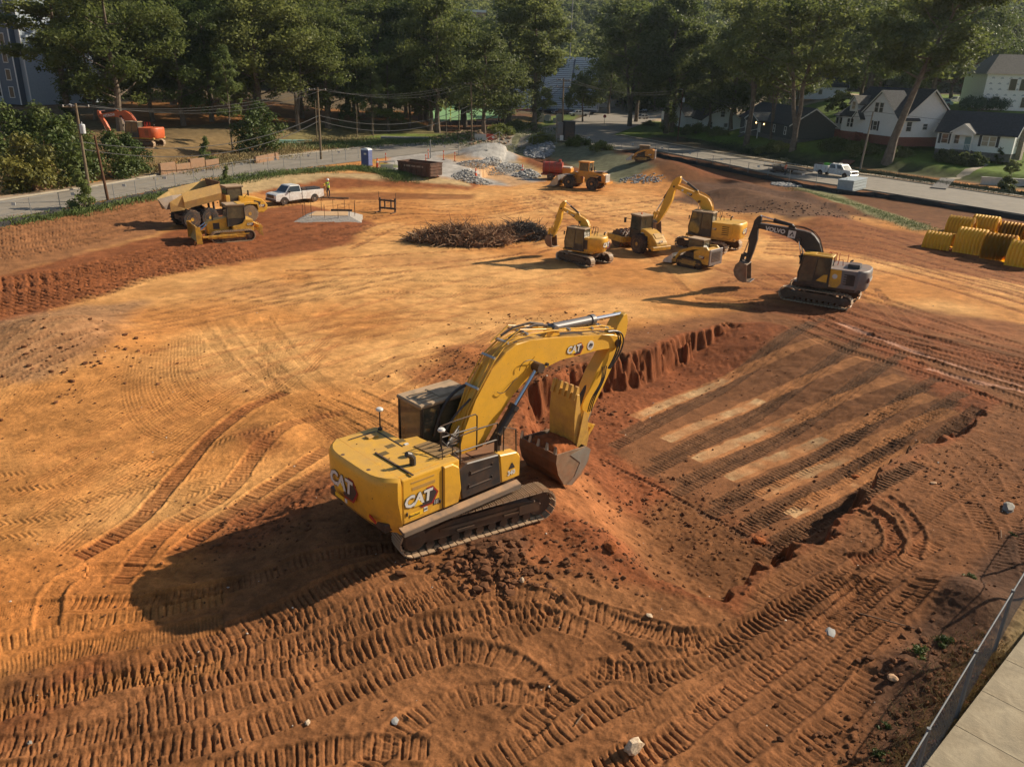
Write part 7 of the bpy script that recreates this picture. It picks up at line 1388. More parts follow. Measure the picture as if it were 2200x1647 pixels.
r = empty('chain_link_fence', (A.x, A.y, .65), math.atan2(fd.y, fd.x), 'grey chain-link fence cutting across the bottom right corner', 'fence'); GALV = mat('galvanised_wire', (.15, .16, .17), .7, metal=.3)
FNA, FND_, SLA, SLD = A.copy(), fd.copy(), a0.copy(), ed.copy()
b = MB(); b.cyl((0, 0, hF), (Lf, 0, hF), .017, 10); b.build('top_rail', GALV, r)
for k in range(int(Lf / 3) + 1): b = MB(); b.cyl((k * 3, 0, -.3), (k * 3, 0, hF + .05), .04, 10); b.build('post', GALV, r)
b = MB(); n_ = int((Lf + hF) / .11)
for k in range(n_):
    for sg in (0, 1):
        x0_, x1_ = k * .11 - hF, k * .11; z0_, z1_ = 0.0, hF
        if x0_ < 0: z0_ = -x0_; x0_ = 0.0
        if x1_ > Lf: z1_ = hF - (x1_ - Lf); x1_ = Lf
        if z1_ - z0_ < .05: continue
        if sg: z0_, z1_ = hF - z0_, hF - z1_
        b.cyl((x0_, .004 * sg, z0_), (x1_, .004 * sg, z1_), .0019, 3, cap=False)
b.build('wire_mesh', GALV, r, kind='stuff')
# ---------------------------------------------------------------- houses
SID = mat('white_siding', (.74, .76, .76), .6, var=.05, wave=('Z', 1.55), bump=.5); SHG = mat('roof_shingle', (.045, .048, .055), .9, var=.35, vscale=3, bump=.4, bscale=10); SHG2 = mat('roof_shingle_grey', (.15, .14, .125), .9, var=.3, vscale=3); BRK = mat('brick_red', (.20, .07, .045), .85, var=.35, vscale=9); FND = mat('foundation', (.13, .12, .11), .9, var=.25)
WGL = mat('window_glass', (.06, .065, .06), .1, spec=.8, var=.5, vscale=1.5); SHT = mat('shutter_dark', (.03, .03, .035), .6); TRIM = mat('white_trim', (.72, .71, .68), .5, var=0)
def gable(par, x0, x1, y0, y1, z0, z1, rise, axis='x', wm=SID, rm=SHG, ov=.45, name='wall'):
    """walls plus two roof slopes; ridge along axis"""
    t = .16; b = MB()
    if axis == 'x':
        ym = (y0 + y1) / 2; b.prism([(y0, z0), (y1, z0), (y1, z1), (ym, z1 + rise), (y0, z1)], x0, x1, 'x'); w_ = b.build(name, wm, par); k = rise / (ym - y0)
        b = MB(); b.prism([(y0 - ov, z1 - ov * k + .02), (ym, z1 + rise + .02), (y1 + ov, z1 - ov * k + .02), (y1 + ov, z1 - ov * k + t + .02), (ym, z1 + rise + t + .08), (y0 - ov, z1 - ov * k + t + .02)], x0 - ov, x1 + ov, 'x'); r_ = b.build('roof', rm, par)
        for xx in (x0 - ov - .02, x1 + ov + .02):
            b = MB(); b.prism([(y0 - ov, z1 - ov * k - .05), (ym, z1 + rise - .05), (y1 + ov, z1 - ov * k - .05), (y1 + ov, z1 - ov * k + t), (ym, z1 + rise + t + .04), (y0 - ov, z1 - ov * k + t)], xx - .03, xx + .03, 'x'); b.build('bargeboard', TRIM, r_)
    else:
        xm = (x0 + x1) / 2; b.prism([(x0, z0), (x1, z0), (x1, z1), (xm, z1 + rise), (x0, z1)], y0, y1, 'y'); w_ = b.build(name, wm, par); k = rise / (xm - x0)
        b = MB(); b.prism([(x0 - ov, z1 - ov * k + .02), (xm, z1 + rise + .02), (x1 + ov, z1 - ov * k + .02), (x1 + ov, z1 - ov * k + t + .02), (xm, z1 + rise + t + .08), (x0 - ov, z1 - ov * k + t + .02)], y0 - ov, y1 + ov, 'y'); r_ = b.build('roof', rm, par)
        b = MB(); b.prism([(x0 - ov, z1 - ov * k - .05), (xm, z1 + rise - .05), (x1 + ov, z1 - ov * k - .05), (x1 + ov, z1 - ov * k + t), (xm, z1 + rise + t + .04), (x0 - ov, z1 - ov * k + t)], y0 - ov - .05, y0 - ov, 'y'); b.build('bargeboard', TRIM, r_)
    return w_, r_
def window(par, c, w, h, n='y-', shut=False, bars=True, pane=None):
    """c centre on the wall face; n = outward side"""
    d = {'y-': (0, -1), 'y+': (0, 1), 'x+': (1, 0), 'x-': (-1, 0)}[n]; M = frame(c, (-d[1], d[0], 0), (d[0], d[1], 0))
    def add(nm, boxes, m, p):
        b = MB(); [b.box(q, s_) for q, s_ in boxes]; me_ = b.mesh(nm); me_.transform(M); return link_mesh(nm, me_, m, p)
    t = .10; wd = add('window', [((0, h / 2, .03), (w + t * 2, t, .1)), ((0, -h / 2, .03), (w + t * 2, t, .12)), ((-w / 2 - t / 2, 0, .03), (t, h, .1)), ((w / 2 + t / 2, 0, .03), (t, h, .1))] + ([((0, 0, .03), (w, .06, .06))] if bars else []), TRIM, par)
    add('pane', [((0, 0, .01), (w, h, .03))], pane or WGL, wd)
    if shut:
        for sx in (-1, 1): add('shutter', [((sx * (w / 2 + t + .22), 0, .04), (.38, h + .1, .07))], SHT, par)
    return wd
def house_root(px, rz, label, dz=0, cat='house'):
    x, y = G(*px); return empty('house', (x, y, TZ(x, y) + dz), math.radians(rz), label, cat)
def front_heading(pa, pb): A, B2 = G(*pa), G(*pb); return math.degrees(math.atan2(B2[1] - A[1], B2[0] - A[0])), math.dist(A, B2)
# low white house on the right (x runs left to right along its front, -y faces the street)
hd, L_ = front_heading((2005, 330), (2165, 352)); r = house_root((2005, 332), hd - 4, 'low white house with a dark roof, small gabled porch and shutters at the right edge', .0); Wd = L_ * 1.02
b = MB(); b.box((Wd / 2, 4.0, .4), (Wd - .1, 7.9, 1.3)); b.build('foundation', FND, r)
wl, rf = gable(r, 0, Wd, 0, 8.0, 1.0, 3.9, 2.9)
gable(r, Wd * .22, Wd * .50, -1.2, 3.5, 3.45, 3.9, 1.1, 'y', TRIM, SHG2, .3, 'porch_gable')
b = MB(); b.box((Wd * .36, -.6, 1.0), (Wd * .29, 1.3, .25)); b.build('porch_floor', FND, r)
for xx in (Wd * .225, Wd * .495): b = MB(); b.box((xx, -1.15, 2.3), (.22, .22, 2.5)); b.build('porch_column', TRIM, r)
for k in range(14): b = MB(); b.box((Wd * .235 + k * Wd * .25 / 13, -1.15, 1.6), (.05, .05, .9)); b.build('baluster', TRIM, r)
b = MB(); b.box((Wd * .36, -1.15, 2.07), (Wd * .27, .1, .08)); b.build('porch_rail', TRIM, r)
window(r, (Wd * .11, -.01, 2.7), .95, 1.5, 'y-', True); window(r, (Wd * .27, -.01, 2.7), .7, 1.4, 'y-'); b = MB(); b.box((Wd * .42, -.03, 2.15), (.95, .06, 2.1)); b.build('front_door', mat('door_teal', (.16, .26, .27), .5), r)
CUR = mat('lit_curtain', (.40, .33, .24), .8); window(r, (Wd * .64, -.01, 2.7), .9, 1.5, 'y-', False, True, CUR); window(r, (Wd * .735, -.01, 2.7), .9, 1.5, 'y-', False, True, CUR)
for xx in (Wd * .575, Wd * .80): b = MB(); b.box((xx, -.05, 2.7), (.4, .07, 1.7)); b.build('shutter', SHT, r)
window(r, (Wd + .01, 1.6, 2.7), .8, 1.3, 'x+'); window(r, (Wd + .01, 5.5, 2.7), .8, 1.3, 'x+')
b = MB(); b.prism([(2.6, 0), (4.2, 0), (4.2, 3.0), (3.8, 3.6), (3.8, 6.6), (3.0, 6.6), (3.0, 3.6), (2.6, 3.0)], Wd + .02, Wd + .75, 'x'); b.build('chimney', mat('chimney_tan', (.27, .22, .17), .9, var=.3, vscale=5), r)
for k, (xx, dd) in enumerate(((Wd * .45, 5.2), (Wd * .75, 6.2))): b = MB(); b.cyl((xx, dd, 5.0), (xx, dd, 6.6), .3, 8); b.build('roof_vent', GRY, r)
# tall white house
hd, L_ = front_heading((1775, 292), (1925, 330)); r = house_root((1775, 292), hd, 'tall white two-storey house with a dormer, steep dark roof and brick foundation', .2); Wd = L_
b = MB(); b.box((Wd / 2, 5, .35), (Wd - .1, 10.5, 1.5)); b.build('foundation', BRK, r)
gable(r, 3.8, Wd, 0, 10.5, 1.1, 4.0, 4.6, 'x'); gable(r, Wd * .50, Wd + .01, -.8, 3.0, 1.1, 4.0, 4.2, 'y', SID, SHG, .35, 'front_gable_wall')
gable(r, -.6, 3.8, 2.0, 8.0, 1.1, 3.6, 1.4, 'x', SID, SHG2, .4, 'sunroom_wall'); gable(r, Wd * .27, Wd * .27 + 2.0, .2, 4.5, 4.6, 6.0, 1.1, 'y', SID, SHG2, .25, 'dormer'); gable(r, Wd * .46, Wd * .46 + 2.0, -1.7, .5, 3.4, 3.6, 1.2, 'y', TRIM, SHG, .2, 'door_hood')
for k in range(4): window(r, (-.05 + k * 1.12, 1.99, 2.65), .6, 1.2, 'y-', False, False)
window(r, (Wd * .27 + 1.0, .19, 5.6), .85, 1.3, 'y-', False, True, CUR); window(r, (Wd * .30, -.01, 2.6), .7, 1.5, 'y-', False, True); window(r, (Wd * .30 + .95, -.01, 2.6), .7, 1.5, 'y-'); window(r, (Wd * .70, -.81, 5.6), .9, 1.6, 'y-'); window(r, (Wd * .70 + 1.2, -.81, 5.6), .9, 1.6, 'y-'); window(r, (Wd * .72, -.81, 2.6), .9, 1.5, 'y-', True)
window(r, (Wd + .01, 1.5, 2.8), 1.0, 1.6, 'x+', False, True); window(r, (Wd + .01, 4.8, 2.8), .9, 1.0, 'x+'); window(r, (Wd + .01, 7.8, 2.8), .9, 1.3, 'x+')
b = MB(); b.box((Wd * .46 + 1.0, -.05, 2.2), (1.0, .08, 2.1)); b.build('front_door', mat('door_slate', (.08, .14, .15), .5), r); b = MB(); b.box((Wd * .46 + 1.0, -1.4, .6), (2.6, 2.2, 1.2)); b.build('stoop', BRK, r)
b = MB(); b.box((3.2, 6.5, 4.5), (.8, .8, 7.0)); b.build('chimney', BRK, r)
for k in range(5): b = MB(); b.box((Wd * .46 + 2.6 + k * .35, -1.4, .95 - k * .2), (.36, 1.4, .2)); b.build('step', BRK, r)
# white cottage in the shade
hd, L_ = front_heading((1425, 262), (1505, 272)); r = house_root((1420, 263), hd - 2, 'white cottage with a dark roof and front gable half hidden by two tall trunks', .2); Wd = L_ * 1.25
b = MB(); b.box((Wd / 2, 4, .2), (Wd - .1, 8, 1.0)); b.build('foundation', FND, r)
gable(r, 0, Wd, 0, 9.0, .7, 3.5, 3.4); gable(r, Wd * .42, Wd * .80, -2.0, 4.0, .7, 3.5, 2.6, 'y', SID, SHG2, .3, 'front_gable_wall')
window(r, (Wd * .60, -2.01, 2.3), 1.2, 1.4, 'y-', True); window(r, (Wd * .08, -.01, 2.3), .7, 1.4, 'y-'); window(r, (Wd + .01, 1.8, 2.3), .8, 1.4, 'x+'); window(r, (Wd + .01, 4.5, 4.8), .9, 1.3, 'x+'); window(r, (Wd + .01, 5.5, 2.3), .8, .9, 'x+'); window(r, (Wd * .90, -.01, 2.3), .7, 1.4, 'y-')
b = MB(); b.box((Wd * .28, 3, 6.0), (.8, .8, 2.6)); b.build('chimney', BRK, r)
# shaded house with a lit porch
hd, L_ = front_heading((1590, 285), (1700, 302)); r = house_root((1588, 287), hd - 2, 'dark shaded house with two lit porch lamps and white window trim', .2); Wd = L_ * 1.05; DW = mat('dark_siding', (.07, .075, .07), .8)
b = MB(); b.box((Wd / 2, 4, .3), (Wd - .1, 8, 1.3)); b.build('foundation', FND, r)
gable(r, 0, Wd, 0, 8.5, 1.0, 3.6, 2.8, 'x', DW); gable(r, Wd * .30, Wd * .58, -1.8, 2.5, 3.2, 3.5, 1.3, 'y', DW, SHG2, .25, 'porch_gable')
for xx in (Wd * .31, Wd * .57): b = MB(); b.box((xx, -1.7, 1.8), (.16, .16, 3.4)); b.build('porch_column', TRIM, r)
b = MB(); b.box((Wd * .44, -.03, 2.1), (1.0, .08, 2.1)); b.build('front_door', TRIM, r)
for xx in (Wd * .36, Wd * .52): b = MB(); b.box((xx, -.12, 2.8), (.16, .12, .26)); b.build('porch_lamp', mat('lamp_glow', (1, .6, .25), .5, emit=(1, .62, .25, 6)), r)
for xx in (Wd * .13, Wd * .72, Wd * .92): window(r, (xx, -.01, 2.4), .9, 1.4, 'y-')
b = MB(); b.tube([(Wd * .57, -1.8, 1.9), (Wd * .45, -4.0, .9)], .06, 5); b.tube([(Wd * .33, -1.8, 1.9), (Wd * .22, -4.0, .9)], .06, 5); b.build('stair_rail', TRIM, r)
for k in range(6): b = MB(); b.box((Wd * .42 - k * .13, -2.0 - k * .33, .95 - k * .18), (1.6, .34, .18)); b.build('step', FND, r)
# wrapped two-storey house upper right
hd, L_ = 0, 20; r = house_root((2105, 236), -8, 'two-storey house wrapped in printed white sheeting under a grey hipped roof', 0); WRAP = mat('house_wrap', (.78, .81, .82), .6, var=.06); Wd = 17
b = MB(); b.box((Wd / 2, 6, 3.4), (Wd, 12, 6.8)); wl = b.build('wall', WRAP, r)
b = MB(); b.loft([[(-.5, -.5, 6.8), (Wd + .5, -.5, 6.8), (Wd + .5, 12.5, 6.8), (-.5, 12.5, 6.8)], [(3.0, 4.5, 10.6), (Wd - 3, 4.5, 10.6), (Wd - 3, 7.5, 10.6), (3.0, 7.5, 10.6)]]); b.build('roof', mat('roof_warm_grey', (.19, .17, .14), .9, var=.15), r)
DP = mat('dark_pane', (.07, .075, .05), .3)
for xx in (5.1, 7.1, 11.5, 13.5): window(r, (xx, -.01, 4.9), 1.3, 2.2, 'y-', False, False, DP)
for xx in (2.5, 8.0, 13.0): window(r, (xx, -.01, 1.6), 1.2, 2.0, 'y-', False, False, DP)
b = MB(); WP = mat('wrap_print', (.20, .27, .33), .7, var=0)
for j in range(6):
    for i in range(10): xx = .9 + i * 1.65 + .3 * (j % 2); b.box((xx, -.012, .8 + j * 1.05), (.62, .006, .12)); b.box((xx, -.012, .98 + j * 1.05), (.35, .006, .08))
b.build('wrap_lettering', WP, wl, kind='stuff')
# small houses farther up the slope
for px, rz, lb, w_ in (((2035, 166), 10, 'small dark-roofed white house between the reddish tree and the wrapped house', 9), ((2150, 118), -5, 'distant brown-roofed house near the top right corner', 13), ((2110, 122), 8, 'little pale gabled house left of the distant brown-roofed one', 7), ((1760, 214), -10, 'dark-roofed house glimpsed between the trees behind the tall white house', 13), ((1275, 205), 15, 'pale building glimpsed under the trees left of the paved lot', 10)):
    x, y = G(*px); y = min(y, 330); x = (px[0] - 1100) / FPX * y * 1.03 if y >= 330 else x; r = empty('house', (x, y, TZ(x, y)), math.radians(rz), lb, 'house'); b = MB(); gable(r, -w_ / 2, w_ / 2, 0, 8, 0, 3.4, 2.8, 'x', SID if 'white' in lb or 'pale' in lb else DW, SHG if 'brown' not in lb else mat('roof_brown', (.18, .13, .09), .9))
    for k in range(3): window(r, (-w_ / 3 + k * w_ / 3, -.01, 1.9), .9, 1.3, 'y-', False, False)
# front walk and steps down the lawn bank, low white wall
sheet('front_walk', PX([(2020, 384), (2085, 362), (2110, 352)], T), PX([(2042, 386), (2098, 366), (2124, 354)], T), .05, CONC, 14, 2)
A, B2 = G(2015, 407), G(2036, 386); r = empty('front_steps', (A[0], A[1], TZ(*A)), math.atan2(B2[1] - A[1], B2[0] - A[0]), 'dark concrete steps climbing the lawn bank to the low white house', 'steps')
for k in range(8): b = MB(); L_ = math.dist(A, B2); b.box((L_ * (k + .5) / 8, 0, .1 + k * (TZ(*B2) - TZ(*A)) / 8), (L_ / 8 - .03, 1.9, .2)); b.build('step', FND, r)
A, B2 = G(1798, 364), G(1825, 345); r = empty('front_steps', (A[0], A[1], TZ(*A)), math.atan2(B2[1] - A[1], B2[0] - A[0]), 'red brick steps with a thin rail behind the crew-cab truck', 'steps')
for k in range(7): b = MB(); L_ = math.dist(A, B2); b.box((L_ * (k + .5) / 7, 0, .1 + k * (TZ(*B2) - TZ(*A)) / 7), (L_ / 7 - .03, 1.8, .2)); b.build('step', BRK, r)
simple('low_wall', lambda b: (b.box((0, 0, .5), (9, .4, 1.0)), b.box((0, 0, 1.03), (9.1, .5, .08))), mat('low_white_wall', (.52, .5, .45), .8), (2180, 400), -.22, 'low white garden wall at the right picture edge', 'wall')
# apartment block, far left
x, y = G(40, 222); r = empty('apartment_building', (x - 6, y, TZ(x, y)), math.radians(-24), 'blue-grey apartment block with white corner boards seen between the trees at far left', 'building'); AP = mat('slate_siding', (.10, .125, .16), .7, var=.08); AL = mat('pale_siding', (.32, .37, .42), .7, var=.08)
b = MB(); b.box((0, 8, 10.5), (26, 16, 21)); b.build('wall', AL, r)
for i, (x0_, w_) in enumerate(((-9, 5), (0.5, 4.5), (9, 5))):
    b = MB(); b.box((x0_, -.5, 9.6), (w_, 1.4, 19.2)); by = b.build('bay', AP, r)
    for sx in (-1, 1): b = MB(); b.box((x0_ + sx * w_ / 2, -1.22, 9.6), (.22, .1, 19.2)); b.build('corner_board', TRIM, r)
    for k in range(6): window(r, (x0_ + .4, -1.21, 2.2 + k * 3.1), 1.25, 1.9, 'y-', False, False, mat('brown_pane', (.10, .06, .03), .4))
for i in range(2):
    for k in range(6): window(r, (-4.2 + i * 9, -.01, 2.2 + k * 3.1), 1.6, 1.9, 'y-', False, True)
b = MB(); b.box((0, 8, 21.3), (27, 17, .6)); b.build('parapet', AP, r); b = MB(); b.box((-4.2, -.3, 20.2), (5, .6, 2.5)); b.build('white_gable_panel', TRIM, r)
for sx in (-13, -2.5, 3, 13): b = MB(); b.cyl((sx, -.15, 0), (sx, -.15, 19), .10, 6); b.build('downpipe', TRIM, r)
# far brick building on the wooded hill
d = ray(1022, 62); yb = 400.0; xb = d[0] * yb / d[1]; zb = CAMH + d[2] * yb / d[1]
r = empty('brick_building', (xb, yb, TZ(xb, yb)), math.radians(12), 'pinkish brick building with a white parapet rising from the hazy far wood', 'building'); hh = zb + 7 - TZ(xb, yb); FBR = mat('brick_pale', (.36, .22, .17), .85)
b = MB(); b.box((0, 8, hh / 2), (9, 16, hh)); b.build('wall', FBR, r); b = MB(); b.box((0, 8, hh + .4), (9.6, 16.6, 1.0)); b.build('parapet', TRIM, r); b = MB(); b.box((-22, 12, hh * .42), (32, 12, hh * .84)); b.build('side_wing', FBR, r)
for i in (-2.4, 0, 2.4):
    for k in range(3): window(r, (i, -.01, hh - 3 - k * 4), 1.0, 2.2, 'y-', False, False)
# sports ground: field, stand, goal post, benches, wall
sheet('playing_field', PX([(900, 256), (1075, 254)], T), PX([(930, 205), (1110, 205)], T), .05, mat('turf_green', (.16, .30, .12), .9, var=.1), 20, 20)
x, y, z = gp(964, 252); r = empty('goal_post', (x, y + 6, z), 0, 'yellow goal post on the green field behind the workers', 'goal post'); b = MB(); b.cyl((0, 0, 0), (0, 0, 5.5), .12, 8); b.build('upright', mat('post_yellow', (.7, .55, .04), .5), r); b = MB(); b.cyl((0, 0, 1.6), (1.2, .5, 1.6), .08, 6); b.build('crossbar', mat('post_yellow', (.7, .55, .04), .5), r)
d0, d1 = ray(1095, 212), ray(1250, 200); ys = 285.0; P0 = Vector((d0[0] * ys / d0[1], ys, 0)); r = empty('stadium_stand', (P0.x, ys, TZ(P0.x, ys)), math.radians(-6), 'large blue-grey stand with long rows of seats seen through the trees', 'stand'); SEAT = mat('seat_grey_blue', (.40, .45, .52), .5, var=.15); SS = mat('stand_concrete', (.10, .11, .13), .8)
b = MB(); b.prism([(0, 0), (34, 17), (34, 0)], 0, 30, 'x'); b.build('stand_slope', SS, r)
for k in range(26):
    u_ = (k + .5) / 26
    for j in range(3): b = MB(); b.box((5 + j * 10, 34 * u_, 17 * u_ + .45), (9.3, .55, .5)); b.build('seat_row', SEAT, r)
b = MB(); b.box((-9, 1, 5.5), (18, 1.0, 11)); fc = b.build('press_wall', mat('purple_brown_wall', (.13, .09, .10), .8), r)
for k in range(7): b = MB(); b.box((-17 + k * 2.6, .4, 5.5), (.5, .4, 11)); b.build('pilaster', mat('pilaster_dark', (.05, .045, .06), .7), fc)
for i, (px, m_, lb) in enumerate((((1128, 243), RED, 'small red spectator bench behind the tall trunk'), ((1118, 232), RED, 'second red bench farther back by the purple wall'))): simple('bench', lambda b: (b.box((0, 0, .9), (6, .5, .12)), b.box((0, .5, 1.3), (6, .5, .12)), b.box((-2.5, .2, .45), (.12, .9, .9)), b.box((2.5, .2, .45), (.12, .9, .9))), m_, px, .1, lb, 'bench')
simple('white_rail', lambda b: (b.cyl((-5, 0, 1.4), (5, 0, 1.9), .09, 6), b.cyl((-5, 0, 0), (-5, 0, 1.4), .09, 6), b.cyl((5, 0, 0), (5, 0, 1.9), .09, 6)), TRIM, (1118, 246), .1, 'white tube goal frame in front of the red benches', 'goal frame')
# ---------------------------------------------------------------- people (one skinned body each)
SKIN = mat('skin', (.40, .22, .14), .6, var=0); TRO = mat('dark_trousers', (.025, .025, .035), .9)
def person(px, rz, label, vest, helmet, pose='stand', shirt=None, sc=1.0):
    x, y = G(*px); r = empty('person', (x, y, gz(x, y)), rz, label, 'person'); r.scale = (sc,) * 3
    arms = {'stand': ((.23, .0, 1.18), (.25, .12, .95)), 'face': ((.24, .16, 1.22), (.10, .22, 1.50)), 'bend': ((.22, .25, .95), (.15, .42, .75)), 'hip': ((.30, -.05, 1.18), (.20, .14, 1.02))}[pose]; ln = .30 if pose == 'bend' else 0
    V = [(0, 0, .95), (0, ln * .5, 1.2), (0, ln, 1.42), (0, ln * 1.15, 1.52), (0, ln * 1.3 + .01, 1.63), (0, ln * 1.3 + .01, 1.76)]; Rr = [.155, .15, .13, .06, .095, .085]; E = [(0, 1), (1, 2), (2, 3), (3, 4), (4, 5)]
    for sd in (-1, 1):
        i = len(V); V += [(sd * .19, ln, 1.40), (sd * arms[0][0], arms[0][1] + ln * .6, arms[0][2]), (sd * arms[1][0], arms[1][1] + ln * .6, arms[1][2]), (sd * (arms[1][0] - .01), arms[1][1] + ln * .6 + .05, arms[1][2] - .06 if pose != 'face' else arms[1][2] + .06)]; Rr += [.07, .048, .036, .035]; E += [(2, i), (i, i + 1), (i + 1, i + 2), (i + 2, i + 3)]
        i = len(V); V += [(sd * .10, 0, .88), (sd * .12, .04 * sd, .48), (sd * .13, -.02, .09), (sd * .14, .14, .045)]; Rr += [.10, .065, .045, .042]; E += [(0, i), (i, i + 1), (i + 1, i + 2), (i + 2, i + 3)]
    me_ = bpy.data.meshes.new('body'); me_.from_pydata(V, E, []); o = bpy.data.objects.new('body', me_); COL.objects.link(o)
    md = o.modifiers.new('skin', 'SKIN'); sv = me_.skin_vertices[0].data
    for i, q_ in enumerate(Rr): sv[i].radius = (q_, q_ * (.75 if i < 3 else 1))
    sv[0].use_root = True; ms = o.modifiers.new('sub', 'SUBSURF'); ms.levels = 1; ms.render_levels = 1
    dg = bpy.context.evaluated_depsgraph_get(); m2 = bpy.data.meshes.new_from_object(o.evaluated_get(dg)); bpy.data.objects.remove(o); m2.name = 'body'
    for m_ in (TRO, shirt or GRY, vest, SKIN): m2.materials.append(m_)
    for p in m2.polygons:
        c_ = p.center; p.material_index = 3 if (c_.z > 1.53 or (abs(c_.x) > .17 and c_.z < 1.1 and c_.z > .7)) else (0 if c_.z < .96 else (2 if abs(c_.x) < .19 else 1)); p.use_smooth = True
    link_mesh('body', m2, None, r)
    hy = ln * 1.3
    b = MB(); b.lathe([(.01, .14), (.07, .13), (.11, .08), (.128, .02), (.165, .0), (.165, -.012), (.12, -.012)][::-1], (0, hy, 1.74), 'z', 14); b.build('helmet', helmet, r)
    for zz in (1.08, 1.22): b = MB(); b.lathe([(.150, 0), (.158, .0), (.158, .045), (.150, .045)], (0, ln * .4, zz), 'z', 14); b.build('reflective_band', mat('band_silver', (.65, .65, .6), .3), r)
    b = MB(); b.box((0, hy + .085, 1.66), (.02, .025, .035)); 
    for sx in (-.035, .035): b.box((sx, hy + .078, 1.685), (.022, .012, .012))
    b.build('face_features', mat('face_dark', (.10, .05, .04), .6), r); return r
HV = mat('vest_lime', (.45, .65, .05), .6, var=0); HO = mat('vest_orange', (.75, .14, .03), .6, var=0); HWh = mat('helmet_white', (.75, .75, .73), .3, var=0); HY = mat('helmet_yellow', (.7, .5, .05), .4, var=0)
person((706, 423), 2.6, 'person in lime vest and white helmet raising a hand behind the white pickup', HV, HWh, 'face', sc=1.05)
person((1686, 377), .6, 'person in an orange shirt standing beside the black generator cart', HO, mat('cap_dark', (.05, .03, .03), .8), 'stand', HO)
person((967, 270), .3, 'person in a yellow-green vest, leftmost of the distant workers', HV, HY, 'hip'); person((998, 268), 2.8, 'person in an orange vest between two yellow-vested workers', HO, HWh, 'stand', HO); person((1021, 269), 1.2, 'person in a yellow vest with hands forward just right of the dig', HV, HWh, 'bend')
person((1071, 262), 2.2, 'person in a bright orange vest right of the dark leaning trunk', HO, HWh, 'stand', HO); person((1078, 264), .5, 'person in a green vest close beside the orange-vested one', HV, HWh, 'stand'); person((1266, 252), 1.0, 'person in dark clothes standing by the utility truck at the junction', GRY, mat('cap_dark', (.05, .03, .03), .8), 'stand')
# survey tripod beside the pickup
x, y, z = gp(700, 428); r = empty('survey_tripod', (x - .1, y, z), 0, 'thin survey tripod between the pickup tailgate and the person in lime', 'tripod')
for k in range(3): b = MB(); b.cyl((.5 * math.cos(k * 2.1), .5 * math.sin(k * 2.1), 0), (0, 0, 1.4), .03, 5); b.build('leg', BLK, r)
b = MB(); b.box((0, 0, 1.5), (.2, .2, .25), bev=.03); b.build('instrument', YEL, r)
# ---------------------------------------------------------------- trees
BRKM = mat('bark', (.15, .115, .085), .95, var=.35, vscale=2, bump=.5, bscale=5)
LF = {'oak': leafmat('leaf_oak', (.10, .128, .032), (.205, .225, .062), .55), 'pine': leafmat('leaf_pine', (.085, .125, .034), (.175, .21, .062), .55), 'dark': leafmat('leaf_dark', (.075, .10, .030), (.155, .175, .055), .5), 'lime': leafmat('leaf_lime', (.10, .13, .025), (.20, .21, .035)), 'bright': leafmat('leaf_bright', (.055, .085, .018), (.115, .14, .032)), 'red': leafmat('leaf_red', (.09, .045, .025), (.16, .07, .035)),
      'yel': leafmat('leaf_yellowish', (.12, .12, .03), (.26, .22, .04)), 'blue': leafmat('leaf_bluegreen', (.045, .09, .05), (.09, .15, .085))}
def leaf_mesh(name, clumps, n, size, rng, m, flat=.0, droop=0.0):
    """clumps (x,y,z,rx,ry,rz); n leaves spread over them; returns mesh of small bent quads"""
    C_ = np.array(clumps); vol = (C_[:, 3] * C_[:, 4] * C_[:, 5]) ** (2 / 3); k = rng.choice(len(C_), n, p=vol / vol.sum()); d = rng.normal(size=(n, 3)); d /= np.linalg.norm(d, axis=1)[:, None]; rr = rng.random(n) ** .42
    P = C_[k, :3] + d * rr[:, None] * C_[k, 3:6] * (1 + .22 * rng.normal(size=n))[:, None]
    nrm = d * .55 + rng.normal(size=(n, 3)) * .55 + np.array([0, 0, .45]); nrm /= np.linalg.norm(nrm, axis=1)[:, None]; a = np.cross(nrm, rng.normal(size=(n, 3))); a /= np.linalg.norm(a, axis=1)[:, None]; b_ = np.cross(nrm, a)
    s_ = size * (.6 + .8 * rng.random(n)); sa = s_[:, None] * a; sb = s_[:, None] * b_ * (.55 if not flat else .3)
    V = np.stack([P - sa, P + sb * .9 + nrm * s_[:, None] * .15, P + sa, P - sb], 1).reshape(-1, 3); me_ = bpy.data.meshes.new(name); me_.vertices.add(4 * n); me_.vertices.foreach_set('co', V.astype(np.float32).ravel()); me_.loops.add(4 * n); me_.loops.foreach_set('vertex_index', np.arange(4 * n, dtype=np.int32)); me_.polygons.add(n); me_.polygons.foreach_set('loop_start', np.arange(0, 4 * n, 4, dtype=np.int32)); me_.polygons.foreach_set('loop_total', np.full(n, 4, np.int32)); me_.update(calc_edges=True)
    cl = rng.random(len(C_))[k] * .6 + rng.random(n) * .4; ca = me_.color_attributes.new('Col', 'FLOAT_COLOR', 'POINT'); cc = np.ones((n, 4, 4), np.float32); cc[:, :, 0] = cl[:, None]; cc[:, :, 1] = cl[:, None]; ca.data.foreach_set('color', cc.ravel()); me_.materials.append(m); return me_
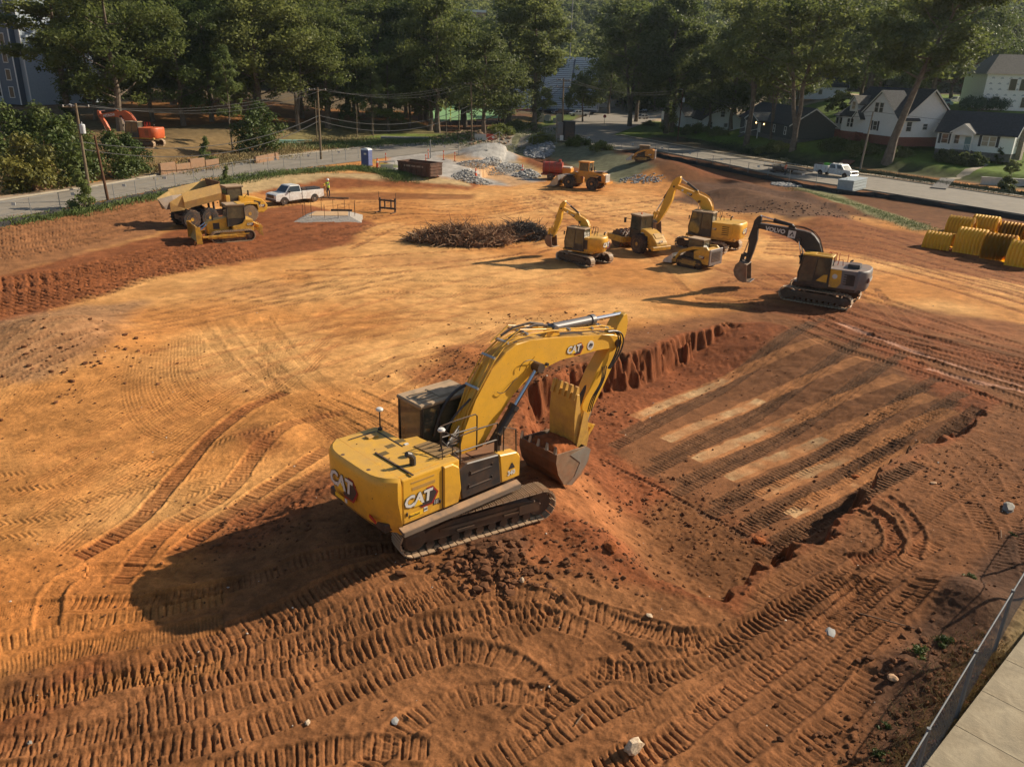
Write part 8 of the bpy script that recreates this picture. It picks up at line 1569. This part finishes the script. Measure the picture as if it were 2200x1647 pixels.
def limb_tree(rng, H_, trunk_r, crown0, spread, nl, lean=0.0, twin=False):
    """tapered trunk with limbs in unit metres; returns MB mesh and limb-end clumps"""
    b = MB(); ends = []
    tops = [(lean * H_, 0)] if not twin else [(lean * H_ - spread * .35, .2), (lean * H_ + spread * .35, -.3)]
    for (tx, ty) in tops:
        P = [Vector((0, 0, -.5))]; 
        for i in range(1, 8): t = i / 7; P.append(Vector((tx * t ** 1.4 + rng.normal() * .12, ty * t + rng.normal() * .12, H_ * .93 * t)))
        b.tube(P, [trunk_r * (1.35 if i == 0 else (1 - .86 * i / 7)) * (.8 if twin else 1) for i in range(8)], 9)
        for k in range(nl):
            t = crown0 + (1 - crown0) * (k + rng.random()) / nl * .96; i = min(int(t * 7), 6); p = P[i].lerp(P[i + 1], t * 7 - i); a = k * 2.4 + rng.random() * .8; prof = math.sin(min(1, (t - crown0) / (1 - crown0) * .85 + .18) * PI) ** .6; L_ = spread * prof * (.65 + .5 * rng.random()); up = .25 + .5 * rng.random()
            e = p + Vector((math.cos(a) * L_, math.sin(a) * L_, L_ * up)); mid = p.lerp(e, .5) + Vector((0, 0, -.08 * L_)); b.tube([p, mid, e], [trunk_r * .32 * (1 - .6 * t), trunk_r * .2 * (1 - .6 * t), .03], 5)
            for q_, f in ((e, 1.0), (p.lerp(e, .62) + Vector((rng.normal() * .5, rng.normal() * .5, .6)), .8)):
                rr = spread * (.24 + .13 * rng.random()) * f; ends.append((q_.x, q_.y, q_.z, rr * 1.15, rr * 1.15, rr * .72))
                for _ in range(2): w_ = rr * 1.1; ends.append((q_.x + rng.normal() * w_ * .8, q_.y + rng.normal() * w_ * .8, q_.z + rng.normal() * w_ * .5, rr * .55, rr * .55, rr * .4))
        ends.append((P[-1].x, P[-1].y, P[-1].z, spread * .3, spread * .3, spread * .3))
    return b, ends
PROTO = {}
def proto(key, H_, tr, c0, sp, nl, leaf, n, size, seed, name='oak_tree', lean=0, twin=False, ivy=False, vs=1.0):
    rng = np.random.default_rng(seed); b, ends = limb_tree(rng, H_, tr, c0, sp, nl, lean, twin)
    if vs != 1: ends = [(a_, b2, c_, d_, e_, f_ * vs) for a_, b2, c_, d_, e_, f_ in ends]
    tm = b.mesh('trunk'); tm.materials.append(BRKM); cm = leaf_mesh('crown', ends, n, size, rng, LF[leaf], flat=(leaf == 'pine')); parts = [('trunk', tm), ('crown', cm)]
    if ivy:
        iv = [(rng.normal() * tr * .7 + lean * H_ * (t_ ** 1.4), rng.normal() * tr * .7, H_ * t_, tr * 1.5, tr * 1.5, .9) for t_ in np.linspace(.02, .62, 22)]; parts.append(('ivy', leaf_mesh('ivy', iv, 2600, .2, rng, LF['dark'])))
    for _, m_ in parts:
        m_.update()
    PROTO[key] = (name, H_, parts)
proto('oakA', 24, .55, .16, 7.5, 22, 'oak', 17000, .27, 1, 'oak_tree'); proto('oakB', 26, .5, .38, 6.6, 16, 'oak', 15500, .27, 2, 'tall_tree', .05, True); proto('oakC', 20, .42, .12, 6.8, 18, 'dark', 13500, .27, 3, 'oak_tree'); proto('tallD', 27, .48, .34, 5.6, 18, 'oak', 19000, .26, 4, 'tall_tree', .03, False, True)
proto('pineE', 24, .38, .10, 5.8, 26, 'pine', 14000, .32, 5, 'pine_tree'); proto('limeF', 17, .28, .30, 4.5, 12, 'lime', 9000, .28, 6, 'yellowing_tree'); proto('leanG', 25, .60, .46, 7.0, 16, 'oak', 22000, .26, 7, 'leaning_tree', .26); proto('smallH', 6.5, .14, .28, 3.0, 10, 'oak', 5000, .20, 8, 'small_tree'); proto('slimI', 19, .2, .25, 3.2, 16, 'pine', 9000, .28, 9, 'slender_tree'); proto('redJ', 9, .22, .2, 5.0, 12, 'red', 7000, .24, 10, 'red_leaved_tree')
def bush_proto(key, leaf, n, size, seed, name, cl, stem=True):
    rng = np.random.default_rng(seed); b = MB()
    for (x_, y_, z_, rx, ry, rz_) in cl[:8]: b.tube([(x_ * .2, y_ * .2, -.1), (x_ * .6, y_ * .6, z_ * .5), (x_, y_, z_)], [.07, .05, .02], 5)
    tm = b.mesh('stem'); tm.materials.append(BRKM); cm = leaf_mesh('foliage', cl, n, size, rng, LF[leaf]); PROTO[key] = (name, 1, [('stem', tm), ('foliage', cm)])
def blobs(seed, n, R_, H_, cone=False):
    rng = np.random.default_rng(seed); out = []
    for i in range(n):
        t = (i + .5) / n; a = rng.random() * 6.28; rad = R_ * ((1 - t * .85) if cone else math.sin(min(t * .9 + .2, 1) * PI) ** .5) * rng.random() ** .4; q_ = R_ * .42 * (1.15 - t * .5); out.append((rad * math.cos(a), rad * math.sin(a), H_ * (t * .85 + .08), q_, q_, q_ * .8))
    return out
bush_proto('bushA', 'bright', 5000, .16, 31, 'leafy_bush', blobs(1, 26, 2.6, 5.5)); bush_proto('bushB', 'yel', 5000, .17, 32, 'yellowish_bush', blobs(2, 26, 2.8, 4.6)); bush_proto('bushC', 'dark', 2600, .12, 33, 'round_shrub', blobs(3, 16, 1.0, 1.6)); bush_proto('cone', 'dark', 2200, .11, 34, 'conical_shrub', blobs(4, 18, .9, 3.0, True)); bush_proto('hedge', 'blue', 7000, .17, 35, 'clipped_hedge', [(x_ * .9 - 5, (x_ % 3 - 1) * .5, 1.3 + .25 * ((x_ * 7) % 3), 1.1, 1.3, 1.1) for x_ in range(12)]); bush_proto('weed', 'bright', 700, .09, 36, 'weed_clump', blobs(5, 9, .8, .7)); bush_proto('thin', 'pine', 1600, .13, 37, 'straggly_shrub', blobs(6, 14, 1.1, 3.6, True)); bush_proto('scrub', 'oak', 3000, .15, 38, 'low_scrub', blobs(7, 16, 2.2, 1.6))
def plant(key, px, label, group, top=None, sc=None, sx=1.0, rz=None, world=None, cat='tree'):
    name, H_, parts = PROTO[key]
    if world: x_, y_ = world
    else: x_, y_ = G(*px)
    z_ = TZ(x_, y_)
    if sc is None:
        if top is not None: d = ray(px[0], top); hh = CAMH + d[2] * y_ / d[1] - z_; sc = max(hh, 2) / H_
        else: sc = 1.0
    r = empty(name, (x_, y_, z_ - .05), rz if rz is not None else random.uniform(-.5, .5) if key in ('leanG',) else random.uniform(0, 6.28), label, cat, group); r.scale = (sc * sx, sc * sx, sc)
    for nm, me_ in parts: o = bpy.data.objects.new(nm, me_); COL.objects.link(o); o.parent = r
    return r
random.seed(77)
GL, GC, GRt = 'trees in the left wood', 'trees around the junction', 'street trees on the right'
for k, px, top, sx, lb in (
    ('tallD', (150, 262), -60, 1.5, 'huge vine-covered tree hiding the apartment block'), ('oakA', (262, 282), -70, 1.1, 'broad dark oak above the orange excavator'), ('oakC', (205, 258), 40, 1.0, 'dense tree right behind the vine-covered giant'), ('pineE', (395, 270), -40, 1.1, 'feathery pine above the orange excavator cab'),
    ('slimI', (500, 320), 90, .8, 'bare ivy-wrapped trunk with a snapped crooked top'), ('pineE', (455, 262), -60, 1.0, 'second feathery pine left of the ivy-wrapped trunk'), ('oakA', (560, 272), -60, 1.1, 'wide oak behind the ivy-wrapped trunk'), ('oakC', (330, 262), 10, 1.0, 'dark round-topped tree between the oak and the pine'),
    ('oakB', (640, 278), 10, 1.1, 'twin-stemmed oak left of the crossarm pole'), ('oakA', (705, 275), 20, 1.1, 'grey-green oak behind the crossarm pole'), ('pineE', (770, 283), 60, 1.0, 'drooping feathery tree behind the thin bare poles'), ('pineE', (835, 284), 80, .95, 'drooping tree whose skirt touches the long dark pipe'), ('oakC', (880, 276), 110, .9, 'dark low oak left of the thick black trunk'),
    ('limeF', (905, 262), 60, 1.0, 'yellow-green tree behind the thick black trunk'), ('oakA', (940, 285), -20, .9, 'oak on a thick black trunk beside the dig'), ('slimI', (800, 290), 130, .9, 'slender tree just left of the pipe'), ('slimI', (985, 275), 150, .7, 'thin yellowish sapling between the distant workers')):
    t = plant(k, px, lb, GL, top, None, sx)
    if 'snapped' in lb:
        t.children[1].hide_render = False
for k, px, top, sx, lb in (('oakC', (1040, 288), 70, 1.1, 'dark leaning multi-limbed tree by the white barrier'), ('oakC', (1080, 268), 100, .8, 'dark tree right behind the leaning one'), ('tallD', (1147, 284), -30, 1.15, 'tall straight tree with an ivied trunk beside the concrete blocks'), ('smallH', (1252, 262), 172, 1.1, 'small round tree in front of the white utility truck'), ('smallH', (1165, 255), 195, .9, 'low bushy sapling right of the ivied trunk')): plant(k, px, lb, GC, top, None, sx)
for k, px, top, sx, lb in (('oakB', (1352, 272), -10, 1.1, 'spreading street oak at the corner behind the stop sign'), ('oakB', (1366, 262), 10, 1.0, 'forked oak close behind the corner one'), ('tallD', (1430, 287), -30, 1.0, 'straight street tree left of the brown transformer pole'), ('tallD', (1441, 284), -10, 1.1, 'twin straight tree touching the one at the cottage path'), ('oakB', (1603, 310), -40, 1.1, 'tall forked tree in front of the shaded house'),
    ('oakB', (1655, 300), 60, .7, 'smaller tree between the two forked giants'), ('oakB', (1703, 322), -30, 1.25, 'tall pale forked tree left of the tall white house'), ('leanG', (1905, 348), -60, 1.1, 'massive leaning oak in front of the tall white house'), ('oakC', (1570, 282), 40, .9, 'dark oak between the cottage and the shaded house')): plant(k, px, lb, GRt, top, None, sx, 0.2 if k == 'leanG' else None)
# back rows: each described by where it stands
rows_ = []
for i in range(13): rows_.append((random.choice(['oakA', 'oakC', 'pineE', 'oakB']), (-70 + i * 4.7 + random.uniform(-1.5, 1.5), 158 + random.uniform(-4, 18) + (i > 5) * 18), random.uniform(.9, 1.15), 'left wood, second row', i, 13))
for i in range(11): rows_.append((random.choice(['oakA', 'oakC', 'oakA', 'oakB']), (-100 + i * 9.7 + random.uniform(-2, 2), 205 + random.uniform(-8, 14)), random.uniform(1.0, 1.3), 'left wood, third row', i, 11))
for i in range(12): rows_.append((random.choice(['oakA', 'oakC', 'oakA']), (22 + i * 9.0 + random.uniform(-2, 2) if i < 3 else 38 + (i - 3) * 10.5 + random.uniform(-2, 2), 225 + random.uniform(-8, 18) + (i < 2) * 55), random.uniform(1.0, 1.25), 'row behind the houses', i, 12))
for i in range(5): rows_.append((random.choice(['oakA', 'oakB', 'oakC']), (46 + i * 9.6 + random.uniform(-1, 1), 196 + random.uniform(-10, 10) - i * 3), random.uniform(.85, 1.1), 'trees behind the cottage', i, 5))
for i in range(9): rows_.append((random.choice(['oakA', 'oakC', 'pineE']), (80 + i * 8 + random.uniform(-2, 2), 245 + random.uniform(-6, 12)), random.uniform(.9, 1.1), 'hazy top right trees', i, 9))
for i in range(14): rows_.append((random.choice(['oakA', 'oakC', 'oakB']), (-80 + i * 13 + random.uniform(-3, 3), 300 + random.uniform(-8, 14)), random.uniform(.85, 1.05), 'hazy trees before the hill', i, 14))
ORD = ['first', 'second', 'third', 'fourth', 'fifth', 'sixth', 'seventh', 'eighth', 'ninth', 'tenth', 'eleventh', 'twelfth', 'thirteenth', 'fourteenth']
KD = {'oakA': 'broad green', 'oakC': 'dark rounded', 'oakB': 'forked', 'pineE': 'feathery'}
for k, wxy, s_, nm, i, n_ in rows_:
    if abs(wxy[0] - P0.x - 12) < 22 and 215 < wxy[1] < 300 or (nm.startswith('hazy trees') and P0.x - 10 < wxy[0] < P0.x + 34): continue
    if nm.startswith('left wood') and -62 > wxy[0] and wxy[1] < 185 and i in (1, 2): continue
    plant(k, None, '%s tree, %s from the left of the %s' % (KD[k], ORD[i], nm), nm, None, s_, 1.0, None, wxy)
for k, px, s_, lb in (('redJ', (2062, 215), 1.0, 'bronze-red crape tree between the tall white and wrapped houses'), ('smallH', (1800, 262), .8, 'yellow-green bush beside the brick chimney'), ('smallH', (2170, 385), .38, 'tiny thin tree on the lawn at the right edge')): plant(k, px, lb, None, None, s_)
PL = 'bushes and shrubs'
for k, px, s_, lb in (('bushB', (62, 408), 1.15, 'yellowish bush at the far left street edge'), ('bushA', (140, 395), 1.25, 'leafy bush right behind the transformer pole'), ('bushA', (250, 382), .95, 'kudzu-covered mound of leaves below the orange excavator'), ('bushA', (280, 374), .85, 'right half of the leafy mound beside the wall'), ('bushA', (562, 328), 1.35, 'big loose green bush left of the crossarm pole'), ('thin', (178, 452), 1.05, 'straggly evergreen standing in front of the left street'), ('thin', (447, 352), 1.0, 'small pointed shrub above the brown wall'),
    ('bushA', (95, 345), 1.2, 'tall dark thicket behind the yellowish bush'), ('bushA', (160, 335), .9, 'tall thicket left of the orange excavator'), ('bushA', (15, 350), 1.3, 'thicket cut by the left picture edge'), ('bushC', (1475, 290), 1.5, 'round clipped shrub beside the brown transformer pole'), ('scrub', (1500, 285), 1.2, 'low dark scrub under the cottage gable'), ('scrub', (1540, 290), 1.0, 'scrub right of the cottage shrubs'), ('scrub', (1672, 322), .9, 'tan-green shrub on the bank left of the pale forked tree'), ('scrub', (1640, 330), .8, 'low shrub on the street bank'), ('bushC', (1958, 312), 2.1, 'big round dark shrub at the corner of the tall white house'), ('cone', (1986, 300), 1.2, 'dark conical shrub between the two white houses'),
    ('cone', (2145, 352), 1.0, 'pointed dark shrub at the right front of the low white house'), ('bushC', (2070, 356), 1.3, 'dark hedge shrub left of the porch steps'), ('bushC', (2095, 358), 1.4, 'dark hedge shrub in front of the porch'), ('bushC', (2040, 350), 1.3, 'foundation shrub at the left of the low white house'), ('bushC', (2020, 346), 1.2, 'leftmost foundation shrub of the low white house'), ('hedge', (2115, 238), 1.0, 'long blue-green hedge in front of the wrapped house'), ('bushC', (2160, 408), 1.2, 'round shrub before the low white wall'), ('scrub', (1165, 305), .9, 'scrub on the near side of the junction'),
    ('scrub', (1240, 312), .9, 'dark scrub below the notice board'), ('scrub', (1290, 322), .8, 'scrub strip above the berm'), ('scrub', (1075, 288), 1.0, 'bright bush below the concrete blocks'), ('scrub', (1110, 276), 1.1, 'bright grassy bush on the ditch side'), ('thin', (489, 392), .55, 'thin weed shrub on the street verge'), ('scrub', (1395, 270), .8, 'dark bush at the cottage drive'), ('scrub', (1850, 330), 1.2, 'dark foundation shrub below the tall white house'), ('scrub', (1795, 322), 1.2, 'dark foundation shrub left of the brick stoop'), ('scrub', (1930, 335), .9, 'reddish-grey shrubs at the foot of the leaning oak')):
    t = plant(k, px, lb, PL, None, s_, 1.0, None, None, 'shrub')
# weeds and grass tufts
for k, px, s_, lb in (('weed', (1975, 1405), .35, 'small leafy green weed on the dark bank by the fence'), ('weed', (1900, 1560), .2, 'sprig of green weed left of the fence foot'), ('weed', (2030, 1380), .3, 'tiny weed higher along the fence'), ('weed', (2175, 1150), .18, 'weed tuft on the far right bank'), ('weed', (2085, 1240), .22, 'single yellow-green tuft above the fence'), ('weed', (1890, 1620), .22, 'low green weed at the bottom edge')): plant(k, px, lb, None, None, s_, 1.0, None, None, 'weed')
random.seed(31); VP = []
def tufts(name, line, width, n, hgt, m, label, bl=5, wdt=.012, spread=.1):
    P = PX(line, T) if not isinstance(line[0], Vector) else [(p.x, p.y) for p in line]; V = []; F = []
    for _ in range(n):
        i = random.randrange(len(P) - 1); t = random.random(); x_ = P[i][0] + (P[i + 1][0] - P[i][0]) * t + random.gauss(0, width); y_ = P[i][1] + (P[i + 1][1] - P[i][1]) * t + random.gauss(0, width); z_ = gz(x_, y_) - .02
        for _ in range(bl):
            a = random.random() * 6.28; h_ = hgt * random.uniform(.5, 1.2); l_ = random.uniform(.2, .9) * h_; dx, dy = math.cos(a), math.sin(a); ox, oy = random.gauss(0, spread), random.gauss(0, spread); k = len(V); w2 = wdt
            V += [(x_ + ox - dy * w2, y_ + oy + dx * w2, z_), (x_ + ox + dy * w2, y_ + oy - dx * w2, z_), (x_ + ox + dx * l_ * .5, y_ + oy + dy * l_ * .5, z_ + h_ * .7), (x_ + ox + dx * l_, y_ + oy + dy * l_, z_ + h_)]; F += [(k, k + 1, k + 2), (k + 1, k + 3, k + 2)]
    me_ = bpy.data.meshes.new(name); me_.from_pydata(V, [], F); o = link_mesh(name, me_, m); tag(o, label, 'grass', None, 'stuff')
STRW = mat('dry_stalk', (.34, .25, .11), .9, var=.3); GRN = mat('green_blade', (.22, .26, .09), .8, var=.3); GRN2 = mat('verge_green', (.11, .15, .035), .8, var=.3)
tufts('dry_grass', [FNA + FND_ * 1, FNA + FND_ * 3, FNA + FND_ * 6, FNA + FND_ * 9], .45, 1500, .16, STRW, 'dry straw grass matted along the foot of the wire fence', 7, .004)
tufts('dry_grass', [SLA - SLD * 2, SLA + SLD * 2, SLA + SLD * 5], .16, 900, .10, STRW, 'dry grass creeping over the pavement edge', 7, .004)
tufts('verge_weeds', [(0, 484), (200, 452), (400, 408), (480, 396)], .5, 900, .45, GRN2, 'green weeds along the top of the furrowed bank', 6, .03, .2)
tufts('verge_weeds', [(470, 394), (600, 374), (760, 362), (850, 374), (860, 384)], .9, 1500, .45, GRN2, 'green weeds between the street and the yard', 6, .03, .25)
tufts('field_grass', [(640, 318), (760, 312), (860, 305), (1000, 300), (1180, 278)], 2.4, 1900, .6, GRN2, 'rough grass on the verge across the street', 5, .06, .5)
tufts('dry_bank_grass', [(330, 372), (480, 345), (640, 322), (740, 300)], 2.2, 1900, .55, mat('bank_straw', (.27, .21, .09), .9), 'dry tan grass on the bank across the left street', 5, .06, .5)
tufts('swale_grass', [(1700, 405), (1800, 430), (1900, 462), (2000, 495)], .7, 900, .16, GRN, 'light green grass strip on the swale', 5, .03, .3)
tufts('bank_ivy', [(1480, 300), (1600, 325), (1740, 356), (1880, 372), (2060, 400), (2250, 425)], 1.0, 4200, .35, mat('ivy_dark', (.035, .05, .018), .8), 'dark ground cover on the lawn bank above the street', 5, .06, .4)
# a far wood that reads as one mass: points carrying one crown mesh
fp = PROTO['oakC'][2][1][1]; src = bpy.data.objects.new('crown_source', leaf_mesh('far_crown', [(random.gauss(0, 2.2), random.gauss(0, 2.2), 8 + random.gauss(0, 3.0), 3.0, 3.0, 2.4) for _ in range(14)], 2300, .75, np.random.default_rng(5), LF['oak']))
pts = []; random.seed(99)
yy_ = 316.0
while yy_ < 960:
    hw_ = .78 * yy_ + 30; xx_ = -hw_
    while xx_ < hw_:
        px_, py_ = xx_ + random.uniform(-3, 3), yy_ + random.uniform(-4, 4)
        if not (P0.x - 12 < px_ < P0.x + 40 and py_ < 345) and not (abs(px_ - xb) < 16 and py_ < yb + 4): pts.append((px_, py_, TZ(px_, py_) - 1.0))
        xx_ += 8.5 * (1 + (yy_ - 316) / 600)
    yy_ += 9.0 * (1 + (yy_ - 316) / 350)
fm = bpy.data.meshes.new('far_wood'); fm.from_pydata(pts, [], []); fo = bpy.data.objects.new('far_wood', fm); COL.objects.link(fo); tag(fo, 'hazy wood covering the hill along the top of the picture', 'wood', None, 'stuff')
ng = bpy.data.node_groups.new('spread', 'GeometryNodeTree'); ng.interface.new_socket('Geometry', in_out='INPUT', socket_type='NodeSocketGeometry'); ng.interface.new_socket('Geometry', in_out='OUTPUT', socket_type='NodeSocketGeometry')
gi, go = ng.nodes.new('NodeGroupInput'), ng.nodes.new('NodeGroupOutput'); ip = ng.nodes.new('GeometryNodeInstanceOnPoints'); oi_ = ng.nodes.new('GeometryNodeObjectInfo'); oi_.inputs['Object'].default_value = src; oi_.inputs['As Instance'].default_value = True
rs = ng.nodes.new('FunctionNodeRandomValue'); rs.data_type = 'FLOAT'; rs.inputs[2].default_value = .75; rs.inputs[3].default_value = 1.35; rr_ = ng.nodes.new('FunctionNodeRandomValue'); rr_.data_type = 'FLOAT_VECTOR'; rr_.inputs[0].default_value = (0, 0, 0); rr_.inputs[1].default_value = (.1, .1, 6.28); rr_.inputs['Seed'].default_value = 4
mp = ng.nodes.new('GeometryNodeMeshToPoints')
ng.links.new(gi.outputs[0], mp.inputs[0]); ng.links.new(mp.outputs[0], ip.inputs['Points']); ng.links.new(oi_.outputs['Geometry'], ip.inputs['Instance']); ng.links.new(rs.outputs[1], ip.inputs['Scale']); ng.links.new(rr_.outputs[0], ip.inputs['Rotation']); ng.links.new(ip.outputs[0], go.inputs[0])
md = fo.modifiers.new('spread', 'NODES'); md.node_group = ng
# pale mast above the left wood
d = ray(285, 20); x, y = d[0] * 235 / d[1], 235.0; r = empty('floodlight_mast', (x, y, TZ(x, y)), 0, 'white mast poking above the left wood', 'mast'); b = MB(); b.cyl((0, 0, 0), (-2.2, 0, 46), .45, 8, .3); b.build('mast_pole', TRIM, r); b = MB(); b.box((-2.2, 0, 45), (3, .4, 1.2)); b.build('lamp_head', TRIM, r)
for px_, lb in ((1068, 'thin far lattice mast left of the ivied tall tree'), (1230, 'thin far mast right of the ivied tall tree')): d = ray(px_, 10); x, y = d[0] * 330 / d[1], 330.0; r = empty('floodlight_mast', (x, y, TZ(x, y)), 0, lb, 'mast'); b = MB(); b.cyl((0, 0, 0), (0, 0, 46), .22, 6, .15); b.build('mast_pole', GRY, r)
# ---------------------------------------------------------------- air
HZ = bpy.data.materials.new('haze_air'); HZ.use_nodes = True; t = HZ.node_tree; t.nodes.clear(); pv = t.nodes.new('ShaderNodeVolumePrincipled'); pv.inputs['Density'].default_value = .00009; pv.inputs['Color'].default_value = (.72, .87, 1, 1); pv.inputs['Anisotropy'].default_value = .3; om = t.nodes.new('ShaderNodeOutputMaterial'); t.links.new(pv.outputs[0], om.inputs['Volume'])
b = MB(); b.box((0, 1400, 70), (9000, 3400, 150)); HAZE = b.build('haze', HZ, None, kind='stuff'); HAZE['label'] = 'thin pale haze in the air'; HAZE.display_type = 'WIRE'
